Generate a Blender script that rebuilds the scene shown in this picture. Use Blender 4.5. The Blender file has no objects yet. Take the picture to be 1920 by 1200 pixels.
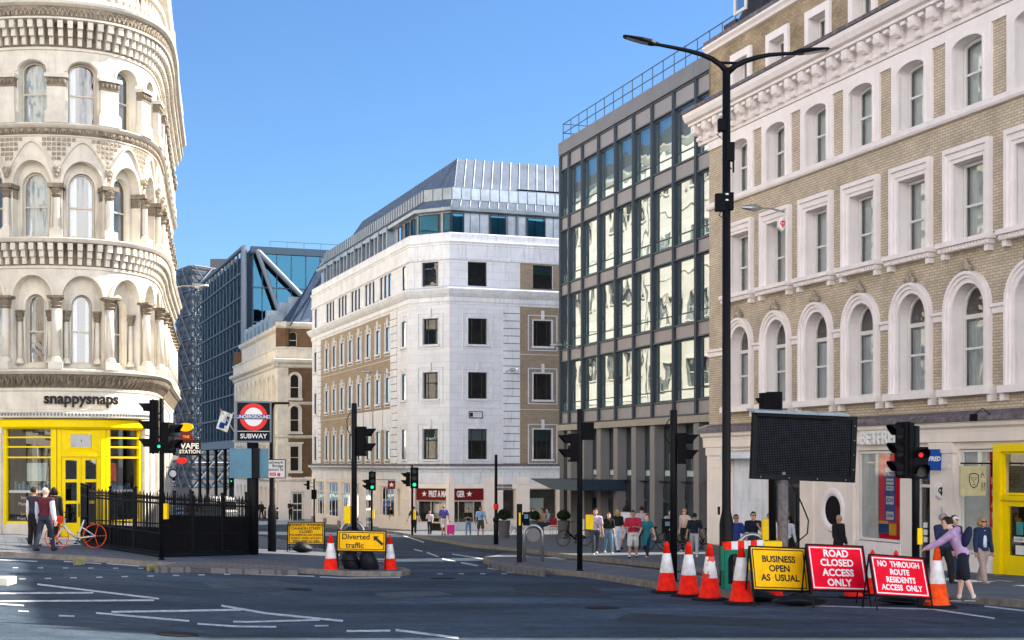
FILL_CLOUD, EXPO = 33, 1.52
import bpy, math, random
from mathutils import Vector, Matrix
R = random.Random(7)
FPX, YH, CZ = 2700.0, 868.0, 1.75     # focal length in photo pixels, eye level row, eye height
rad = math.radians
col = bpy.context.scene.collection
# ------------------------------------------------------------------ terrain
def gfun(x, y):
    p = .03007*min(y, 58) + .0259*max(0, min(y, 116)-58) + .0181*max(0, min(y, 400)-116)
    fade = 1 if y < 50 else max(0, 1-(y-50)/46)
    return -p + .06*max(0, min(14, -x-4))*fade
CELL = 4.0
def gz(x, y):
    i, j = math.floor(x/CELL), math.floor(y/CELL)
    a, b = x/CELL-i, y/CELL-j
    g = lambda m, n: gfun((i+m)*CELL, (j+n)*CELL)
    if a >= b: return g(0,0)+(g(1,0)-g(0,0))*a+(g(1,1)-g(1,0))*b
    return g(0,0)+(g(1,1)-g(0,1))*a+(g(0,1)-g(0,0))*b
def G(px, py, h=0.0):
    """where the sight line of a photo point meets the ground (raised by h)"""
    kx, kz = (px-960)/FPX, (YH-py)/FPX
    fn = lambda y: CZ+kz*y-gz(kx*y, y)-h
    a = 3.0
    while a < 420 and fn(a+1) > 0: a += 1
    lo, hi = a, a+1
    for _ in range(30):
        m = (lo+hi)/2
        if fn(m) > 0: lo = m
        else: hi = m
    return Vector((kx*lo, lo, gz(kx*lo, lo)+h))
def X(px, y): return (px-960)/FPX*y
def Z(py, y): return CZ+(YH-py)/FPX*y
# ------------------------------------------------------------------ materials
def nm(name):
    m = bpy.data.materials.new(name); m.use_nodes = True
    nt = m.node_tree; b = nt.nodes['Principled BSDF']
    return m, nt, b
def N(nt, t, **k):
    n = nt.nodes.new(t)
    for a, v in k.items():
        if a in n.inputs.keys(): n.inputs[a].default_value = v
        else: setattr(n, a, v)
    return n
def rgba(c): return (c[0], c[1], c[2], 1)
def mat(name, c, rough=.6, metal=0., var=.12, scale=6., bump=.0, bscale=40., spec=.2, emit=None, es=1., streak=0.):
    m, nt, b = nm(name)
    b.inputs['Roughness'].default_value = rough; b.inputs['Metallic'].default_value = metal
    b.inputs['Specular IOR Level'].default_value = spec
    tc = N(nt, 'ShaderNodeTexCoord')
    if var > 0:
        no = N(nt, 'ShaderNodeTexNoise', Scale=scale, Detail=6.0, Roughness=.65)
        nt.links.new(tc.outputs['Object'], no.inputs['Vector'])
        rp = N(nt, 'ShaderNodeMapRange'); rp.inputs['From Min'].default_value = .3; rp.inputs['From Max'].default_value = .7
        rp.inputs['To Min'].default_value = 1-var*1.5; rp.inputs['To Max'].default_value = 1+var
        nt.links.new(no.outputs['Fac'], rp.inputs['Value'])
        last = rp.outputs['Result']
        if streak > 0:
            mp = N(nt, 'ShaderNodeMapping'); mp.inputs['Scale'].default_value = (3, 3, .35)
            nt.links.new(tc.outputs['Object'], mp.inputs['Vector'])
            n2 = N(nt, 'ShaderNodeTexNoise', Scale=2.2, Detail=5.0, Roughness=.7)
            nt.links.new(mp.outputs['Vector'], n2.inputs['Vector'])
            r2 = N(nt, 'ShaderNodeMapRange'); r2.inputs['From Min'].default_value = .52; r2.inputs['From Max'].default_value = .75
            r2.inputs['To Min'].default_value = 1; r2.inputs['To Max'].default_value = 1-streak
            nt.links.new(n2.outputs['Fac'], r2.inputs['Value'])
            mu = N(nt, 'ShaderNodeMath', operation='MULTIPLY')
            nt.links.new(last, mu.inputs[0]); nt.links.new(r2.outputs['Result'], mu.inputs[1]); last = mu.outputs[0]
        mx = N(nt, 'ShaderNodeVectorMath', operation='SCALE'); mx.inputs[0].default_value = c
        nt.links.new(last, mx.inputs['Scale']); nt.links.new(mx.outputs[0], b.inputs['Base Color'])
    else: b.inputs['Base Color'].default_value = rgba(c)
    if bump > 0:
        n3 = N(nt, 'ShaderNodeTexNoise', Scale=bscale, Detail=4.0)
        nt.links.new(tc.outputs['Object'], n3.inputs['Vector'])
        bp = N(nt, 'ShaderNodeBump', Strength=bump, Distance=.02)
        nt.links.new(n3.outputs['Fac'], bp.inputs['Height']); nt.links.new(bp.outputs['Normal'], b.inputs['Normal'])
    if emit:
        b.inputs['Emission Color'].default_value = rgba(emit); b.inputs['Emission Strength'].default_value = es
    return m
def brickmat(name, c1, c2, mortar, var=.25, bw=.225, rh=.075, ms=.012):
    m, nt, b = nm(name); b.inputs['Roughness'].default_value = .85; b.inputs['Specular IOR Level'].default_value = .2
    uv = N(nt, 'ShaderNodeUVMap'); br = N(nt, 'ShaderNodeTexBrick')
    br.inputs['Scale'].default_value = 1; br.inputs['Brick Width'].default_value = bw; br.inputs['Row Height'].default_value = rh
    br.inputs['Mortar Size'].default_value = ms; br.inputs['Mortar Smooth'].default_value = .1; br.inputs['Bias'].default_value = -.1
    br.inputs['Color1'].default_value = rgba(c1); br.inputs['Color2'].default_value = rgba(c2); br.inputs['Mortar'].default_value = rgba(mortar)
    nt.links.new(uv.outputs[0], br.inputs['Vector'])
    no = N(nt, 'ShaderNodeTexNoise', Scale=.9, Detail=7.0, Roughness=.7); nt.links.new(uv.outputs[0], no.inputs['Vector'])
    rp = N(nt, 'ShaderNodeMapRange'); rp.inputs['From Min'].default_value = .3; rp.inputs['From Max'].default_value = .7
    rp.inputs['To Min'].default_value = 1-var; rp.inputs['To Max'].default_value = 1+var*.7
    nt.links.new(no.outputs['Fac'], rp.inputs['Value'])
    mx = N(nt, 'ShaderNodeVectorMath', operation='SCALE'); nt.links.new(br.outputs['Color'], mx.inputs[0])
    nt.links.new(rp.outputs['Result'], mx.inputs['Scale']); nt.links.new(mx.outputs[0], b.inputs['Base Color'])
    bp = N(nt, 'ShaderNodeBump', Strength=.5, Distance=.012); bp.invert = True
    nt.links.new(br.outputs['Fac'], bp.inputs['Height']); nt.links.new(bp.outputs['Normal'], b.inputs['Normal'])
    return m
def glassmat(name, tint=(.8,.88,.9), base=.1, wave=0., wscale=.5, rough=.015, refl=(1,1,1)):
    """thin window glass: see-through tint plus a mirror part that grows at grazing angles"""
    m = bpy.data.materials.new(name); m.use_nodes = True; nt = m.node_tree; nt.nodes.clear()
    o = N(nt, 'ShaderNodeOutputMaterial'); mi = N(nt, 'ShaderNodeMixShader')
    t = N(nt, 'ShaderNodeBsdfTransparent', Color=rgba(tint)); g = N(nt, 'ShaderNodeBsdfGlossy', Roughness=rough, Color=rgba(refl))
    fr = N(nt, 'ShaderNodeFresnel', IOR=1.5)
    ad = N(nt, 'ShaderNodeMath', operation='MULTIPLY_ADD'); ad.inputs[1].default_value = 1-base; ad.inputs[2].default_value = base
    nt.links.new(fr.outputs[0], ad.inputs[0]); nt.links.new(ad.outputs[0], mi.inputs[0])
    nt.links.new(t.outputs[0], mi.inputs[1]); nt.links.new(g.outputs[0], mi.inputs[2]); nt.links.new(mi.outputs[0], o.inputs[0])
    if wave > 0:
        tc = N(nt, 'ShaderNodeTexCoord'); no = N(nt, 'ShaderNodeTexNoise', Scale=wscale, Detail=1.5)
        nt.links.new(tc.outputs['Object'], no.inputs['Vector'])
        bp = N(nt, 'ShaderNodeBump', Strength=1.0, Distance=wave)
        nt.links.new(no.outputs['Fac'], bp.inputs['Height']); nt.links.new(bp.outputs['Normal'], g.inputs['Normal'])
    return m
M = {}
# ------------------------------------------------------------------ mesh collecting
class MB:
    def __init__(s): s.v=[]; s.f=[]; s.uv=[]; s.m=[]
    def poly(s, pts, uv=None, m=0):
        i = len(s.v); s.v += [tuple(p) for p in pts]; s.f.append(tuple(range(i, i+len(pts))))
        s.uv.append(uv if uv else [(p[0], p[2]) for p in pts]); s.m.append(m)
    def box(s, x0, x1, y0, y1, z0, z1, T=None, m=0, bev=0):
        P = [Vector((x,y,z)) for z in (z0,z1) for y in (y0,y1) for x in (x0,x1)]
        if T is not None: P = [T@p for p in P]
        for q in ((0,2,3,1),(4,5,7,6),(0,1,5,4),(2,6,7,3),(0,4,6,2),(1,3,7,5)):
            s.poly([P[k] for k in q], [(0,0),(1,0),(1,1),(0,1)], m)
    def fbox(s, F, u0, u1, v0, v1, w0, w1, m=0, back=False):
        us = F.seg(u0, u1)
        for a, b in zip(us, us[1:]):
            s.poly([F.P(a,v0,w1),F.P(b,v0,w1),F.P(b,v1,w1),F.P(a,v1,w1)], [(a,v0),(b,v0),(b,v1),(a,v1)], m)
            s.poly([F.P(a,v1,w1),F.P(b,v1,w1),F.P(b,v1,w0),F.P(a,v1,w0)], [(a,w1),(b,w1),(b,w0),(a,w0)], m)
            s.poly([F.P(a,v0,w0),F.P(b,v0,w0),F.P(b,v0,w1),F.P(a,v0,w1)], [(a,w0),(b,w0),(b,w1),(a,w1)], m)
            if back: s.poly([F.P(b,v0,w0),F.P(a,v0,w0),F.P(a,v1,w0),F.P(b,v1,w0)], [(b,v0),(a,v0),(a,v1),(b,v1)], m)
        for u in (u0, u1):
            s.poly([F.P(u,v0,w0),F.P(u,v0,w1),F.P(u,v1,w1),F.P(u,v1,w0)], [(w0,v0),(w1,v0),(w1,v1),(w0,v1)], m)
    def sweep(s, F, u0, u1, prof, m=0, caps=True):
        """profile of (w, v) swept along the facade: cornices, string courses"""
        us = F.seg(u0, u1)
        for a, b in zip(us, us[1:]):
            L = 0
            for (w0,v0),(w1,v1) in zip(prof, prof[1:]):
                d = math.hypot(w1-w0, v1-v0)
                s.poly([F.P(a,v0,w0),F.P(b,v0,w0),F.P(b,v1,w1),F.P(a,v1,w1)], [(a,L),(b,L),(b,L+d),(a,L+d)], m); L += d
        if caps:
            for u in (u0, u1): s.poly([F.P(u,v,w) for w, v in prof], [(w,v) for w, v in prof], m)
    def tube(s, pts, r, n=8, m=0, caps=True, ell=None):
        pts = [Vector(p) for p in pts]
        rs = r if isinstance(r, (list, tuple)) else [r]*len(pts)
        rings = []; prev = None
        for i, p in enumerate(pts):
            d = (pts[min(i+1,len(pts)-1)]-pts[max(i-1,0)])
            if d.length < 1e-9: d = Vector((0,0,1))
            d.normalize()
            if prev is None:
                a = Vector((1,0,0)) if abs(d.x) < .9 else Vector((0,1,0))
            else: a = prev
            a = (a-d*a.dot(d)).normalized(); b = d.cross(a); prev = a
            rr = rs[i]; ra, rb = rr if isinstance(rr, tuple) else (rr, rr)
            rings.append([p+a*(ra*math.cos(2*math.pi*k/n))+b*(rb*math.sin(2*math.pi*k/n)) for k in range(n)])
        i0 = len(s.v)
        for rg in rings: s.v += [tuple(p) for p in rg]
        for j in range(len(rings)-1):
            for k in range(n):
                a, b = i0+j*n+k, i0+j*n+(k+1)%n
                s.f.append((a, b, b+n, a+n)); s.uv.append([(k/n,j),((k+1)/n,j),((k+1)/n,j+1),(k/n,j+1)]); s.m.append(m)
        if caps:
            s.f.append(tuple(i0+k for k in reversed(range(n)))); s.uv.append([(0,0)]*n); s.m.append(m)
            e = i0+(len(rings)-1)*n
            s.f.append(tuple(e+k for k in range(n))); s.uv.append([(0,0)]*n); s.m.append(m)
    def lathe(s, prof, c=(0,0,0), n=16, m=0, T=None, sx=1, sy=1, caps=True):
        c = Vector(c); i0 = len(s.v)
        for r, z in prof:
            for k in range(n):
                p = Vector((r*math.cos(2*math.pi*k/n)*sx, r*math.sin(2*math.pi*k/n)*sy, z))
                if T is not None: p = T@p
                s.v.append(tuple(c+p))
        for j in range(len(prof)-1):
            for k in range(n):
                a, b = i0+j*n+k, i0+j*n+(k+1)%n
                s.f.append((a, b, b+n, a+n)); s.uv.append([(k/n,j),((k+1)/n,j),((k+1)/n,j+1),(k/n,j+1)]); s.m.append(m)
        for e, rv in ((0, True), (len(prof)-1, False)):
            if caps and prof[e][0] > 1e-4:
                idx = [i0+e*n+k for k in range(n)]
                s.f.append(tuple(reversed(idx)) if rv else tuple(idx)); s.uv.append([(0,0)]*n); s.m.append(m)
    def sphere(s, c, r, n=12, m=0, sc=(1,1,1), T=None):
        pr = [(max(1e-4, r*math.sin(math.pi*j/(n//2+2))) if 0 < j < n//2+2 else 1e-4, -r*math.cos(math.pi*j/(n//2+2))*sc[2]) for j in range(n//2+3)]
        s.lathe(pr, c, n, m, T, sc[0], sc[1])
    def mark(s):
        if not hasattr(s, 'mk'): s.mk = []
        s.mk.append((len(s.v), len(s.f)))
    def each(s, name, mats, parent=None, smooth=False):
        """one object for every marked piece"""
        out = []
        for i, (v0, f0) in enumerate(s.mk):
            v1, f1 = s.mk[i+1] if i+1 < len(s.mk) else (len(s.v), len(s.f))
            if f1 <= f0: continue
            q = MB(); q.v = s.v[v0:v1]; q.f = [tuple(k-v0 for k in f) for f in s.f[f0:f1]]; q.uv = s.uv[f0:f1]; q.m = s.m[f0:f1]
            out.append(q.build(name, mats, parent, smooth))
        return out
    def build(s, name, mats, parent=None, smooth=False, bevel=0, loc=None):
        me = bpy.data.meshes.new(name); me.from_pydata(s.v, [], s.f)
        ul = me.uv_layers.new(name='UVMap')
        flat = [c for fu in s.uv for p in fu for c in p]
        ul.data.foreach_set('uv', flat)
        if not isinstance(mats, (list, tuple)): mats = [mats]
        for mm in mats: me.materials.append(mm)
        me.polygons.foreach_set('material_index', s.m)
        if smooth: me.polygons.foreach_set('use_smooth', [True]*len(s.f))
        me.update()
        o = bpy.data.objects.new(name, me); col.objects.link(o)
        if parent is not None: o.parent = parent
        if bevel:
            b = o.modifiers.new('bevel', 'BEVEL'); b.width = bevel; b.segments = 2; b.limit_method = 'ANGLE'
        return o
class Fr:
    """flat facade: u runs from P0 to P1, v is height, w stands out towards the camera side"""
    def __init__(s, P0, P1, face=(0,0)):
        s.o = Vector((P0[0],P0[1])); t = Vector((P1[0]-P0[0], P1[1]-P0[1])); s.L = t.length; s.t = t.normalized()
        s.n = Vector((-s.t.y, s.t.x))
        if s.n.dot(Vector(face)-s.o) < 0: s.n = -s.n
        s.curve = False
    def P(s, u, v, w=0):
        p = s.o+s.t*u+s.n*w; return Vector((p.x, p.y, v))
    def seg(s, a, b): return [a, b]
    def N(s, u): return s.n
class Cv:
    def __init__(s, pts, zero, step=.22):
        P = []
        n = len(pts)
        for i in range(n-1):
            p0, p1, p2, p3 = [Vector(pts[max(0,min(n-1,k))]) for k in (i-1,i,i+1,i+2)]
            for k in range(16):
                t = k/16
                P.append(.5*((2*p1)+(p2-p0)*t+(2*p0-5*p1+4*p2-p3)*t*t+(3*p1-p0-3*p2+p3)*t**3))
        P.append(Vector(pts[-1])); s.p = P; s.s = [0]
        for a, b in zip(P, P[1:]): s.s.append(s.s[-1]+(b-a).length)
        k = min(range(len(P)), key=lambda i: (P[i]-Vector(zero)).length); z = s.s[k]
        s.s = [q-z for q in s.s]; s.step = step; s.u0, s.u1 = s.s[0], s.s[-1]
        s.nn = []
        for i in range(len(P)):
            t = (P[min(i+1,len(P)-1)]-P[max(i-1,0)]).normalized(); s.nn.append(Vector((t.y, -t.x)))
    def at(s, u):
        u = max(s.u0, min(s.u1, u)); lo, hi = 0, len(s.s)-1
        while hi-lo > 1:
            m = (lo+hi)//2
            if s.s[m] <= u: lo = m
            else: hi = m
        f = (u-s.s[lo])/(s.s[hi]-s.s[lo])
        return s.p[lo].lerp(s.p[hi], f), s.nn[lo].lerp(s.nn[hi], f).normalized()
    def P(s, u, v, w=0):
        p, n = s.at(u); return Vector((p.x+n.x*w, p.y+n.y*w, v))
    def N(s, u): return s.at(u)[1]
    def seg(s, a, b):
        k = max(1, math.ceil(abs(b-a)/s.step)); return [a+(b-a)*i/k for i in range(k+1)]
class TF:
    """local plane given by a matrix: u = x, v = z, w = -y"""
    def __init__(s, T): s.T = T
    def P(s, u, v, w=0): return s.T@Vector((u, -w, v))
    def seg(s, a, b): return [a, b]
# ------------------------------------------------------------------ naming
def tag(o, label=None, cat=None, group=None, kind=None):
    if label: o['label'] = label
    if cat: o['category'] = cat
    if group: o['group'] = group
    if kind: o['kind'] = kind
    return o
def empty(name, loc=(0,0,0), rz=0, label=None, cat=None, group=None):
    o = bpy.data.objects.new(name, None); col.objects.link(o); o.location = loc; o.rotation_euler = (0,0,rz)
    o.empty_display_size = .2
    return tag(o, label, cat, group)
def kids(o): return [c for c in ALLC.get(o.name, [])]
ALLC = {}
def copy_tree(o, parent=None):
    c = o.copy(); col.objects.link(c); c.parent = parent
    for ch in list(o.children): copy_tree(ch, c)
    return c
# ------------------------------------------------------------------ openings
class Op:
    def __init__(s, a, b, c, d, rise=0): s.a,s.b,s.c,s.d,s.rise = a,b,c,d,rise
    def top(s, u):
        if s.rise <= 0: return s.d
        h = (s.b-s.a)/2; t = (u-(s.a+s.b)/2)/h
        return s.d+s.rise*math.sqrt(max(0, 1-t*t))
    def grow(s, t, bot=0, r=None):
        return Op(s.a-t, s.b+t, s.c-bot, s.d+(t if s.rise <= 0 else 0), (s.rise+t if s.rise > 0 else 0))
    def outline(s, n=14):
        if s.rise <= 0: return [(s.b,s.c),(s.b,s.d),(s.a,s.d),(s.a,s.c)]
        h = (s.b-s.a)/2; m = (s.a+s.b)/2
        return [(s.b,s.c)]+[(m+h*math.cos(math.pi*k/n), s.d+s.rise*math.sin(math.pi*k/n)) for k in range(n+1)]+[(s.a,s.c)]
def wall(mb, F, u0, u1, v0, v1, ops, m=0, w=0):
    br = {u0, u1}
    for u in F.seg(u0, u1): br.add(u)
    for o in ops:
        br |= {o.a, o.b}
        if o.rise > 0:
            for k in range(1, 12): br.add((o.a+o.b)/2-(o.b-o.a)/2*math.cos(math.pi*k/12))
    us = sorted(u for u in br if u0-1e-6 <= u <= u1+1e-6)
    us = [u for i, u in enumerate(us) if i == 0 or u-us[i-1] > 1e-4]
    for a, b in zip(us, us[1:]):
        mid = (a+b)/2; cov = sorted([o for o in ops if o.a < mid < o.b and o.c < v1 and o.d > v0], key=lambda o: o.c)
        la, lb = v0, v0
        for o in cov+[None]:
            ta, tb = (o.c, o.c) if o else (v1, v1)
            if ta-la > 1e-4 or tb-lb > 1e-4:
                mb.poly([F.P(a,la,w),F.P(b,lb,w),F.P(b,tb,w),F.P(a,ta,w)], [(a,la),(b,lb),(b,tb),(a,ta)], m)
            if o: la, lb = o.top(a), o.top(b)
def reveal(mb, F, o, depth, m=0, w=0):
    pts = o.outline(); pts = pts+[pts[0]]
    for (a,c),(b,d) in zip(pts, pts[1:]):
        us = [0, 1]
        if c == d and abs(b-a) > .3: us = [k/4 for k in range(5)]
        for t0, t1 in zip(us, us[1:]):
            p = (a+(b-a)*t0, c+(d-c)*t0); q = (a+(b-a)*t1, c+(d-c)*t1)
            mb.poly([F.P(*p,w),F.P(*q,w),F.P(*q,w-depth),F.P(*p,w-depth)], [(p[0],p[1]),(q[0],q[1]),(q[0]+depth,q[1]),(p[0]+depth,p[1])], m)
def ring(mb, F, inner, outer, w0, w1, m=0, closed=False):
    """moulding between two outlines"""
    A, B = inner.outline(), outer.outline()
    if closed: A, B = A+[A[0]], B+[B[0]]
    for i in range(len(A)-1):
        a, b, c, d = A[i], A[i+1], B[i+1], B[i]
        k = max(1, round(abs(a[0]-b[0])/.3)) if F.__class__ is Cv else 1
        for t in range(k):
            L = lambda p, q, t: (p[0]+(q[0]-p[0])*t, p[1]+(q[1]-p[1])*t)
            a_, b_, c_, d_ = L(a,b,t/k), L(a,b,(t+1)/k), L(d,c,(t+1)/k), L(d,c,t/k)
            mb.poly([F.P(*q,w1) for q in (a_,b_,c_,d_)], [a_,b_,c_,d_], m)
            mb.poly([F.P(*c_,w1),F.P(*c_,w0),F.P(*d_,w0),F.P(*d_,w1)], [c_,c_,d_,d_], m)
            mb.poly([F.P(*a_,w1),F.P(*a_,w0),F.P(*b_,w0),F.P(*b_,w1)], [a_,a_,b_,b_], m)
    if not closed:
        for a, b in ((A[0],B[0]),(A[-1],B[-1])):
            mb.poly([F.P(*a,w0),F.P(*b,w0),F.P(*b,w1),F.P(*a,w1)], [a,b,b,a], m)
def panefill(mb, F, o, w, m=0):
    pts = o.outline()
    if F.__class__ is Cv or o.rise > 0:
        us = sorted({p[0] for p in pts}|set(F.seg(o.a, o.b)))
        for a, b in zip(us, us[1:]):
            if b-a > 1e-5: mb.poly([F.P(a,o.c,w),F.P(b,o.c,w),F.P(b,o.top(b),w),F.P(a,o.top(a),w)], [(a,o.c),(b,o.c),(b,o.top(b)),(a,o.top(a))], m)
    else: mb.poly([F.P(*p,w) for p in pts], pts, m)
def window(F, o, depth, parent, fmat, gmat, fw=.07, rails=(), mulls=(), curtain=None, cmat=None, name='window', w=0, label=None):
    """frame with rails and mullions as the window, its glass (and blind) below it"""
    fb = MB(); inn = Op(o.a+fw, o.b-fw, o.c+fw, o.d-(0 if o.rise > 0 else fw), max(0, o.rise-fw) if o.rise > 0 else 0)
    ring(fb, F, inn, o, w-depth, w-depth+.06, closed=True)
    for r_ in rails:
        z, t = r_ if isinstance(r_, tuple) else (r_, .05)
        fb.fbox(F, o.a+fw, o.b-fw, z-t/2, z+t/2, w-depth, w-depth+.045)
    for u in mulls: fb.fbox(F, u-.02, u+.02, o.c+fw, inn.top(u)-.005, w-depth, w-depth+.04)
    f = fb.build(name, fmat, parent)
    pb = MB(); panefill(pb, F, inn, w-depth+.012); pb.build('pane', gmat, f)
    if curtain:
        cb = MB()
        for (a, b, c, d) in curtain:
            A = o.a+(o.b-o.a)*a; B = o.a+(o.b-o.a)*b; top = o.d+o.rise; C = o.c+(top-o.c)*c; D = o.c+(top-o.c)*d
            n = max(1, round((B-A)/.08)) if cmat is M.get('curtain') else 1
            for k in range(n):
                u, v_ = A+(B-A)*k/n, A+(B-A)*(k+1)/n; q = w-depth-.10-(.03 if k % 2 else 0); q2 = w-depth-.10-(0 if k % 2 else .03)
                if n == 1: q = q2
                cb.poly([F.P(u,C,q),F.P(v_,C,q2),F.P(v_,D,q2),F.P(u,D,q)], [(u,C),(v_,C),(v_,D),(u,D)])
        cb.build('blind' if cmat is not M.get('curtain') else 'curtain', cmat, f)
    if label: f['label'] = label
    return f
# ------------------------------------------------------------------ lettering
def text(F, s, u, v, size, m, parent, w=.01, depth=.012, align='CENTER', bold=0., name='lettering', sx=1., shear=0., face=None, back=False, space=1.):
    cu = bpy.data.curves.new('t', 'FONT'); cu.body = s; cu.size = size; cu.align_x = align; cu.align_y = 'CENTER'
    cu.offset = bold*size; cu.shear = shear; cu.resolution_u = 3; cu.space_character = space; cu.extrude = 0
    o = bpy.data.objects.new('t', cu); col.objects.link(o)
    dg = bpy.context.evaluated_depsgraph_get(); me = bpy.data.meshes.new_from_object(o.evaluated_get(dg))
    bpy.data.objects.remove(o); bpy.data.curves.remove(cu)
    mb = MB(); V = [vv.co.copy() for vv in me.vertices]
    edges = {}
    for p in me.polygons:
        vs = list(p.vertices); q = [V[i] for i in vs]
        mb.poly([F.P(u+(c.x*sx)*(-1 if back else 1), v+c.y, w+depth) for c in q])
        for a, b in zip(vs, vs[1:]+vs[:1]):
            k = (min(a,b), max(a,b)); edges[k] = edges.get(k, 0)+1
    for (a, b), c in edges.items():
        if c == 1:
            A, B = V[a], V[b]
            mb.poly([F.P(u+A.x*sx,v+A.y,w),F.P(u+B.x*sx,v+B.y,w),F.P(u+B.x*sx,v+B.y,w+depth),F.P(u+A.x*sx,v+A.y,w+depth)])
    bpy.data.meshes.remove(me)
    return mb.build(name, m, parent)
def star(mb, F, u, v, r, w, m=0):
    pts = [(u+(r if k % 2 == 0 else r*.42)*math.sin(math.pi*k/5), v+(r if k % 2 == 0 else r*.42)*math.cos(math.pi*k/5)) for k in range(10)]
    for k in range(10):
        a, b = pts[k], pts[(k+1)%10]; mb.poly([F.P(u,v,w),F.P(*a,w),F.P(*b,w)], m=m)
def disc(mb, F, u, v, r0, r1, w, n=32, m=0, a0=0, a1=2*math.pi):
    for k in range(n):
        a, b = a0+(a1-a0)*k/n, a0+(a1-a0)*(k+1)/n
        q = [(u+r1*math.cos(a),v+r1*math.sin(a)),(u+r1*math.cos(b),v+r1*math.sin(b))]
        if r0 <= 0: mb.poly([F.P(u,v,w)]+[F.P(*p,w) for p in q], m=m)
        else: mb.poly([F.P(*p,w) for p in q]+[F.P(u+r0*math.cos(b),v+r0*math.sin(b),w),F.P(u+r0*math.cos(a),v+r0*math.sin(a),w)], m=m)
import bmesh
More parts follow.
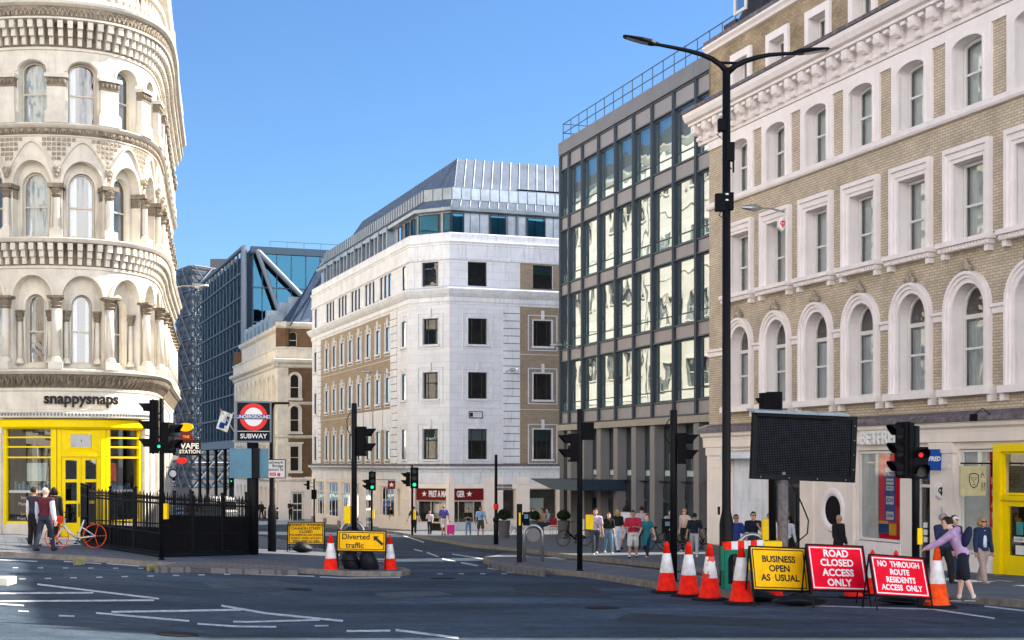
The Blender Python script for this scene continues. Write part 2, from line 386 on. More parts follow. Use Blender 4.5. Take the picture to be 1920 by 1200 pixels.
M.update(
 stone=mat('cream_painted_stone', (.70,.65,.56), .75, var=.14, scale=1.2, bump=.15, bscale=25, streak=.18),
 stone_dark=mat('dark_streaked_stone', (.25,.205,.155), .85, var=.35, scale=3.5, bump=.5, bscale=18, streak=.45),  # darker streaked tone used on the carved parts
 lattice=mat('pierced_stone', (.40,.34,.265), .85, var=.4, scale=14, bump=.6, bscale=22),
 portland=mat('white_portland_stone', (.72,.745,.80), .7, var=.09, scale=.8, bump=.1, bscale=20, streak=.4),
 portland_wall=brickmat('coursed_portland_stone', (.72,.745,.80), (.67,.69,.745), (.54,.55,.58), var=.10, bw=1.1, rh=.47, ms=.010),
 portland_joint=mat('recessed_stone_joint', (.22,.20,.19), .9, var=.1),
 stucco=mat('white_stucco', (.86,.79,.77), .6, var=.05, scale=1.5, streak=.08),
 shopstone=mat('cream_shop_stucco', (.84,.75,.67), .6, var=.06, scale=1.2, streak=.08),
 brick=brickmat('yellow_stock_brick', (.63,.52,.385), (.50,.41,.305), (.34,.29,.235)),
 brick_attic=brickmat('weathered_stock_brick', (.48,.36,.22), (.33,.25,.16), (.25,.20,.15), var=.45),
 brick2=brickmat('buff_brick', (.41,.325,.23), (.31,.24,.17), (.25,.21,.17), var=.15),
 brick_brown=brickmat('brown_brick', (.22,.12,.065), (.16,.085,.045), (.12,.09,.06), var=.25),
 slate=mat('dark_slate', (.055,.055,.065), .6, var=.3, scale=8, bump=.3),
 leadgrey=mat('mottled_lead', (.17,.15,.16), .7, var=.4, scale=5, bump=.3),
 zinc=mat('standing_seam_zinc', (.30,.35,.41), .38, .75, var=.18, scale=1.2),
 zinc_light=mat('pale_zinc', (.56,.57,.60), .45, .35, var=.1, scale=1.2),
 steel_blue=mat('blue_grey_steel', (.05,.08,.115), .45, .5, var=.1),
 steel_light=mat('pale_grey_steel', (.15,.18,.22), .5, .3, var=.1),
 mullion=mat('dark_grey_mullion', (.06,.08,.105), .5, .3, var=.08, spec=.3),
 spandrel=mat('taupe_spandrel_panel', (.27,.26,.275), .5, .2, var=.06, scale=.7),
 fascia_metal=mat('grey_metal_fascia', (.20,.20,.215), .5, .4, var=.08, scale=.8),
 granite=mat('grey_granite', (.22,.215,.22), .6, var=.15, scale=30, bump=.1),
 granite_dark=mat('dark_granite', (.10,.10,.105), .5, var=.2, scale=30),
 beam=mat('buff_stone_beam', (.32,.29,.25), .6, var=.08, scale=2),
 winframe=mat('white_window_paint', (.72,.70,.66), .5, var=.04),
 winframe_cream=mat('cream_window_paint', (.62,.56,.45), .5, var=.06),
 winframe_dark=mat('dark_window_frame', (.045,.045,.05), .5, var=.05),
 curtain=mat('white_curtain', (.52,.58,.62), .9, var=.1, scale=2),
 blind=mat('grey_blind', (.66,.70,.70), .9, var=.06),
 blind_lit=mat('cream_blind', (.66,.62,.52), .9, var=.05),
 frosted=mat('frosted_pale_green_film', (.52,.64,.62), .35, var=.05),
 teal=mat('teal_back_painted_panel', (.05,.25,.25), .4, var=.12, scale=1),
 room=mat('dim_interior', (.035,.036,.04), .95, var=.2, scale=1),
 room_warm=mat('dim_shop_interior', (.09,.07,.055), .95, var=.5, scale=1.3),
 glass=glassmat('window_glass', (.90,.94,.95), .10, wave=.006, wscale=1.2),
 glass_dark=glassmat('dark_window_glass', (.35,.42,.46), .06, wave=.004, wscale=1.),
 glass_office=glassmat('coated_office_glass', (.62,.78,.80), .30, wave=.016, wscale=.45, refl=(.88,.96,.98)),
 glass_blue=glassmat('blue_tinted_glass', (.20,.42,.50), .40, wave=.01, wscale=.5, refl=(.045,.15,.25)),
 glass_shop=glassmat('shop_glass', (.94,.95,.95), .06, wave=.003, wscale=.6),
 yellow=mat('glossy_yellow_paint', (.90,.66,.0), .5, var=.05, scale=3, spec=.15),
 black=mat('black_painted_metal', (.006,.007,.009), .5, var=.15, scale=5, spec=.12),
 black_matt=mat('matt_black', (.004,.004,.006), .8, var=.1, spec=.15),
 black_iron=mat('black_iron_railing', (.004,.0045,.007), .6, var=.2, scale=9, spec=.2),
 rubber=mat('black_rubber', (.009,.009,.011), .85, var=.2, scale=10, spec=.2),
 red_plastic=mat('red_cone_plastic', (.86,.018,.006), .55, var=.22, scale=7, spec=.15),
 orange_plastic=mat('orange_cone_plastic', (.88,.085,.012), .55, var=.22, scale=7, spec=.15),
 refl_white=mat('white_reflective_sleeve', (.74,.74,.76), .3, var=.18, scale=7),
 sign_yellow=mat('yellow_sign_face', (.93,.50,.0), .6, var=.10, scale=4, spec=.15),
 sign_red=mat('red_sign_face', (.80,.0,.022), .6, var=.12, scale=4, spec=.12),
 sign_white=mat('white_sign_face', (.80,.80,.80), .4, var=.03),
 sign_black=mat('black_sign_lettering', (.015,.014,.013), .5, var=.0),
 sign_blue=mat('blue_sign_face', (.01,.07,.33), .35, var=.05),
 navy=mat('navy_sign_bar', (.01,.02,.12), .35, var=.0),
 roundel_red=mat('red_roundel', (.75,.02,.02), .35, var=.0),
 pret_red=mat('dark_red_fascia', (.16,.008,.012), .4, var=.06),
 panel_blue=mat('weathered_blue_panel', (.10,.22,.30), .5, .2, var=.12, scale=2),
 galv=mat('galvanised_steel', (.42,.43,.44), .35, .8, var=.1, scale=8),
 green_plastic=mat('green_barrier_plastic', (.008,.17,.11), .45, var=.15, scale=5),
 led_green=mat('lit_green_signal', (.02,.5,.3), .4, var=0, emit=(.02,1,.42), es=.4),
 led_red=mat('lit_red_signal', (.5,.02,.01), .4, var=0, emit=(1,.01,.01), es=.22),
 lens_off=mat('unlit_signal_lens', (.03,.03,.03), .25, var=0),
 amber_box=mat('yellow_plastic_box', (.92,.60,.0), .5, var=.08, spec=.2),
 paint=mat('white_road_paint', (.50,.53,.57), .7, var=.45, scale=9),
 paint_kerb=mat('yellow_kerb_paint', (.30,.28,.13), .7, var=.3, scale=9),
 kerb=mat('granite_kerb', (.21,.19,.17), .8, var=.28, scale=5, bump=.3),
 grey_blind=mat('glass_lightening_blind', (.30,.38,.38), .9, var=.15, scale=.6),  # pale backing added to lighten the office glass
 soil=mat('box_hedge_leaves', (.02,.035,.012), .8, var=.5, scale=30, bump=.8),
 far_wall=mat('far_cream_render', (.66,.61,.53), .8, var=.1, scale=.7, streak=.15),
 sandbag=mat('black_sandbag', (.008,.011,.016), .55, var=.3, scale=9, bump=.5, bscale=14),
)
def asphalt():
    m, nt, b = nm('asphalt'); tc = N(nt, 'ShaderNodeTexCoord')
    def no(sc, det, lo, hi, a, c, v=None):
        n = N(nt, 'ShaderNodeTexNoise', Scale=sc, Detail=det, Roughness=.6); nt.links.new(v or tc.outputs['Object'], n.inputs['Vector'])
        r = N(nt, 'ShaderNodeMapRange'); r.inputs['From Min'].default_value = lo; r.inputs['From Max'].default_value = hi
        r.inputs['To Min'].default_value = a; r.inputs['To Max'].default_value = c
        nt.links.new(n.outputs['Fac'], r.inputs['Value']); return r.outputs['Result']
    mp = N(nt, 'ShaderNodeMapping'); mp.inputs['Scale'].default_value = (.12, .55, 1); mp.inputs['Rotation'].default_value = (0,0,.12)
    nt.links.new(tc.outputs['Object'], mp.inputs['Vector'])
    A = no(.35, 5, .35, .65, .78, 1.2); B = no(55, 2, .35, .7, .62, 1.45); C_ = no(1.0, 4, .42, .66, .88, 1.5, mp.outputs['Vector'])
    D = no(4, 6, .32, .68, .78, 1.22)
    last = None
    for s in (A, B, C_, D):
        if last is None: last = s; continue
        mu = N(nt, 'ShaderNodeMath', operation='MULTIPLY'); nt.links.new(last, mu.inputs[0]); nt.links.new(s, mu.inputs[1]); last = mu.outputs[0]
    mx = N(nt, 'ShaderNodeVectorMath', operation='SCALE'); mx.inputs[0].default_value = (.044,.062,.086)
    nt.links.new(last, mx.inputs['Scale']); nt.links.new(mx.outputs[0], b.inputs['Base Color'])
    b.inputs['Roughness'].default_value = .78; b.inputs['Specular IOR Level'].default_value = .06
    n3 = N(nt, 'ShaderNodeTexNoise', Scale=70.0, Detail=3.0); nt.links.new(tc.outputs['Object'], n3.inputs['Vector'])
    bp = N(nt, 'ShaderNodeBump', Strength=.6, Distance=.012); nt.links.new(n3.outputs['Fac'], bp.inputs['Height']); nt.links.new(bp.outputs['Normal'], b.inputs['Normal'])
    return m
M['asphalt'] = asphalt()
M['paving'] = brickmat('paving_slabs', (.13,.145,.17), (.11,.125,.145), (.06,.065,.075), var=.22, bw=.75, rh=.6, ms=.012)
M['tactile'] = brickmat('tactile_paving', (.17,.16,.16), (.15,.14,.14), (.08,.08,.08), var=.15, bw=.4, rh=.4, ms=.03)
# ------------------------------------------------------------------ ground
def ground_mesh():
    mb = MB(); x0, x1, y0, y1 = -160, 120, -60, 420
    xs = [x0+CELL*i for i in range(int((x1-x0)/CELL)+1)]; ys = [y0+CELL*i for i in range(int((y1-y0)/CELL)+1)]
    me = bpy.data.meshes.new('road'); V = [(x, y, gfun(x, y)) for y in ys for x in xs]; n = len(xs); Fc = []
    for j in range(len(ys)-1):
        for i in range(n-1):
            a = j*n+i; Fc += [(a, a+1, a+n+1), (a, a+n+1, a+n)]
    # far skirt to the horizon
    k = len(V); V += [(-3000,-60,gfun(x0,-60)),(x0,-60,gfun(x0,-60)-.01),(x1,-60,gfun(x1,-60)-.01),(3000,-60,gfun(x1,-60)),
                      (-3000,420,gfun(0,420)),(x0,420,gfun(x0,420)-.01),(x1,420,gfun(x1,420)-.01),(3000,420,gfun(0,420)),
                      (-3000,4000,-8),(3000,4000,-8),(-3000,-2000,2.2),(3000,-2000,2.2)]
    Fc += [(k,k+1,k+5,k+4),(k+2,k+3,k+7,k+6),(k+4,k+7,k+9,k+8),(k+10,k+11,k+3,k)]
    me.from_pydata(V, [], Fc); me.materials.append(M['asphalt']); o = bpy.data.objects.new('road', me); col.objects.link(o)
    return tag(o, kind='structure')
ground_mesh()
def sheet(name, pts, lift, m, kind='structure', kerb=None, kw=.15, parent=None):
    """a polygon laid on the terrain, cut along the terrain's own creases"""
    bm = bmesh.new(); vs = [bm.verts.new((p[0], p[1], 0)) for p in pts]; bm.faces.new(vs)
    xs = [p[0] for p in pts]; ys = [p[1] for p in pts]
    def cut(co, no):
        bmesh.ops.bisect_plane(bm, geom=bm.verts[:]+bm.edges[:]+bm.faces[:], plane_co=co, plane_no=no, dist=1e-5)
    for i in range(math.floor(min(xs)/CELL), math.ceil(max(xs)/CELL)+1): cut((i*CELL,0,0), (1,0,0))
    for i in range(math.floor(min(ys)/CELL), math.ceil(max(ys)/CELL)+1): cut((0,i*CELL,0), (0,1,0))
    dmin, dmax = min(x-y for x in xs for y in ys), max(x-y for x in xs for y in ys)
    for i in range(math.floor(dmin/CELL), math.ceil(dmax/CELL)+1): cut((i*CELL,0,0), (1,-1,0))
    bmesh.ops.triangulate(bm, faces=bm.faces[:])
    for v in bm.verts: v.co.z = gz(v.co.x, v.co.y)+lift
    for f in bm.faces:
        if f.normal.z < 0: f.normal_flip()
    uvl = bm.loops.layers.uv.new('UVMap')
    if lift > .05:
        be = [e for e in bm.edges if len(e.link_faces) == 1]
        r = bmesh.ops.extrude_edge_only(bm, edges=be)
        for g in r['geom']:
            if isinstance(g, bmesh.types.BMVert): g.co.z -= lift+.25
    for f in bm.faces:
        for l in f.loops:
            l[uvl].uv = (l.vert.co.x*.94+l.vert.co.y*.34, l.vert.co.y*.94-l.vert.co.x*.34+l.vert.co.z*.01)
    me = bpy.data.meshes.new(name); bm.to_mesh(me); bm.free(); me.materials.append(m)
    o = bpy.data.objects.new(name, me); col.objects.link(o)
    if parent: o.parent = parent
    if kind: o['kind'] = kind
    return o
def kerbline(pts, lift=.125, w=.16, name='kerb'):
    """granite kerb stones along a line, split by joints"""
    mb = MB(); P = [Vector((p[0], p[1])) for p in pts]
    for a, b in zip(P, P[1:]):
        L = (b-a).length; k = max(1, round(L/.9)); t = (b-a)/L; n = Vector((-t.y, t.x))
        for i in range(k):
            p, q = a+t*(L*i/k+.006), a+t*(L*(i+1)/k-.006)
            qd = [p-n*.015, q-n*.015, q+n*w, p+n*w]
            lj = lift+R.uniform(.003, .008)
            top = [(c.x, c.y, gz(c.x,c.y)+lj) for c in qd]; bot = [(c.x, c.y, gz(c.x,c.y)-.1) for c in qd]
            mb.poly(top)
            for j in range(4): mb.poly([bot[j], bot[(j+1)%4], top[(j+1)%4], top[j]])
    return tag(mb.build(name, M['kerb']), kind='structure')
def g2(pts, h=0): return [tuple(G(x, y, h)[:2]) for x, y in pts]
KH = .12
kA = g2([(-260,1030),(0,1044),(137,1051),(212,1056),(272,1062),(360,1066),(480,1070),(597,1077),(700,1081),(752,1081),(768,1078),(757,1073),(715,1068),(673,1061),(640,1048),(600,1035),(550,1022),(500,1013),(470,1008)])
sheet('left_pavement', kA+[(-20.2,95),(-24.5,112),(-34,112),(-34,60)], KH, M['paving'])
kerbline(kA)
kB = g2([(907,1057),(950,1068),(1023,1076),(1091,1082),(1159,1092),(1237,1105),(1330,1118),(1385,1124),(1420,1124)])
kBb = g2([(1424,1116),(1410,1106),(1330,1093),(1237,1079),(1150,1068),(1091,1061),(1030,1054),(980,1049),(935,1048),(910,1051),(907,1057)])
sheet('traffic_island', kB+kBb[:-1], KH, M['paving']); kerbline(kB+kBb)
kC = g2([(2150,1166),(1920,1140),(1846,1134),(1771,1128),(1640,1108),(1500,1093),(1321,1075),(1199,1061),(1091,1050),(972,1034),(888,1027),(820,1015),(770,1006),(735,1000),(690,996),(640,992),(607,990),(583,986)])
sheet('right_pavement', kC+[(-18,121),(-10,125),(40,100),(40,30)], KH, M['paving']); kerbline(kC[::-1])
sheet('corner_pavement', g2([(570,976),(540,975),(500,974),(478,974),(455,973)])+[(-32,165),(-20,170),(4,150)], KH, M['paving'])
# white lines, each stroke a pair of photo points with its width in photo pixels
ml = []
def stroke(a, b, w, vert=False):
    (x0,y0),(x1,y1) = a, b
    return g2([(x0,y0-w/2),(x1,y1-w/2),(x1,y1+w/2),(x0,y0+w/2)]) if not vert else g2([(x0-w/2,y0),(x0+w/2,y0),(x1+w/2,y1),(x1-w/2,y1)])
L = [((0,1091),(30,1093),3),((70,1096),(298,1123),3),((0,1113),(175,1112),3),((0,1128),(289,1126),3.2),((0,1133),(45,1136),3),((34,1146),(54,1147),2.6),((110,1155),(140,1156),2.6),
     ((180,1150),(355,1165),3.4),((209,1148),(452,1144),3.6),((415,1136),(643,1165),3.8),((437,1166),(600,1163),3.2),((370,1170),(518,1176),3.2),
     ((650,1184),(732,1183),3.6),((742,1182),(860,1197),4.2),((590,1174),(616,1174),2.4),
     ((1510,1136),(1750,1143),2.4),((1750,1143),(1865,1160),2.6),((1846,1137),(1930,1147),2.6),
     ((776,1030),(792,1034),2),((800,1036),(822,1044),2.2),((829,1048),(854,1053),2.4),((864,1055),(896,1061),2.6),
     ((848,1039),(905,1048),1.8),((914,1066),(950,1070),2),((950,1073),(985,1075),2),((757,1005),(795,1017),2),
     ((560,1024),(590,1034),2),((1000,1054),(1091,1062),1.6),((1150,1067),(1270,1084),1.8),
     ((0,1050),(70,1053),1.8),((120,1053),(190,1057),1.8),((200,1057),(262,1062),1.8),((470,1077),(590,1081),2.0),((600,1082),(750,1083),2.0)]
for i in range(8): L.append(((24+i*47,1065+i*.2),(34+i*47,1065+i*.2),1.6))
for i in range(9): L.append(((36+i*48,1086-i*1.1),(48+i*48,1086-i*1.1),1.8))
for i in range(5): L.append(((300+i*55,1066+i*2.2),(322+i*55,1067+i*2.2),1.6))
for i in range(6): L.append(((820+i*40,1076),(830+i*40,1076.3),1.4))
for a, b, w in L:
    o = sheet('road_marking', stroke(a, b, w), .006, M['paint'])
# tactile areas and yellow kerb mark
sheet('tactile_paving', g2([(290,1064),(330,1056),(480,1048),(560,1056),(560,1070),(470,1068),(360,1064)], KH), KH+.005, M['tactile'])
sheet('tactile_paving', g2([(915,1057),(940,1051),(985,1052),(1015,1058),(1023,1073),(955,1065)], KH), KH+.005, M['tactile'])
sheet('kerb_paint', g2([(137,1048),(158,1046.5),(160,1049),(138,1050.5)], KH), KH+.012, M['paint_kerb'])
sheet('kerb_paint', g2([(275,1060),(297,1057),(300,1059),(280,1062)], KH), KH+.012, M['paint_kerb'])
def manhole(px, py, r):
    c = G(px, py); mb = MB(); mb.lathe([(r,0),(r,.012),(r*.9,.014),(1e-4,.014)], (0,0,0), 20); o = mb.build('manhole_cover', M['rubber']); o.location = c
    dx = (gz(c.x+.5,c.y)-gz(c.x-.5,c.y)); dy = gz(c.x,c.y+.5)-gz(c.x,c.y-.5); o.rotation_euler = (math.atan(dy), -math.atan(dx), 0)
    return tag(o, kind='structure')
manhole(332,1190,.28); manhole(1130,1140,.3); manhole(830,1085,.3); manhole(560,1105,.28)
M['asphalt_patch'] = mat('newer_asphalt_patch', (.026,.036,.05), .8, var=.3, scale=3, bump=.5, bscale=60, spec=.2)
M['asphalt_old'] = mat('worn_asphalt_patch', (.065,.08,.10), .85, var=.3, scale=3, bump=.5, bscale=60, spec=.2)
M['tar'] = mat('tar_seam', (.012,.014,.018), .5, var=.2, scale=5)
for q, mm in (([(960,1100),(1120,1104),(1150,1122),(975,1118)],'asphalt_patch'),([(380,1092),(520,1088),(560,1098),(400,1104)],'asphalt_old'),([(700,1112),(820,1108),(850,1116),(720,1122)],'asphalt_old'),([(1180,1150),(1480,1162),(1460,1176),(1150,1163)],'asphalt_patch'),([(120,1076),(250,1080),(255,1088),(118,1084)],'asphalt_old'),([(880,1020),(960,1034),(930,1040),(850,1026)],'asphalt_patch')):
    sheet('road_patch', g2(q), .003, M[mm])
def crack(pts, w=.035):
    P = [Vector(p) for p in g2(pts)]; out = []
    for a, b in zip(P, P[1:]):
        n_ = max(1, int((b-a).length/.6)); out += [a.lerp(b, k/n_)+Vector((R.uniform(-.05,.05), R.uniform(-.05,.05))) for k in range(n_)]
    out.append(P[-1]); L_, R_ = [], []
    for i, p in enumerate(out):
        t = (out[min(i+1,len(out)-1)]-out[max(i-1,0)]).normalized(); n = Vector((-t.y,t.x))*w*R.uniform(.5,1.2); L_.append(p+n); R_.append(p-n)
    for i in range(len(out)-1): sheet('tar_seam', [tuple(L_[i]),tuple(L_[i+1]),tuple(R_[i+1]),tuple(R_[i])], .0045, M['tar'])
crack([(0,1167),(120,1172),(300,1182),(520,1192),(760,1196)]); crack([(820,1096),(1000,1112),(1250,1128),(1500,1142),(1800,1172)]); crack([(450,1112),(620,1100),(800,1094)], .025)
# ================================================================== brick building on the right
def brick_building():
    F = Fr((6.76,49.37), (12.21,33.21)); UE = 22.7
    B = empty('brick_building', (6.76,49.37,-1.4), 0, 'five storey yellow brick building with white arched windows and shops along its ground floor', 'building')
    T0 = Matrix.Translation(-B.location)
    class Loc:
        def __init__(s, F): s.F = F; s.L = F.L
        def P(s, u, v, w=0): return s.F.P(u, v, w)+Vector((-6.76,-49.37,1.4))
        def seg(s, a, b): return s.F.seg(a, b)
    F = Loc(F)
    cs = [2.31+2.415*i for i in range(-0, 9)]
    a1 = [Op(c-.63, c+.63, 3.60, 5.56, .66) for c in cs]
    a2 = [Op(c-.61, c+.61, 7.30, 9.28) for c in cs]
    a3 = [Op(c-.60, c+.60, 10.60, 12.14, .20) for c in cs]
    a4 = [Op(c-.48, c+.48, 13.2, 15.02) for c in cs]
    w = MB(); wall(w, F, 0, UE, 3.05, 12.62, a1+a2+a3)
    w.build('wall', M['brick'], B)
    w = MB(); wall(w, F, 0, UE, 13.5, 15.75, a4, w=-.05); w.fbox(F, -.0, .02, 13.5, 15.75, -6, -.05); w.build('attic_wall', M['brick_attic'], B)
    # surrounds
    for o in a1:
        s = MB(); reveal(s, F, o, .32); big = Op(o.a-.27, o.b+.27, o.c, o.d, .95)
        mid = Op(o.a-.12, o.b+.12, o.c, o.d, .78); ring(s, F, o, mid, -.02, .07); m2 = Op(o.a-.19,o.b+.19,o.c,o.d,.87)
        ring(s, F, mid, m2, -.02, .12); ring(s, F, m2, big, -.02, .17)
        s.fbox(F, o.a-.4, o.b+.4, 3.42, 3.60, -.02, .26); s.fbox(F, o.a-.42, o.a-.26, 3.24, 3.419, -.02, .16); s.fbox(F, o.b+.26, o.b+.42, 3.24, 3.419, -.02, .16)
        s.build('window_surround', M['stucco'], B)
        k = MB(); c = (o.a+o.b)/2; tp = o.d+.98
        for (x, z, r) in ((-.13,.02,.09),(.13,.02,.09),(0,.07,.12),(0,.2,.075),(-.07,.12,.06),(.07,.12,.06),(0,.3,.045)): k.sphere(F.P(c+x, tp+z, .12), r, 8)
        k.build('finial', M['lattice'], B, smooth=True)
        window(F, Op(o.a+.02,o.b-.02,o.c+.02,o.d,.64), .32, B, M['winframe'], M['glass'], fw=.07, rails=[(5.42,.11),(4.62,.06)], mulls=[],
               curtain=[(0,.5,.02,.66),(.72,1,.02,.66)], cmat=M['curtain'])
    for o in a2:
        s = MB(); reveal(s, F, o, .32); o1 = Op(o.a-.1,o.b+.1,o.c,o.d+.1); o2 = Op(o.a-.20,o.b+.20,o.c,o.d+.26); o3 = Op(o.a-.30,o.b+.30,o.c,o.d+.38)
        ring(s, F, o, o1, -.02, .06); ring(s, F, o1, o2, -.02, .1); ring(s, F, o2, o3, -.02, .16)
        s.fbox(F, o.a-.42, o.b+.42, 7.18, 7.30, -.02, .30); s.fbox(F, o.a-.38, o.b+.38, 7.05, 7.179, -.02, .22)
        for k in range(16): u = o.a-.34+(o.b-o.a+.68)*k/15; s.fbox(F, u-.025, u+.025, 7.07, 7.16, .22, .255)
        s.fbox(F, o.a-.34, o.a-.18, 6.9, 7.049, -.02, .17); s.fbox(F, o.b+.18, o.b+.34, 6.9, 7.049, -.02, .17)
        s.build('window_surround', M['stucco'], B)
        window(F, Op(o.a+.02,o.b-.02,o.c+.02,o.d-.02), .32, B, M['winframe'], M['glass'], rails=[(8.2,.06)],
               curtain=[(0,.5,.0,1),(.3,1,.68+R.uniform(-.1,.1),1)], cmat=M['blind'])
    for o in a3:
        s = MB(); reveal(s, F, o, .32); ring(s, F, o, Op(o.a-.06,o.b+.06,o.c,o.d,.26), -.02, .09)
        # white panel round the opening up to the frieze
        s.fbox(F, o.a-.32, o.a-.06, 10.60, 12.43, -.02, .06); s.fbox(F, o.b+.06, o.b+.32, 10.60, 12.43, -.02, .06)
        s.build('window_surround', M['stucco'], B)
        window(F, Op(o.a+.02,o.b-.02,o.c+.02,o.d,.18), .32, B, M['winframe'], M['glass'], rails=[(11.5,.06)],
               curtain=[(0,.45,.0,1),(.45,1,.66+R.uniform(-.1,.1),1)], cmat=M['blind'])
    for o in a4:
        s = MB(); reveal(s, F, o, .32, w=-.05); ring(s, F, o, Op(o.a-.22,o.b+.22,o.c,o.d+.24), -.06, .04)
        s.build('window_surround', M['stucco'], B)
        window(F, Op(o.a+.02,o.b-.02,o.c,o.d-.02), .37, B, M['winframe'], M['glass'], rails=[(14.3,.05)], curtain=[(0,1,.0,1)], cmat=M['blind'])
    s = MB()
    for i in range(len(cs)+1):                      # string course between the arches
        ua = 0 if i == 0 else cs[i-1]+.94; ub = UE if i == len(cs) else cs[i]-.94
        if i == 0: ua = 0
        s.sweep(F, ua, ub, [(-.01,5.36),(.05,5.36),(.05,5.5),(.11,5.52),(.11,5.6),(-.01,5.6)])
    s.sweep(F, -.05, UE, [(-.01,10.38),(.1,10.38),(.14,10.44),(.14,10.56),(.08,10.6),(-.01,10.6)])
    # white frieze above the third floor and panel heads
    for i in range(len(cs)+1):
        ua = 0 if i == 0 else cs[i-1]+.88; ub = UE if i == len(cs) else cs[i]-.88
    ops = [Op(o.a-.001,o.b+.001,o.c,o.d,o.rise) for o in a3]
    wall(s, F, 0, UE, 12.43, 12.70, [], w=.06); s.poly([F.P(0,12.43,.06),F.P(UE,12.43,.06),F.P(UE,12.43,-.01),F.P(0,12.43,-.01)])
    s.build('string_course', M['stucco'], B)
    for o in a3:
        s = MB(); oo = Op(o.a-.06,o.b+.06,12.14,12.14,.26)
        n = 12; us = [o.a-.06+(o.b-o.a+.12)*k/n for k in range(n+1)]
        for a, b in zip(us, us[1:]):
            s.poly([F.P(a,oo.top(a),.058),F.P(b,oo.top(b),.058),F.P(b,12.44,.058),F.P(a,12.44,.058)])
        s.build('window_head', M['stucco'], B)
    # great bracketed cornice
    s = MB(); s.sweep(F, -.62, UE, [(-.01,12.70),(.10,12.72),(.12,12.80),(.12,13.32),(.5,13.36),(.5,13.44),(.62,13.48),(.70,13.62),(.72,13.74),(-.05,13.76)])
    s.build('cornice', M['stone'] if False else M['stucco'], B)
    s = MB(); s.sweep(F, -.66, UE, [(-.05,13.765),(.74,13.765),(.76,13.86),(.6,13.9),(-.05,13.95)]); s.build('lead_gutter', M['leadgrey'], B)
    s = MB(); k = 0; u = -.35
    proto = None
    br = MB()
    while u < UE:
        br.mark()
        for (a, b, c, d, w1) in ((-.13,.13,13.2,13.34,.46),(-.11,.11,13.02,13.2,.36),(-.09,.09,12.82,13.02,.22)): br.fbox(F, u+a, u+b, c, d, .11, w1)
        br.tube([F.P(u-.15,13.16,.34), F.P(u+.15,13.16,.34)], .12, 10); br.tube([F.P(u-.13,12.9,.18), F.P(u+.13,12.9,.18)], .09, 8)
        br.fbox(F, u+.28, u+.5, 13.24, 13.33, .11, .42)
        br.tube([F.P(u+.2,12.86,.12), F.P(u+.6,12.86,.12)], .05, 6)
        u += .805
    br.each('cornice_bracket', M['stucco'], B)
    s = MB(); s.sweep(F, -.12, UE, [(-.06,15.74),(.08,15.76),(.12,15.84),(.2,15.92),(.2,15.99),(-.3,16.0)]); s.fbox(F, -.14, .0, 15.75, 15.99, -6, -.06); s.build('attic_cornice', M['stucco'], B)
    s = MB(); s.fbox(F, -.14, UE, 16.0, 16.16, -.4, .16); s.build('lead_ledge', M['leadgrey'], B)
    # mansard with a dormer
    s = MB(); s.poly([F.P(1.0,16.1,-.25),F.P(UE,16.1,-.25),F.P(UE,18.5,-1.35),F.P(1.7,18.5,-1.35)]); s.poly([F.P(1.0,16.1,-.25),F.P(1.7,18.5,-1.35),F.P(1.7,18.5,-8),F.P(1.0,16.1,-8)])
    s.poly([F.P(1.7,18.5,-1.35),F.P(UE,18.5,-1.35),F.P(UE,18.7,-8),F.P(1.7,18.7,-8)])
    s.fbox(F, .1, 1.0, 16.1, 16.75, -1.6, -.5); s.build('mansard_roof', M['slate'], B)
    for c in (2.75, 7.5, 12.3, 17.2):
        d = MB(); d.fbox(F, c-.6, c+.6, 16.2, 17.75, -1.2, -.2); d.build('dormer', M['slate'], B)
        window(F, Op(c-.42,c+.42,16.35,17.5), -.22, B, M['winframe'], M['glass_dark'], fw=.1, rails=[(16.95,.05)])
    # body: end walls, back and the dark inside
    s = MB(); F0 = Fr((6.76,49.37),(12.21,33.21)); nx, ny = .9476*16, .3196*16
    off = Vector((-6.76,-49.37,1.4)); P0, P1 = F0.P(0,0), F0.P(UE,0); Q1 = Vector((P1.x+22, P1.y, 0)); Q0 = F0.P(0,0,-16)
    for a, b in ((P0,Q0),(Q0,Q1),(Q1,P1)):
        s.poly([a+off+Vector((0,0,-2.6)), b+off+Vector((0,0,-2.6)), b+off+Vector((0,0,16)), a+off+Vector((0,0,16))])
    s.poly([p+off+Vector((0,0,18.6)) for p in (F0.P(1.7,0,-1.35), F0.P(UE,0,-1.35), Vector((P1.x+22,P1.y,0)), F0.P(1.7,0,-16))])
    for a, b in ((Vector((P1.x+1.2,P1.y,0)),Q1),):
        s.poly([a+off+Vector((0,0,16)), b+off+Vector((0,0,16)), b+off+Vector((0,0,18.5)), a+off+Vector((0,0,18.5))])
    s.build('side_wall', M['brick_attic'], B)
    s = MB()
    for z0, z1 in ((2.9,6.7),(6.7,10.2),(10.2,13),(13,15.9)): s.poly([F.P(0,z0,-1.6),F.P(UE,z0,-1.6),F.P(UE,z1,-1.6),F.P(0,z1,-1.6)]); s.poly([F.P(0,z0,-1.6),F.P(UE,z0,-1.6),F.P(UE,z0,-.4),F.P(0,z0,-.4)])
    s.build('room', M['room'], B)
    # ---------------- ground floor
    s = MB(); s.sweep(F, -.25, UE, [(-.05,2.78),(.34,2.78),(.34,2.86),(.30,2.95),(-.02,3.06)]); s.build('slate_ledge', M['leadgrey'], B)
    s = MB(); s.sweep(F, -.2, UE, [(-.05,2.26),(.14,2.28),(.14,2.5),(.16,2.6),(.24,2.66),(.26,2.775),(-.05,2.775)]); s.build('fascia', M['shopstone'], B)
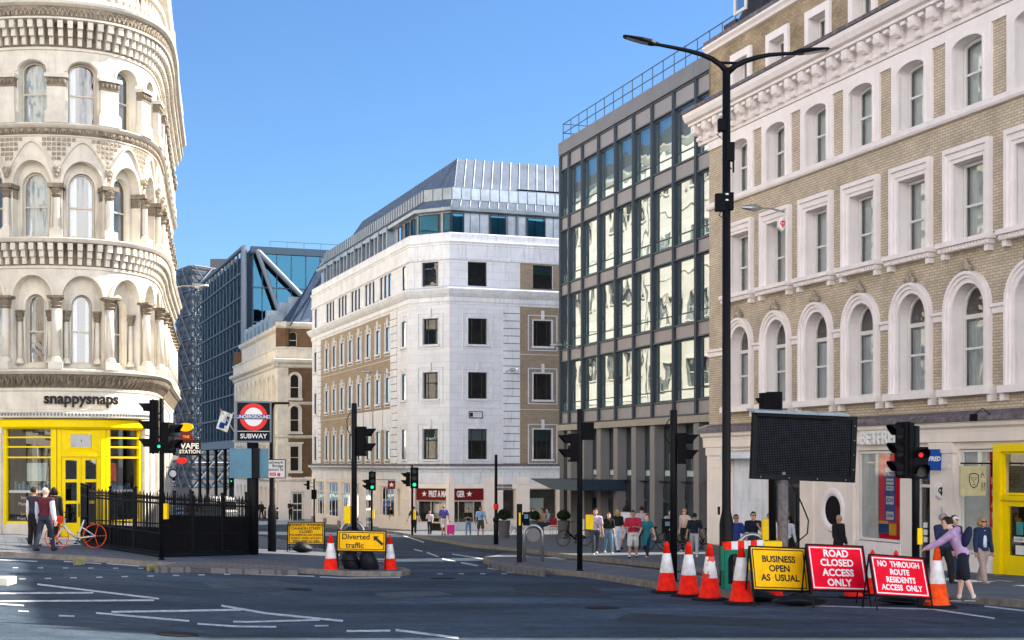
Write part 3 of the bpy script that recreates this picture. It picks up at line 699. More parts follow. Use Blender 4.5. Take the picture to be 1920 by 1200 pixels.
    ops = [Op(1.25,4.1,-1.9,2.16), Op(4.13,6.1,-1.9,2.2), Op(9.28,11.38,-.42,2.1), Op(12.0,12.8,-1.9,2.1), Op(13.95,15.34,-.5,2.1), Op(15.5,18.6,-1.9,2.15), Op(19.6,22.8,-.6,2.1)]
    s = MB(); wall(s, F, 0, UE, -2.6, 2.3, ops+[Op(7.63,8.48,.05,.05,.0)])
    for o in ops: reveal(s, F, o, .3)
    for z in (-.7,-.1,.5,1.1,1.7):                          # stone joints as proud courses
        for a, b in ((6.15,7.55),(8.55,9.2),(12.85,13.85)): s.fbox(F, a, b, z+.012, z+.588, -.01, .012)
    # pilasters
    for a, b in ((.02,1.12),(6.85,7.0),(9.05,9.2),(12.86,13.8)): s.fbox(F, a, b, -1.0, 2.0, .012, .09); s.fbox(F, a-.04, b+.04, 2.0, 2.27, .012, .13); s.fbox(F, a+.12, b-.12 if b-a > .5 else b-.02, 1.6, 1.7, .09, .105)
    s.build('shopfront_wall', M['shopstone'], B)
    s = MB()
    for a, b in ((0,1.2),(6.1,9.25),(11.4,12),(12.8,13.93)): s.fbox(F, a-.02, b+.02, -2.6, -1.05, -.02, .13)
    s.build('dark_plinth', M['granite_dark'], B)
    # round window: deep white ring, dark middle
    s = MB(); FT = F
    c, z = 8.02, .38
    for k in range(28):
        a, b = 2*math.pi*k/28, 2*math.pi*(k+1)/28
        for (r0, w0, r1, w1) in ((.66,.014,.60,.07),(.60,.07,.50,.07),(.50,.07,.42,.02)):
            s.poly([F.P(c+r0*math.cos(a),z+r0*math.sin(a),w0),F.P(c+r0*math.cos(b),z+r0*math.sin(b),w0),F.P(c+r1*math.cos(b),z+r1*math.sin(b),w1),F.P(c+r1*math.cos(a),z+r1*math.sin(a),w1)])
    o = s.build('round_window', M['stucco'], B, label if False else None) if False else s.build('round_window', M['stucco'], B)
    s = MB(); disc(s, F, c, z, 0, .43, .018); s.build('pane', M['black_matt'], o)
    # pale recess on the left with tiled lining
    s = MB(); s.poly([F.P(1.25,-1.9,-.3),F.P(4.1,-1.9,-.3),F.P(4.1,2.16,-.3),F.P(1.25,2.16,-.3)])
    for k in range(4): s.fbox(F, 1.27, 4.08, -1.0+k*.78, -.24+k*.78, -.3, -.285)
    s.sweep(F, 1.2, 4.2, [(-.1,1.86),(.2,1.9),(.2,2.0),(.1,2.1),(-.1,2.15)])
    s.build('stone_recess', M['portland'], B)
    # tall dark glass entrance
    e = window(F, Op(4.15,6.08,-1.6,2.18), .28, B, M['winframe_dark'], M['glass_dark'], fw=.08, rails=[(1.05,.08)], mulls=[4.75,5.4], name='glass_entrance')
    s = MB(); s.poly([F.P(4.13,-1.8,-1.5),F.P(6.1,-1.8,-1.5),F.P(6.1,2.2,-1.5),F.P(4.13,2.2,-1.5)]); s.build('room', M['room'], B)
    # betting shop window
    wn = window(F, Op(9.3,11.36,-.4,2.08), .12, B, M['winframe'], M['glass_shop'], fw=.07, mulls=[], name='shop_window')
    s = MB(); s.poly([F.P(9.3,-.4,-.13),F.P(10.15,-.4,-.13),F.P(10.15,2.08,-.13),F.P(9.3,2.08,-.13)]); s.build('frosted_panel', M['blind'], wn)
    s = MB(); s.fbox(F, 10.16, 11.16, -.38, 2.05, -.19, -.15); s.build('red_poster', M['sign_red'], wn)
    s = MB(); s.fbox(F, 10.42, 10.94, .15, 1.62, -.15, -.146); s.build('blue_poster', M['sign_blue'], wn)
    s = MB(); s.fbox(F, 10.44, 10.92, 1.5, 1.62, -.145, -.142)
    for (z0, z1) in ((1.16,1.32),(1.0,1.12),(.62,.84),(.2,.42)): s.fbox(F, 10.50, 10.86, z0, z1, -.145, -.142)
    s.build('poster_panel', M['sign_white'], wn)
    text(F, 'BIG MATCH', 10.68, 1.42, .10, M['sign_white'], wn, -.145, .004, bold=.02)
    text(F, 'NORWICH', 10.68, 1.24, .085, M['sign_blue'], wn, -.141, .003, bold=.02); text(F, 'LIVERPOOL', 10.68, 1.06, .065, M['sign_blue'], wn, -.141, .003, bold=.02)
    text(F, '£210', 10.68, .73, .15, M['sign_blue'], wn, -.141, .003, bold=.03); text(F, '£22.00', 10.68, .31, .11, M['sign_blue'], wn, -.141, .003, bold=.03)
    s = MB(); s.fbox(F, 9.95, 10.72, -.18, .08, -.144, -.14); s.build('leaflet', M['sign_blue'], wn)
    s = MB(); s.fbox(F, 10.66, 11.0, -.22, .1, -.139, -.135); s.build('leaflet', M['sign_yellow'], wn)
    s = MB(); s.fbox(F, 9.96, 10.6, .08, .16, -.144, -.14); s.build('leaflet', M['sign_yellow'], wn)
    s = MB(); s.fbox(F, 9.25, 11.42, -1.05, -.42, -.02, .03); s.fbox(F, 9.4, 10.2, -.92, -.55, .03, .05); s.fbox(F, 10.4, 11.3, -.92, -.55, .03, .05); s.build('stall_riser', M['stucco'], B)
    d = window(F, Op(12.02,12.78,-1.35,2.08), .2, B, M['winframe'], M['glass_shop'], fw=.08, rails=[(1.15,.08)], name='shop_door')
    s = MB()
    for z, mm in ((.05,0),(-.14,0),(-.33,0)): s.fbox(F, 12.2, 12.38, z, z+.14, -.17, -.165)
    s.build('sticker', M['sign_white'], d); s = MB(); s.fbox(F, 12.15, 12.6, 1.3, 1.5, -.17, -.165); s.build('sticker', M['sign_blue'], d)
    s = MB(); s.poly([F.P(9.2,-1.8,-1.9),F.P(13.0,-1.8,-1.9),F.P(13.0,2.2,-1.9),F.P(9.2,2.2,-1.9)]); s.poly([F.P(15.4,-1.8,-1.9),F.P(22.9,-1.8,-1.9),F.P(22.9,2.2,-1.9),F.P(15.4,2.2,-1.9)]); s.build('room', M['room_warm'], B)
    # grey shop window with a crimson banner
    g = window(F, Op(13.97,15.32,-.48,2.08), .12, B, M['winframe'], M['glass_shop'], fw=.06, name='shop_window')
    s = MB(); s.poly([F.P(13.97,-.48,-.13),F.P(15.0,-.48,-.13),F.P(15.0,2.08,-.13),F.P(13.97,2.08,-.13)]); s.build('frosted_panel', M['blind'], g)
    s = MB(); s.fbox(F, 15.0, 15.26, -.45, 2.0, -.18, -.14); s.build('red_poster', M['roundel_red'], g)
    for i, t in enumerate('HEALTH'[:4]): text(F, t, 15.12, 1.3-i*.28, .22, M['sign_white'], g, -.138, .003, bold=.03)
    s = MB(); s.fbox(F, 15.02, 15.24, -.2, .18, -.138, -.134); s.build('sticker', M['sign_yellow'], g)
    s = MB(); s.fbox(F, 14.03, 14.28, 1.0, 1.3, -.129, -.125); s.build('sticker', M['sign_blue'], g); text(F, 'DENTAL', 14.155, 1.2, .07, M['sign_white'], g, -.124, .002); text(F, 'HEALTH', 14.155, 1.09, .07, M['sign_white'], g, -.124, .002)
    s = MB(); s.fbox(F, 13.9, 15.42, -1.05, -.5, -.02, .03); s.fbox(F, 14.05, 15.3, -.95, -.6, .03, .05); s.build('stall_riser', M['stucco'], B)
    # yellow shop
    y = MB(); y.fbox(F, 15.42, 15.68, -1.35, 2.2, -.05, .10); y.fbox(F, 18.4, 18.6, -1.35, 2.2, -.05, .1); y.fbox(F, 15.681, 18.399, 2.02, 2.2, -.05, .1); y.fbox(F, 15.681, 18.399, .86, .98, -.05, .08)
    y.fbox(F, 17.0, 17.12, -1.3, .86, -.05, .06); yo = y.build('yellow_shopfront', M['yellow'], B, bevel=.01)
    f = window(F, Op(15.69,18.39,.99,2.01), .04, B, M['yellow'], M['glass_shop'], fw=.05, mulls=[17.06], name='fanlight')
    d = MB(); o1 = Op(15.80,16.68,-1.18,.72); d.fbox(F, 15.69, 17.0, -1.3, .85, -.12, -.0) if False else None
    ring(d, F, Op(15.86,16.86,-.45,.72), Op(15.69,17.0,-1.22,.85), -.1, .0, closed=True); d.fbox(F, 15.8, 16.9, -1.05, -.58, 0, .02); d.fbox(F, 15.86, 16.84, -.99, -.64, .02, .03)
    dd = d.build('yellow_door', M['yellow'], B); s = MB(); panefill(s, F, Op(15.86,16.86,-.45,.72), -.06); s.build('pane', M['glass_shop'], dd)
    s = MB(); s.tube([F.P(16.72,-.95,.08),F.P(16.72,.7,.08)], .025, 8); s.fbox(F, 16.70, 16.74, -.6, -.55, 0, .08); s.fbox(F, 16.70, 16.74, .5, .55, 0, .08); s.build('handle', M['galv'], dd)
    s = MB(); s.fbox(F, 16.1, 16.36, .05, .36, -.05, -.045); s.build('sticker', M['sign_white'], dd) if False else s.build('sticker', M['teal'], dd)
    s = MB(); s.fbox(F, 16.02, 16.42, -.12, .0, -.05, -.045); s.fbox(F, 16.05, 16.4, -.22-.55, -.45-.0, -.05, -.045) if False else None; s.fbox(F, 16.08, 16.38, -.42, -.2, -.05, -.045) ; s.build('sticker', M['sign_white'], dd)
    text(F, 'CLOSED', 16.22, -.06, .08, M['sign_black'], dd, -.044, .003)
    s = MB(); s.fbox(F, 15.42, 18.6, -2.4, -1.3, -.2, .06); s.build('doorstep', M['granite_dark'], B)
    # letters on the fascia and signs on the front
    s = text(F, 'BETFRED', 9.75, 2.42, .50, M['sign_white'], B, .15, .07, align='LEFT', bold=.025, name='shop_name_lettering')
    return B
BB = brick_building()
class LF:
    """a facade frame seen from the thing that owns it"""
    def __init__(s, F, root):
        s.F = F; s.d = root.location.copy(); s.L = getattr(F, 'L', 0); s.cv = isinstance(F, Cv)
        if s.cv: s.__class__ = LFC
    def P(s, u, v, w=0): return s.F.P(u, v, w)-s.d
    def seg(s, a, b): return s.F.seg(a, b)
    def N(s, u): return s.F.N(u)
class LFC(LF, Cv):
    def __init__(s): pass
    P = LF.P; seg = LF.seg; N = LF.N
# ================================================================== glass office block
def glass_building():
    P0, P1 = (2.70,79.07), (8.50,61.70)
    B = empty('glass_office_building', (P0[0],P0[1],-2.6), 0, 'grey glass office block with a gridded curtain wall and roof railing beside the brick building', 'building')
    F = LF(Fr(P0, P1), B); UE = 26.0
    ms = [.0,1.32,3.30,5.59,7.84,10.10,12.30,14.68,17.0,19.3,21.6,23.9,26.0]
    rows = [(15.2,17.7),(11.55,14.4),(7.95,10.85),(4.55,7.25)]
    for i, (a, b) in enumerate(zip(ms, ms[1:])):
        for (z0, z1) in rows:
            if i > 8: continue
            o = Op(a+.10, b-.10, z0+.02, z1-.02)
            f = window(F, o, .12, B, M['mullion'], M['glass_office'], fw=.05, rails=[(z0+.48,.05)], mulls=[a+.42])
            s = MB(); s.poly([F.P(o.a,z0,-.112),F.P(o.b,z0,-.112),F.P(o.b,z0+.47,-.112),F.P(o.a,z0+.47,-.112)])
            s.build('frosted_strip', M['frosted'], f)
            bl = MB(); q = R.random()
            zz = z0+.5 if q < .55 else z0+.5+(z1-z0-.5)*R.uniform(.1,.5); bl.poly([F.P(o.a,zz,-.4),F.P(o.b,zz,-.4),F.P(o.b,z1,-.4),F.P(o.a,z1,-.4)]); bl.build('blind', M['grey_blind'], f); bl = MB(); bl.poly([F.P(o.a,z0+.5,-.3),F.P(o.b,z0+.5,-.3),F.P(o.b,z0+1.15,-.3),F.P(o.a,z0+1.15,-.3)]); bl.build('screen', M['blind'], f)  # pale blind and screen added behind the glass to make it read lighter
    s = MB()
    for (a, b) in zip(ms, ms[1:]):
        for (z0, z1) in ((17.78,18.5),(14.48,15.12),(10.93,11.47),(7.33,7.87),(3.93,4.47)):
            s.mark(); s.fbox(F, a+.11, b-.11, z0, z1, -.1, -.02)
    s.each('spandrel_panel', M['spandrel'], B)
    s = MB()
    for u in ms:
        s.fbox(F, u-.095, u-.035, 3.85, 18.55, -.12, .10); s.fbox(F, u+.035, u+.095, 3.85, 18.55, -.12, .10); s.fbox(F, u-.034, u+.034, 3.85, 18.55, -.12, .03)
    for z in (17.74,18.53,14.44,15.16,10.89,11.51,7.29,7.91,4.51,3.89):
        s.fbox(F, -.12, UE, z-.03, z+.03, -.12, .06)
    s.build('mullion_grid', M['mullion'], B)
    s = MB(); us = [-.14,1.9,4.4,6.9,9.4,11.9,14.4,16.9,19.4,21.9,24.4,26]
    for a, b in zip(us, us[1:]): s.fbox(F, a+.008, b-.008, 18.6, 19.3, -.5, .12)
    s.fbox(F, -.14, UE, 18.605, 19.29, -.6, .108); s.build('parapet', M['fascia_metal'], B)
    s = MB()
    for a, b in zip(us, us[1:]): s.fbox(F, a+.008, b-.008, 3.52, 3.83, -.5, .16)
    s.fbox(F, -.14, UE, 3.525, 3.825, -.6, .148); s.build('stone_band', M['beam'], B)
    s = MB()                                       # roof railing
    for i in range(22):
        u = .05+i*1.2; s.tube([F.P(u,19.3,-.1),F.P(u,20.35,-.1)], .025, 6)
    for z in (19.85,20.35): s.tube([F.P(.05,z,-.1),F.P(25.3,z,-.1)], .025, 6); s.tube([F.P(.05,z,-.1),F.P(.05,z,-12)], .025, 6)
    for i in range(1,9): s.tube([F.P(.05,19.3,-.1-i*1.4),F.P(.05,20.35,-.1-i*1.4)], .025, 6)
    s.build('roof_railing', M['steel_blue'], B)
    # two-storey colonnade of granite piers
    for i, u in enumerate(ms[1:]):
        s = MB(); s.fbox(F, u-.27, u+.27, -3.2, 3.51, -.55, .04)
        for k in range(8): s.fbox(F, u-.272, u+.272, -2.4+k*.75, -2.388+k*.75, -.5, .043)
        s.build('granite_pier', M['granite'], B)
    s = MB(); s.fbox(F, -.14, .5, -3.2, 3.51, -.55, .04); s.fbox(F, -.16, .52, -3.2, -1.4, -.55, .06); s.build('granite_pier', M['granite_dark'], B)
    for i, (a, b) in enumerate(zip([.25]+ms[1:], ms[1:])):
        if i > 9: continue
        A, C = a+.27, b-.27
        f = window(F, Op(A,C,1.1,3.5), .5, B, M['mullion'], M['glass_office'], fw=.04, rails=[(1.42,.05)])
        s = MB(); s.poly([F.P(A,1.12,-.47),F.P(C,1.12,-.47),F.P(C,1.4,-.47),F.P(A,1.4,-.47)]); s.build('frosted_strip', M['frosted'], f)
        s = MB(); s.poly([F.P(A,1.44,-.7),F.P(C,1.44,-.7),F.P(C,2.2,-.7),F.P(A,2.2,-.7)]); s.build('screen', M['blind'], f)
        s = MB(); s.fbox(F, A, C, -.02, 1.08, -.5, -.44)
        if i > 3:
            for k in range(8): s.fbox(F, A, C, .42+k*.075-.35, .45+k*.075-.35, -.44, -.40)
            for k in range(9): u = A+(C-A)*k/8; s.fbox(F, u-.015, u+.015, .05, .66, -.44, -.39)
        s.build('vent_grille', M['mullion'] if i > 3 else M['fascia_metal'], B)
        f = window(F, Op(A,C,-2.9,-.04), .45, B, M['mullion'], M['glass_office'] if i in (0,1,3) else M['glass_dark'], fw=.05, mulls=[(A+C)/2] if i == 3 else [])
        if i >= 4:
            s = MB(); s.poly([F.P(A,-2.9,-.52),F.P(C,-2.9,-.52),F.P(C,-.1,-.52),F.P(A,-.1,-.52)]); s.build('teal_panel', M['teal'] if i % 2 == 0 else M['frosted'], f)
    for u in (3.3, 5.59):
        s = MB(); s.fbox(F, u-.29, u+.29, -2.5, -1.2, -.0, .06); s.build('white_panel', M['sign_white'], B)
        text(F, 'N°', u, -1.6, .3, M['sign_black'], B, .06, .004, name='panel_lettering')
    # canopy with a curved underside
    s = MB(); n = 14
    for k in range(n):
        a, b = 1.2+7.0*k/n, 1.2+7.0*(k+1)/n; f_ = lambda t: .52+.30*((t-1.2)/7.0)**2*0+(.0 if t < 2 else 0)
        za, zb = .92, .92; la, lb = .92-.5*min(1,(a-1.2)/3.4), .92-.5*min(1,(b-1.2)/3.4)
        s.poly([F.P(a,za,2.2),F.P(b,zb,2.2),F.P(b,zb,-.4),F.P(a,za,-.4)]); s.poly([F.P(a,la-.03,2.2),F.P(b,lb-.03,2.2),F.P(b,zb,2.2),F.P(a,za,2.2)])
        s.poly([F.P(a,la-.03,2.2),F.P(b,lb-.03,2.2),F.P(b,lb-.03,-.4),F.P(a,la-.03,-.4)])
    s.poly([F.P(8.2,.39,2.2),F.P(8.2,.92,2.2),F.P(8.2,.92,-.4),F.P(8.2,.39,-.4)]); s.build('canopy', M['steel_blue'], B)
    # structure: roof, ends, floors and back
    s = MB(); D = -20
    s.poly([F.P(0,19.25,-.5),F.P(UE,19.25,-.5),F.P(UE,19.25,D),F.P(0,19.25,D)])
    s.poly([F.P(-.1,-3.2,-.1),F.P(-.1,19.28,-.1),F.P(-.1,19.28,D),F.P(-.1,-3.2,D)]); s.poly([F.P(UE,-3.2,-.1),F.P(UE,19.2,-.1),F.P(UE,19.2,D),F.P(UE,-3.2,D)])
    s.poly([F.P(0,-3.2,D),F.P(UE,-3.2,D),F.P(UE,19.2,D),F.P(0,19.2,D)]); s.build('side_wall', M['fascia_metal'], B)
    s = MB()
    for z in (18.5,15.1,11.5,7.9,4.5,.9): s.poly([F.P(0,z,-.13),F.P(UE,z,-.13),F.P(UE,z,-5),F.P(0,z,-5)])
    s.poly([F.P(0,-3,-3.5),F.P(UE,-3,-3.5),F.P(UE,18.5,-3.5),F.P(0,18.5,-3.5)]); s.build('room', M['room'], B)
    # small bracket lamp
    return B
GB = glass_building()
# ================================================================== white stone building with the cafe
def offs(pts, w):
    """polyline moved outwards by w (left side of travel is inwards)"""
    out = []
    for i in range(len(pts)):
        p = Vector(pts[i]); ns = []
        for a, b in ((i-1,i),(i,i+1)):
            if 0 <= a and b < len(pts):
                t = (Vector(pts[b])-Vector(pts[a])).normalized(); ns.append(Vector((t.y,-t.x)))
        if len(ns) == 1: out.append(p+ns[0]*w)
        else:
            m = (ns[0]+ns[1]).normalized(); out.append(p+m*(w/m.dot(ns[0])))
    return out
def pret_building():
    A=(-3.84,88.7);Bp=(2.94,91.2);C=(-6.41,90.2);D=(-16.4,118.2)
    RL = 32.0; t = (Vector(Bp)-Vector(A)).normalized(); E = tuple(Vector(A)+t*RL)
    B = empty('white_stone_building', (-3.84,88.7,-2.7), 0, 'white stone corner building with brick panels, zinc attic roof and a dark red cafe front', 'building')
    FL, FC, FR_ = LF(Fr(C, D), B), LF(Fr(C, A), B), LF(Fr(A, E), B)
    LL = 29.73; CL = 2.97
    off = B.location
    poly = [D, C, A, E]
    def band(s, prof, m=0):
        for (w0,z0),(w1,z1) in zip(prof, prof[1:]):
            a, b = offs(poly, w0), offs(poly, w1)
            for k in range(3):
                q = [(a[k],z0),(a[k+1],z0),(b[k+1],z1),(b[k],z1)]
                s.poly([Vector((p.x,p.y,z))-off for p, z in q], [(0,z0),((a[k+1]-a[k]).length,z0),((a[k+1]-a[k]).length,z1),(0,z1)], m)
    wl = [1.34,5.37,7.99,10.74,13.42,16.09,18.79,21.47,24.11,28.33]
    fl = [(1.98,3.86),(5.73,7.38),(9.10,10.72)]
    stone, brick, joint = MB(), MB(), MB()
    sur = []
    def storey_ops(cs, hw, z): return [Op(c-hw, c+hw, z[0], z[1]) for c in cs]
    def deco(F, o, tw, name='window_surround'):
        s = MB(); reveal(s, F, o, .28 if F is not FL else .10); ring(s, F, o, Op(o.a-.07,o.b+.07,o.c,o.d+.07), -.01, .03)
        big = Op(o.a-tw,o.b+tw,o.c-.28,o.d+.34); b2 = Op(o.a-tw-.07,o.b+tw+.07,o.c-.36,o.d+.41)
        ring(s, F, Op(o.a-tw+.05,o.b+tw-.05,o.c-.23,o.d+.29), big, -.01, .05, closed=True)
        m = (o.a+o.b)/2; s.fbox(F, m-.09, m+.09, o.d+.05, o.d+.62, -.01, .10)
        s.fbox(F, o.a-.12, o.b+.12, o.c-.12, o.c, -.01, .12)
        s.build(name, M['portland'], B)
    # ---- left street face
    opsL = []
    for z in fl: opsL += storey_ops(wl, .50, z)
    def rng(F, a, b, z0, z1, mb, ops): wall(mb, F, a, b, z0, z1, ops)
    for (a, b, mb) in ((0,4.5,stone),(4.5,26.2,brick),(26.2,LL,stone)):
        if mb is brick: mb.mark()
        rng(FL, a, b, 1.62, 11.6, mb, [o for o in opsL if a < o.a < b])
    wall(stone, FC, 0, CL, 1.62, 11.6, [Op(.98,2.13,z[0],z[1]) for z in fl])
    rops = [Op(c-.63, c+.63, z[0], z[1]) for c in (1.82,6.15) for z in fl]+[Op(c-.63,c+.63,z[0],z[1]) for c in (10.0,13.8,17.6,21.4,25.2) for z in fl]
    wall(stone, FR_, 0, 4.63, 1.62, 11.6, rops); brick.mark(); wall(brick, FR_, 4.63, RL, 1.62, 11.6, rops)
    for o in opsL: deco(FL, o, .28)
    for z in fl: deco(FC, Op(.98,2.13,z[0],z[1]), .36)
    for o in rops:
        if o.a < 8: deco(FR_, o, .36)
    # rusticated quoin strips: blocks with open joints
    q = MB()
    for (F, a, b) in ((FL,3.0,4.5),(FL,26.2,27.4),(FR_,3.5,4.6)):
        joint.mark(); joint.fbox(F, a+.01, b-.01, 1.7, 11.55, -.01, .012)
        z = 1.7
        while z < 11.5: q.mark(); q.fbox(F, a, b, z+.02, min(z+.44,11.55), .0, .07); z += .47
    q.each('quoin_block', M['portland'], B); joint.each('quoin_joint', M['portland_joint'], B)
    sp = MB()                       # pale stone panels between the lower windows of the street face
    for c in wl[1:5]: sp.mark(); sp.fbox(FL, c-1.2, c+1.2, 3.95, 5.3, -.01, .02)
    # upper storey
    w4 = [12.72, 14.22]
    lops = []
    for k, c in enumerate([1.34]+[6.0,10.2,14.4,18.6,22.8]+[28.3]):
        if k in (0,6): lops.append(Op(c-.45,c+.45,*w4))
        else: lops += [Op(c+d-.42,c+d+.42,*w4) for d in (-1.05,0,1.05)]
    wall(stone, FL, 0, LL, 12.6, 14.3, lops); cop = Op(.9,2.15,*w4); wall(stone, FC, 0, CL, 12.6, 14.3, [cop])
    r4 = [Op(1.18,2.44,*w4), Op(5.5,6.85,*w4), Op(9.4,10.6,*w4), Op(13.2,14.4,*w4)]
    wall(stone, FR_, 0, 4.63, 12.6, 14.3, r4); brick.mark(); wall(brick, FR_, 4.63, RL, 12.6, 14.3, r4)
    for F, l in ((FL,lops),(FC,[cop]),(FR_,r4[:2])):
        for o in l: s = MB(); reveal(s, F, o, .26 if F is not FL else .12); s.build('window_surround', M['portland'], B)
    s = MB()
    for a, b, F in ((2.7,2.75,FR_),(3.55,3.6,FR_),(.3,.35,FC),(2.5,2.55,FC)): s.mark(); s.fbox(F, a, b, 12.6, 14.3, -.01, .04)
    for k in range(5):
        c = 6.0+4.2*k; s.mark(); s.fbox(FL, c+1.5, c+2.7, 12.75, 14.2, -.01, .06)
    s.each('stone_panel', M['portland'], B)
    # windows
    def win(F, o, dep, kind, mulls=()):
        window(F, o, dep, B, M['winframe_dark'], M['glass_dark'] if kind else M['glass'], fw=.05, mulls=mulls,
               curtain=[(0,1,.62,1)] if R.random() < .45 else None, cmat=M['teal'] if R.random() < .6 else M['blind'])
    for o in opsL: win(FL, o, .08, True)
    for z in fl: win(FC, Op(1.0,2.11,z[0]+.02,z[1]-.02), .2, True, [1.28,1.85])
    for o in rops:
        if o.a < 8: win(FR_, o, .2, True, [o.a+.3,o.b-.3])
    for o in lops: win(FL, o, .10, True)
    win(FC, cop, .2, False); win(FR_, r4[0], .2, True); win(FR_, r4[1], .2, True)
    # horizontal bands and cornices
    s = MB()
    band(s, [(0,11.55),(.03,11.58),(.03,11.66),(.10,11.75),(.10,12.0),(.18,12.05),(.34,12.22),(.46,12.42),(.46,12.5),(.12,12.62),(0,12.66)])
    band(s, [(0,14.28),(.09,14.3),(.12,14.36),(.12,14.46),(.05,14.5),(.05,15.22),(.10,15.24),(.10,15.32),(.18,15.4),(.18,15.46),(.04,15.5),(.04,15.92),(-.0,15.98),(-.9,16.0)])
    band(s, [(0,.46),(.02,.5),(.02,1.15),(.06,1.18),(.10,1.3),(.34,1.44),(.36,1.53),(.03,1.64)])
    for z in (5.1,8.55): band(s, [(0,z),(.012,z+.005),(.012,z+.03),(0,z+.035)])
    s.build('cornice', M['portland'], B)
    s = MB(); band(s, [(.365,1.535),(.365,1.58),(.06,1.69),(.0,1.70)]); s.build('lead_flashing', M['leadgrey'], B)
    stone.build('wall', M['portland_wall'], B); brick.each('brick_panel', M['brick2'], B); sp.each('stone_panel', M['portland'], B)
    # zinc attic
    z_ = MB(); band(z_, [(-.75,15.9),(-.75,17.42)]); z_.build('zinc_wall', M['zinc'], B)
    z_ = MB(); band(z_, [(-.75,17.40),(-.35,17.42),(-.33,17.62),(-.42,17.66),(-1.0,18.22),(-1.0,18.95),(-1.06,19.02),(-3.2,19.02)]); z_.build('zinc_eaves', M['zinc'], B)
    ins = [(Vector(p.to_tuple())) for p in offs(poly, -3.2)]
    rf = MB(); pl0, pl1 = offs(poly, -2.0), offs(poly, -3.5)
    # the main slope starts some way along the street face
    rf_off = Vector((off.x,off.y))
    def roofpoly(pa, pb, za, zb): rf.poly([Vector((p.x,p.y,z))-off for p, z in ((pa[0],za),(pa[1],za),(pb[1],zb),(pb[0],zb))])
    d0 = pl0[1]+(pl0[0]-pl0[1])*.93; d1 = pl1[1]+(pl1[0]-pl1[1])*.9
    roofpoly((d0,pl0[1]),(d1,pl1[1]),19.0,21.3); roofpoly((pl0[1],pl0[2]),(pl1[1],pl1[2]),19.0,21.3); roofpoly((pl0[2],pl0[3]),(pl1[2],pl1[3]),19.0,21.3)
    far = Vector((14,122))
    rf.poly([Vector((p.x,p.y,21.3))-off for p in (d1,pl1[1],pl1[2],pl1[3],far)]); rf.build('zinc_roof', M['zinc'], B)
    sm = MB()                       # standing seams
    for k in range(3):
        sm.mark(); segs = [(offs(poly,-.42),17.68,offs(poly,-1.0),18.24),(offs(poly,-.985),18.22,offs(poly,-.985),18.96),(pl0,19.02,pl1,21.32),(offs(poly,-.74),15.95,offs(poly,-.74),17.4)]
        for si, (a, z0, b, z1) in enumerate(segs):
            L = (a[k+1]-a[k]).length; n = max(2, int(L/(.62 if si != 2 else .62)))
            if k == 2: n = min(n, 60)
            for i in range(n+1):
                f = i/n
                if si == 2 and k == 0 and f < .1: continue
                if si == 3 and k != 2: continue
                p, q2 = a[k].lerp(a[k+1], f), b[k].lerp(b[k+1], f)
                p3, q3 = Vector((p.x,p.y,z0))-off, Vector((q2.x,q2.y,z1))-off
                sm.tube([p3, q3], .028, 4, caps=False)
    sm.each('roof_seam', M['steel_light'], B)
    s = MB()
    for F, a, b in ((FR_,5.2,13.2),(FR_,14.6,20),(FL,2,9.5),(FL,10,26)):
        s.mark(); s.fbox(F, a, b, 19.03, 19.3, -2.4, -1.9)
    s.each('roof_vent_slot', M['black_matt'], B)
    for F, lst in ((FL,[(1.2,1.9),(2.6,3.3),(4.2,5.1)]+[(7.0+2.35*k,7.8+2.35*k) for k in range(9)]),(FC,[(.25,1.75),(2.1,2.75)]),(FR_,[(.2,1.15),(2.85,3.95),(5.35,6.6),(8.6,9.8)])):
        for i, (a, b) in enumerate(lst):
            window(F, Op(a,b,16.05,17.3), -.0, B, M['winframe_dark'], M['glass_blue'] if F is not FL or i < 2 else M['glass_dark'], fw=.05, w=-.66, name='attic_window')
            if F is FL and i > 2:
                s = MB(); s.fbox(F, a-.2, a-.001, 15.95, 17.6, -.8, -.3); s.fbox(F, b+.001, b+.2, 15.95, 17.6, -.8, -.3); s.fbox(F, a-.2, b+.2, 17.3, 17.62, -.8, -.28); s.build('dormer', M['zinc'], B)
    s = MB(); s.tube([FR_.P(4.7,15.9,-.6),FR_.P(4.7,17.5,-.6)], .05, 6); s.build('downpipe', M['steel_light'], B)
    # ---- ground floor
    g = MB(); 
    gR = [Op(-.0+.02+.85-.85+.02,.03,0,0)]
    opR = [Op(.32,2.55,-3.2,.20), Op(4.75-.35,5.25,-1.9,.16)]
    gl = [(.38,1.95,'pret'),(4.45,5.35,'win'),(6.35,8.3,'big')]
    # window openings of the right face, from the photograph: cafe 848-900, window 942-968, window 993-1046
    opsR = [Op(.30,2.25,-3.2,.17), Op(3.50,4.35,-1.80,.14), Op(5.28,7.18,-2.0,.14), Op(9.5,12.5,-2.0,.14), Op(14.5,17.5,-2.0,.14)]
    opC = Op(.42,2.72,-3.2,.17)
    opsG = [Op(2.2,3.0,-1.7,.1), Op(3.8,7.6,-1.8,.2), Op(9.4,12.2,-3.2,.2), Op(13.3,15.2,-3.2,.3), Op(16.2,19.2,-3.2,.3), Op(20.2,24.2,-2.4,.3), Op(25.2,28.4,-2.4,.3)]
    wall(g, FR_, 0, RL, -3.6, .5, opsR); wall(g, FC, 0, CL, -3.6, .5, [opC]); wall(g, FL, 0, LL, -4.6, .5, opsG)
    for F, l in ((FR_,opsR),(FC,[opC]),(FL,opsG)):
        for o in l: reveal(g, F, o, .35 if F is not FL else .14)
    g.build('ground_floor_wall', M['shopstone'], B)
    r_ = MB()                        # rusticated courses standing proud between joints
    pk = MB()
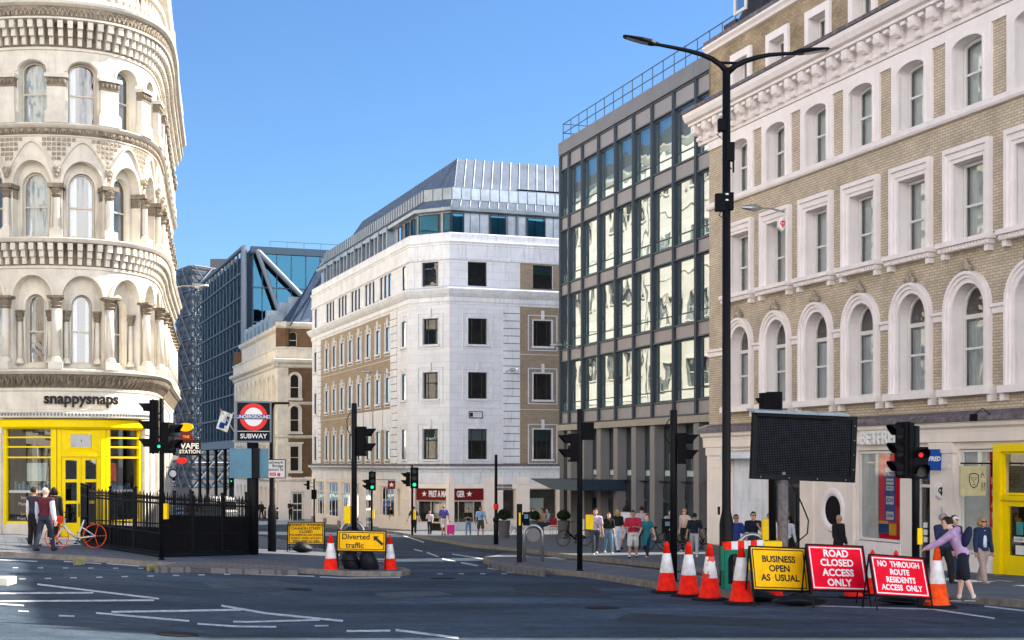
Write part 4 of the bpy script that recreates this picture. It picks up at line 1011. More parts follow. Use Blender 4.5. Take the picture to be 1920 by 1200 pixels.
    for F, spans in ((FR_,[(0,.28),(2.27,3.48),(4.37,5.26),(7.2,9.48),(12.52,14.48),(17.52,30)]),(FC,[(0,.40),(2.74,2.97)]),(FL,[(0,2.1),(7.7,9.3),(12.3,13.2),(15.3,16.1),(19.3,20.1),(24.3,25.1),(28.5,29.7)])):
        z = -2.6
        while z < .4:
            for a, b in spans: r_.mark(); r_.fbox(F, a, b, z+.02, z+.48, -.0, .05)
            z += .5
        for a, b in spans: pk.mark(); pk.fbox(F, a-.01, b+.01, -3.6 if F is not FL else -4.4, -2.61, 0, .09)
    r_.each('stone_course', M['shopstone'], B); pk.each('plinth', M['granite'], B)
    s = MB()
    for F, a, b in ((FR_,.0,2.26),(FC,.41,2.97)): s.fbox(F, a if a else .28, b if F is FR_ else 2.73, -.55, .18, -.3, -.12)
    fo = s.build('cafe_fascia', M['pret_red'], B)
    s = MB(); star(s, FC, 1.02, -.18, .2, -.11); star(s, FR_, 1.32+.0, -.18, .2, -.11); s.build('star', M['sign_white'], fo)
    text(FC, 'PRET A MA', 2.02, -.19, .52, M['sign_white'], fo, -.12, .02, bold=.035, sx=.52); text(FR_, 'GER', .74, -.19, .52, M['sign_white'], fo, -.12, .02, bold=.035, sx=.52)
    for F, o, md in ((FR_,Op(.30,2.25,-2.6,-.6),1),(FC,Op(.42,2.72,-2.6,-.6),2)):
        f = window(F, Op(o.a,o.b,-2.0,-.56), .3, B, M['winframe_cream'], M['glass_shop'], fw=.09, mulls=[o.a+1.0,o.b-.65] if md == 2 else [o.a+.35,o.b-.6], name='cafe_window')
        s = MB(); s.fbox(F, o.a, o.b if md == 1 else o.a+1.0, -3.4, -2.0, -.3, -.15); s.build('stall_riser', M['portland'], B)
        s = MB()
        for k in range(60):
            u = o.a+.15+R.random()*.8; s.sphere(F.P(u, -1.9+R.random()*.55, -.5), .07+.05*R.random(), 6)
        s.build('window_plants', M['soil'], f)
        s = MB(); s.poly([F.P(o.a+.9,-1.7,-.7),F.P(o.b-.5,-1.7,-.7),F.P(o.b-.5,-.7,-.7),F.P(o.a+.9,-.7,-.7)]); s.build('lit_menu', M['blind_lit'], f)
    for o in opsR[1:3]: 
        f = window(FR_, o, .3, B, M['winframe_cream'], M['glass_shop'], fw=.06, name='cafe_window')
        s = MB(); s.poly([FR_.P(o.a+.3,-1.7,-1.2),FR_.P(o.b-.5,-1.7,-1.2),FR_.P(o.b-.5,-.5,-1.2),FR_.P(o.a+.3,-.5,-1.2)]); s.build('wall_art', M['frosted'], f)
    for i, o in enumerate(opsG): window(FL, Op(o.a,o.b,max(o.c,-3.2),o.d), .12, B, M['winframe_cream'] if i < 2 else M['winframe'], M['glass_dark'], fw=.08, mulls=[(o.a*2+o.b)/3,(o.a+2*o.b)/3], rails=[(-.5,.06)] if i > 2 else (), name='shop_window')
    s = MB()
    for F, L in ((FR_,RL),(FC,CL),(FL,LL)): s.poly([F.P(-1 if F is FR_ else 0,-3.5,-2.2),F.P(L,-3.5,-2.2),F.P(L,15.9,-2.2),F.P(-1 if F is FR_ else 0,15.9,-2.2)])
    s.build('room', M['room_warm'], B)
    # hidden sides
    s = MB(); Dv, Ev = Vector(D), Vector(E); bk = [Dv, Dv+Vector((14,5)), Ev+Vector((-6,20)), Ev]
    for a, b in zip(bk, bk[1:]): s.poly([Vector((a.x,a.y,-5))-off,Vector((b.x,b.y,-5))-off,Vector((b.x,b.y,16))-off,Vector((a.x,a.y,16))-off])
    s.poly([Vector((p.x,p.y,19.0))-off for p in [offs(poly,-3)[0],*offs(poly,-3)[1:],*reversed(bk[1:3])]])
    s.build('side_wall', M['brick2'], B)
    # pavement-side details on the wall
    s = MB(); s.fbox(FR_, 1.25, 2.1, 4.55, 4.92, .02, .06); pl = s.build('street_name_plate', M['sign_white'], B)
    s = MB(); s.fbox(FR_, 1.29, 1.5, 4.6, 4.87, .06, .064); s.build('plate_square', M['navy'], pl); text(FR_, 'CANNON', 1.78, 4.79, .12, M['sign_black'], pl, .06, .003); text(FR_, 'STREET EC4', 1.78, 4.66, .10, M['sign_black'], pl, .06, .003)
    s = MB(); ring(s, FR_, Op(1.27,2.08,4.57,4.9), Op(1.22,2.13,4.52,4.95), .05, .07, closed=True); s.build('plate_border', M['sign_black'], pl)
    s = MB(); disc(s, FR_, 7.9-.32, -.65, 0, .16, .1); s.build('blue_plaque', M['sign_blue'], B); 
    s = MB(); disc(s, FR_, 7.58, -.65, .09, .12, .105); s.build('plaque_ring', M['sign_white'], B)
    return B
PB = pret_building()
# ================================================================== round-cornered stone building, left
def corner_building():
    pts = [(-25.0,68),(-21.4,57),(-19.4,51.6),(-18.6,49.0),(-17.8,47.5),(-16.64,46.81),(-14.87,46.67),(-13.31,47.28),(-12.58,48.54),(-12.49,50.17),(-12.9,52.8),(-13.68,56.47),(-14.6,61),(-15.8,67)]
    C0 = Cv(pts, (-15.55,46.62))
    B = empty('corner_building', (-15.6,50,0), 0, 'ornate cream stone building with a rounded corner, arched windows and a yellow photo shop', 'building')
    F = LF(C0, B); U0, U1 = -7.0, C0.u1-.02
    bays = [1.6*k for k in range(-3, 13) if 1.6*k < U1-.9]
    W = MB()
    ops1 = [Op(c-.64,c+.64,4.83,7.10,.74) for c in bays]; ops2 = [Op(c-.62,c+.62,9.02,10.78,.78) for c in bays]; ops3 = [Op(c-.46,c+.46,12.80,14.48,.32) for c in bays]
    wall(W, F, U0, U1, 3.45, 16.0, ops1+ops2+ops3); wall(W, F, U0, U1, 16.5, 20.5, [Op(c-.45,c+.45,17.2,19.4) for c in bays[::2]], w=-.35)
    for c in bays: 
        pass
    W.build('wall', M['stone'], B)
    for i, c in enumerate(bays):
        full = -1.7 < c < 8.5
        # ---- first floor: deep arch, inner arch, columns
        s = MB(); o = ops1[i]; reveal(s, F, o, .36)
        ring(s, F, o, Op(o.a-.09,o.b+.09,7.10,7.10,.83), -.01, .05) if full else None
        inn = Op(c-.36,c+.36,5.0,6.86,.40); wall(s, F, c-.64, c+.64, 4.83, 7.9, [inn], w=-.36); reveal(s, F, inn, .2, w=-.36)
        ring(s, F, inn, Op(c-.47,c+.47,6.7,6.86,.51), -.37, -.30)
        s.build('window_arch', M['stone'], B)
        window(F, Op(c-.35,c+.35,5.01,6.86,.39), .56, B, M['winframe_cream'], M['glass'], fw=.045, rails=[(6.05,.05)],
               curtain=[(0,.28,.0,.93),(.74,1,.0,.93)], cmat=M['curtain'])
        for sx in ((-1,1) if full else ()):
            s = MB(); p = F.P(c+sx*.53, 0, -.24); q = lambda z: Vector((p.x,p.y,z))
            s.tube([q(5.14),q(6.35)], [.085,.075], 10); s.lathe([(.15,4.98),(.15,5.06),(.10,5.10),(.12,5.13),(.085,5.17)], (p.x,p.y,0), 10)
            s.build('small_column', M['stone'], B, smooth=True)
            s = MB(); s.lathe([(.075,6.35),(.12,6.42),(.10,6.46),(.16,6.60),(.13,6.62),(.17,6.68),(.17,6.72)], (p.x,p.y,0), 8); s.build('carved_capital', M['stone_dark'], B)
        s = MB(); u = c+.8
        s.fbox(F, u-.17, u+.17, 4.83, 7.1, -.02, .04); s.fbox(F, u-.2, u+.2, 4.77, 5.02, -.02, .42); s.build('pier', M['stone'], B)
        p = F.P(u, 0, .2); s = MB(); q = lambda z: Vector((p.x,p.y,z))
        s.tube([q(5.14),q(6.0),q(6.8)], [.135,.13,.115], 14); s.lathe([(.19,5.02),(.19,5.07),(.15,5.10),(.17,5.14),(.135,5.18)], (p.x,p.y,0), 14); s.build('column', M['stone'], B, smooth=True)
        s = MB(); s.lathe([(.115,6.74),(.19,6.80),(.14,6.84),(.21,6.94),(.16,6.97),(.24,7.05),(.22,7.07)], (p.x,p.y,0), 8); s.fbox(F, u-.24, u+.24, 7.07, 7.15, -.02, .42); s.build('carved_capital', M['stone_dark'], B)
        # ---- second floor
        s = MB(); o = ops2[i]; reveal(s, F, o, .30); ring(s, F, o, Op(o.a-.1,o.b+.1,10.78,10.78,.88), -.01, .06) if full else None
        inn = Op(c-.46,c+.46,9.12,10.72,.50); wall(s, F, c-.62, c+.62, 9.02, 11.6, [inn], w=-.30); reveal(s, F, inn, .15, w=-.30)
        ring(s, F, inn, Op(c-.54,c+.54,10.5,10.72,.58), -.31, -.25)
        # pointed hood between the heads
        n = 9; Pp = []
        for k in range(n+1):
            t = k/n; Pp.append((c-.79+.79*t, 11.28+.98*math.sin(t*math.pi/2)**1.05*(.93+.07*t)))
        Pp = Pp+[(2*c-a, b) for a, b in reversed(Pp[:-1])]
        for (a0,b0),(a1,b1) in zip(Pp, Pp[1:]):
            for (d0,w0),(d1,w1) in (((0,-.01),(0,.08)),((0,.08),(.09,.10)),((.09,.10),(.12,-.01))):
                s.poly([F.P(a0,b0-.1+d0,w0),F.P(a1,b1-.1+d0,w0),F.P(a1,b1-.1+d1,w1),F.P(a0,b0-.1+d1,w1)])
        s.build('window_arch', M['stone'], B)
        window(F, Op(c-.45,c+.45,9.13,10.72,.49), .45, B, M['winframe_cream'], M['glass'], fw=.045, rails=[(10.1,.05)],
               curtain=[(0,1,.0,1)] if i % 2 else [(0,.3,0,1),(.8,1,0,1)], cmat=M['curtain'])
        s = MB(); u = c+.8; p = F.P(u, 0, .14)
        s.fbox(F, u-.17, u+.17, 9.02, 10.35, -.29, .02); s.fbox(F, u-.19, u+.19, 8.98, 9.3, -.02, .32)
        s.tube([(p.x,p.y,9.3),(p.x,p.y,10.35)], [.105,.095], 12); s.lathe([(.15,9.3),(.15,9.36),(.12,9.4)], (p.x,p.y,0), 12); s.build('column', M['stone'], B, smooth=False)
        s = MB(); s.lathe([(.095,10.32),(.17,10.42),(.13,10.46),(.2,10.6),(.17,10.63)], (p.x,p.y,0), 8); s.fbox(F, u-.19, u+.19, 10.33, 10.64, -.28, .06); s.fbox(F, u-.24, u+.24, 10.64, 10.78, -.28, .3); s.build('carved_capital', M['stone_dark'] , B)
        s = MB(); q = F.P(u, 11.2, .12)
        for d, r in (((0,0,0),.11),((0,0,-.14),.07),((.06,0,.08),.07),((-.06,0,.08),.07)): s.sphere(q+Vector(d), r, 8)
        s.build('carved_head', M['lattice'], B, smooth=True)
        # ---- third floor
        s = MB(); o = ops3[i]; reveal(s, F, o, .34); ring(s, F, Op(o.a-.02,o.b+.02,14.48,14.48,.34), Op(o.a-.1,o.b+.1,14.44,14.44,.44), -.01, .05) if full else None
        s.build('window_arch', M['stone'], B)
        window(F, Op(c-.45,c+.45,12.81,14.47,.31), .34, B, M['winframe_cream'], M['glass'], fw=.045, rails=[(13.75,.05)],
               curtain=[(0,1,.0,1)] if i % 2 else [(0,.25,0,1)], cmat=M['curtain'])
        s = MB(); u = c+.8; s.fbox(F, u-.34, u+.34, 12.74, 13.1, -.02, .26); s.fbox(F, u-.28, u+.28, 13.1, 13.92, -.02, .2); s.fbox(F, u-.31, u+.31, 13.1, 13.16, -.02, .23); s.build('pier', M['stone'], B)
        s = MB(); s.fbox(F, u-.29, u+.29, 13.92, 14.2, -.02, .22)
        for k in range(5): s.sphere(F.P(u-.24+.12*k, 14.07, .23), .055, 6, sc=(1,1,1.6))
        s.build('carved_capital', M['stone_dark'], B); s = MB(); s.fbox(F, u-.35, u+.35, 14.2, 14.32, -.02, .3); s.build('abacus', M['stone'], B)
    for i, c in enumerate(bays[::2]): window(F, Op(c-.45,c+.45,17.2,19.4), .3, B, M['winframe_cream'], M['glass_dark'], fw=.05, rails=[(18.3,.05)], w=-.35)
    # ---- rings
    s = MB()
    s.sweep(F, U0, U1, [(-.01,4.62),(.30,4.62),(.34,4.66),(.40,4.7),(.40,4.76),(-.02,4.84)])
    s.sweep(F, U0, U1, [(-.01,8.86),(.38,8.87),(.42,8.92),(.46,8.98),(.44,9.01),(-.31,9.03)])
    s.sweep(F, U0, U1, [(-.01,12.60),(.10,12.60),(.16,12.64),(.22,12.70),(.22,12.74),(-.02,12.76)]); s.sweep(F, U0, U1, [(-.01,12.33),(.05,12.34),(.06,12.38),(-.01,12.40)])
    s.sweep(F, U0, U1, [(-.01,16.00),(.50,16.02),(.5,16.08),(.44,16.1)]); s.sweep(F, U0, U1, [(.44,16.42),(.5,16.44),(.60,16.5),(.64,16.58),(.62,16.62),(-.4,16.66)])
    s.sweep(F, U0, U1, [(-.01,3.3),(.08,3.34),(.08,3.46),(.03,3.5),(.03,4.06),(.07,4.1),(.07,4.17),(.02,4.2)])
    s.sweep(F, U0, U1, [(-.01,8.05),(.05,8.06),(.05,8.14),(-.01,8.16)]); s.sweep(F, U0, U1, [(-.01,15.12),(.05,15.14),(.05,15.22),(-.01,15.24)])
    s.build('ring_cornice', M['stone'], B)
    s = MB(); s.sweep(F, U0, U1, [(.02,4.2),(.06,4.22),(.12,4.35),(.26,4.6),(.28,4.62)]); s.sweep(F, U0, U1, [(.0,8.14),(.012,8.16),(.012,8.86),(.0,8.87)])
    s.sweep(F, U0, U1, [(.01,15.24),(.014,15.26),(.014,16.0),(.0,16.01)])
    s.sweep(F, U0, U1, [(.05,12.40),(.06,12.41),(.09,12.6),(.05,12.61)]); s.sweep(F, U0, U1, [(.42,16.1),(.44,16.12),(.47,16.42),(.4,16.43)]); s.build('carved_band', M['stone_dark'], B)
    # carved leaves, rosettes, modillions
    lv, eg, m2, m0, pal = MB(), MB(), MB(), MB(), MB()
    u = -4.2
    while u < 9:
        lv.tube([F.P(u,4.22,.08),F.P(u+.05,4.34,.17),F.P(u+.02,4.48,.24),F.P(u+.08,4.58,.33)], [.03,.055,.05,.02], 6)
        lv.tube([F.P(u+.02,4.3,.14),F.P(u+.12,4.42,.22),F.P(u+.13,4.52,.3)], [.02,.035,.015], 5); u += .19
    u = -4.2
    while u < 9:
        eg.mark()
        for k in range(8):
            a, b = math.pi*k/8, math.pi*(k+1)/8
            eg.tube([F.P(u+.085*math.cos(a),12.44+.13*math.sin(a),.105),F.P(u+.085*math.cos(b),12.44+.13*math.sin(b),.105)], .014, 4, caps=False)
            pal.tube([F.P(u+.12*math.cos(a),16.14+.22*math.sin(a),.475),F.P(u+.12*math.cos(b),16.14+.22*math.sin(b),.475)], .018, 4, caps=False)
        eg.sphere(F.P(u,12.5,.10), .045, 6, sc=(1,1,1.3))
        for d in (-.06,0,.06): pal.tube([F.P(u,16.13,.47),F.P(u+d,16.3,.49)], .014, 4)
        u += .26
    u = -4.2
    while u < U1-.3:
        for mb_, z, h, wd in ((m2,8.18,.66,.34),(m0,15.27,.74,.42)):
            mb_.mark(); mb_.fbox(F, u-.075, u+.075, z+h*.66, z+h, .0, wd); mb_.fbox(F, u-.07, u+.07, z+h*.34, z+h*.655, .0, wd*.68); mb_.fbox(F, u-.065, u+.065, z, z+h*.335, .0, wd*.38)
        u += .285
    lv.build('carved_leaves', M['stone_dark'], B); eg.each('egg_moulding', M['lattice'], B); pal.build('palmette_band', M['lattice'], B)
    m2.each('lower_modillion', M['stone'], B); m0.each('modillion', M['stone'], B)  # both sets are modillions, lower ring then upper ring
    # pierced lattice between the pointed hoods
    lt = MB(); u = -2.4
    while u < 7:
        t = ((u+.8) % 1.6); t = min(t, 1.6-t)/.8; zb = 11.30+.98*math.sin(t*math.pi/2)**1.05
        z = 12.31
        while z-.13 > zb+.03:
            lt.fbox(F, u-.06, u+.06, z-.125, z-.01, -.005, .025); lt.sphere(F.P(u, z-.067, .025), .03, 5); z -= .155
        u += .155
    lt.build('lattice_panel', M['lattice'], B)
    # parapet balustrade above the top ring
    s = MB(); s.sweep(F, U0, U1, [(-.1,16.66),(.3,16.66),(.3,16.8),(-.1,16.8)]); s.sweep(F, U0, U1, [(.0,17.45),(.28,17.45),(.32,17.52),(.3,17.6),(0,17.6)])
    u = -4
    while u < 10:
        p = F.P(u,0,.15); s.lathe([(.05,16.8),(.08,17.0),(.04,17.25),(.07,17.45)], (p.x,p.y,0), 8); u += .26
    s.build('balustrade', M['stone'], B)
    s = MB(); s.sweep(F, 9.5, U1, [(-.4,17.6),(.3,17.65),(.5,17.9),(.5,18.0),(-.4,18.1)]); s.sweep(F, U0, U1, [(-.36,20.4),(.1,20.5),(.2,20.8),(-.4,20.9)]); s.build('attic_cornice', M['stone'], B)
    # ---- yellow shopfront on the rounded corner
    s = MB(); ops = [Op(-.98,4.02,-1.1,3.2)]+[Op(c-.5,c+.5,-.4,2.6) for c in (7.2,9.2,11.2,13.2,15.2,17.2,19.2)]
    wall(s, F, U0, U1, -1.6, 3.46, ops)
    for o in ops: reveal(s, F, o, .3)
    for a, b in ((-1.35,-1.0),(4.05,4.35),(4.6,4.9),(5.9,6.2)): s.fbox(F, a, b, -1.0, 2.7, .0, .12); s.fbox(F, a-.04, b+.04, 2.7, 3.0, .0, .17)
    s.fbox(F, -1.0, .60, -1.2, -.2, -.25, .0); s.fbox(F, 2.4, 4.04, -1.2, -.25, -.25, .0)
    s.build('shopfront_wall', M['stone'], B)
    for i, o in enumerate(ops[1:]): window(F, o, .25, B, M['winframe_cream'], M['glass_dark'], fw=.07, rails=[(1.8,.05)])
    s = MB(); wall(s, F, -.98, 4.02, -1.2, 3.3, [], w=-1.3); s.build('room', M['room_warm'], B)
    y = MB(); y.sweep(F, -1.05, 4.1, [(-.1,2.84),(.10,2.86),(.18,2.92),(.18,3.12),(.22,3.16),(-.1,3.18)])
    for a, b in ((-.98,-.88),(.60,.78),(.80,.92),(2.18,2.34),(2.36,2.50),(3.90,4.02)): y.fbox(F, a, b, -1.05 if .5 < a < 2.45 else -.25, 2.86, -.14, .0)
    for a, b in ((-.879,.599),(2.501,3.899)):
        for z in (1.93,2.27,2.58): y.fbox(F, a, b, z-.025, z+.025, -.14, -.02)
        y.fbox(F, a, b, -.22, -.14, -.14, -.02)
    y.build('yellow_shopfront', M['yellow'], B)
    for a, b in ((-.879,.599),(2.501,3.899)):
        g = MB(); wall(g, F, a, b, -.14, 2.85, [], w=-.1); g.build('pane', M['glass_shop'], B)
        g = MB(); g.fbox(F, a+.02, b-.02, .78, .86, -.6, -.12); g.build('counter', M['sign_white'], B)
        g = MB(); wall(g, F, a, b, -.14, .77, [], w=-.16); g.build('black_panel', M['black_matt'], B)
        g = MB()
        for k in range(9):
            u = a+.15+(b-a-.3)*k/8; h = R.uniform(.08,.3); g.fbox(F, u-.05, u+.04, .86, .86+h, -.45, -.3)
        g.build('shelf_goods', M['panel_blue'], B); g = MB(); g.fbox(F, a+.35, b-.35, 1.15, 1.75, -.75, -.7); g.build('photo_poster', M['frosted'] if a < 0 else M['orange_plastic'], B)
    for t, z, mm in (('Instant prints',.62,'sign_white'),('Passport photos',.42,'sign_white'),('Large Format',.1,'sign_yellow'),('Print from Phone',-.06,'sign_white')): text(F, t, -.05, z, .15, M[mm], B, -.158, .003, name='window_lettering')
    # doors
    d = MB(); d.fbox(F, .921, 2.179, 1.95, 2.08, -.14, -.02)
    ring(d, F, Op(1.22,1.88,2.27,2.68), Op(.921,2.179,2.081,2.85), -.14, -.03, closed=True); d.build('door_head', M['yellow'], B)
    g = MB(); wall(g, F, 1.2, 1.9, 2.2, 2.7, [], w=-.1); g.build('pane', M['glass_dark'], B)
    for a, b, hs in ((.925,1.545,1),(1.555,2.175,-1)):
        d = MB(); o3 = [(-.95,-.15,-.72),( -.12,.0,0)]
        d.fbox(F, a, a+.13, -1.05, 1.94, -.14, -.05); d.fbox(F, b-.13, b, -1.05, 1.94, -.14, -.05)
        for z0, z1 in ((-1.05,-.2),(.42,.52),(1.12,1.22),(1.84,1.94)): d.fbox(F, a+.131, b-.131, z0, z1, -.14, -.055)
        dd = d.build('yellow_door', M['yellow'], B)
        g = MB(); wall(g, F, a+.1, b-.1, -.2, 1.9, [], w=-.1); g.build('pane', M['glass_dark'], dd)
        h = MB(); u = b-.065 if hs == 1 else a+.065; h.tube([F.P(u,.0,-.05),F.P(u,.02,.02),F.P(u,.4,.02),F.P(u,.42,-.05)], .018, 6); h.build('handle', M['black'], dd)
    # patterned blind under the name
    s = MB(); s.sweep(F, -1.0, 4.05, [(.03,3.42),(.30,3.36),(.34,3.24),(.30,3.2),(.03,3.19)])
    s.build('blind_box', M['stone'], B)
    s = MB(); u = -.95
    while u < 4.0: s.mark(); s.fbox(F, u, u+.05, 3.27, 3.36, .30, .345); u += .10
    s.each('blind_lace', M['fascia_metal'], B)
    text(F, 'snappysnaps', 1.56, 3.83, .50, M['sign_black'], B, .10, .05, bold=.028, sx=.93, name='shop_name_lettering')
    # hidden back
    s = MB(); pa, pb = pts[0], pts[-1]; o = B.location
    s.poly([Vector((pa[0],pa[1],-3))-o,Vector((pb[0],pb[1],-3))-o,Vector((pb[0],pb[1],20.5))-o,Vector((pa[0],pa[1],20.5))-o])
    P = C0.p[::8]+[C0.p[-1]]; s.poly([Vector((p.x,p.y,20.6))-o for p in P]); s.build('back_wall', M['stone'], B)
    s = MB(); wall(s, F, U0, U1, 3.5, 20, [], w=-1.6) ; s.build('room', M['room'], B)
    for a, b in ((C0.u0,U0),):
        s = MB(); wall(s, F, a, b, -1.6, 20.5, []); s.build('wall', M['stone'], B)
    return B
CB = corner_building()
# ================================================================== plain terrace with regular windows, used for streets further off
def terrace(name, P0, P1, face, z0, z1, depth, label, wm, floors, pitch, ww, wh, trim='stone', roof='slate', base=4.0, mans=2.4, arch=False, glass='glass_dark', endf=True):
    B = empty(name, (P0[0],P0[1],z0), 0, label, 'building'); F = LF(Fr(P0, P1, face), B); L = F.L
    n = max(1, int(L/pitch)); pz = L/n; hs = (z1-z0-base)/floors; ops = []
    for j in range(floors):
        for i in range(n):
            c = pz*(i+.5); zb = z0+base+hs*j+(hs-wh)*.45; ops.append(Op(c-ww/2, c+ww/2, zb, zb+wh, .3 if arch else 0))
    sh = [Op(pz*i+.35, pz*(i+1)-.35, z0+.6, z0+base-.9) for i in range(n)]
    s = MB(); wall(s, F, 0, L, z0+base, z1, ops); s.build('wall', M[wm], B)
    s = MB(); wall(s, F, 0, L, z0-2, z0+base, sh, w=.02); 
    for o in sh: reveal(s, F, o, .3, w=.02)
    s.build('ground_floor_wall', M[trim], B)
    s = MB()
    for o in ops: s.mark(); reveal(s, F, o, .22); ring(s, F, o, Op(o.a-.14,o.b+.14,o.c,o.d+(.14 if not arch else 0),.44 if arch else 0), -.01, .08); s.fbox(F, o.a-.18, o.b+.18, o.c-.14, o.c, -.01, .14)
    s.each('window_surround', M[trim], B)
    for i, o in enumerate(ops):
        if i < 60: window(F, o, .2, B, M['winframe'], M[glass], fw=.05, rails=[((o.c+o.d)/2,.05)])
    for o in sh[:20]: window(F, o, .28, B, M['winframe_dark'], M['glass_dark'], fw=.08, mulls=[(o.a+o.b)/2], name='shop_window')
    s = MB(); s.sweep(F, -.1, L+.1, [(-.02,z0+base-.25),(.25,z0+base-.2),(.35,z0+base-.05),(0,z0+base+.05)]); s.sweep(F, -.1, L+.1, [(-.02,z1-.5),(.1,z1-.48),(.35,z1-.2),(.42,z1-.05),(-.02,z1)])
    for j in range(1, floors): z = z0+base+hs*j; s.sweep(F, 0, L, [(-.01,z-.12),(.08,z-.1),(.08,z),(-.01,z+.02)])
    s.build('cornice', M[trim], B)
    s = MB(); r = mans; s.poly([F.P(0,z1,-.1),F.P(L,z1,-.1),F.P(L-.4,z1+r,-1.5),F.P(.4,z1+r,-1.5)]); s.poly([F.P(.4,z1+r,-1.5),F.P(L-.4,z1+r,-1.5),F.P(L-.4,z1+r,-depth),F.P(.4,z1+r,-depth)])
    s.poly([F.P(0,z1,-.1),F.P(.4,z1+r,-1.5),F.P(.4,z1+r,-depth),F.P(0,z1,-depth)]); s.poly([F.P(L,z1,-.1),F.P(L-.4,z1+r,-1.5),F.P(L-.4,z1+r,-depth),F.P(L,z1,-depth)]); s.build('roof', M[roof], B)
    s = MB()
    for u in (0, L): s.poly([F.P(u,z0-2,0),F.P(u,z1,0),F.P(u,z1,-depth),F.P(u,z0-2,-depth)])
    s.poly([F.P(0,z0-2,-depth),F.P(L,z0-2,-depth),F.P(L,z1+r,-depth),F.P(0,z1+r,-depth)]); s.build('side_wall', M[wm], B)
    s = MB(); wall(s, F, 0, L, z0-1, z1, [], w=-1.2); s.build('room', M['room'], B)
    return B, F
# ---- left side of the street beyond the corner (seen mostly in the office glass), and across the near road
terrace('stone_terrace', (-15.95,67.4), (-22.0,85.4), (0,80), -1.9, 25.0, 12, 'cream stone terrace just beyond the round corner on the left of the street', 'far_wall', 4, 2.2, 1.1, 2.3)
terrace('stone_terrace', (-22.1,85.7), (-29.6,108), (0,95), -2.9, 27.5, 12, 'taller cream terrace further down the left side of the street', 'far_wall', 5, 2.4, 1.2, 2.2)
terrace('stone_terrace', (-29.7,108.3), (-40,139), (0,120), -3.3, 27, 12, 'farthest cream terrace on the left side of the street', 'stone', 4, 2.6, 1.3, 2.2)
terrace('stone_terrace', (-21,38), (-21,4), (0,20), -.6, 20, 14, 'cream stone block across the road left of the camera', 'far_wall', 5, 2.5, 1.2, 2.3, arch=True)
terrace('stone_terrace', (-20,-4), (-14,-40), (0,-20), 1.2, 20, 14, 'cream stone block behind the camera on the left', 'far_wall', 5, 2.5, 1.2, 2.3)
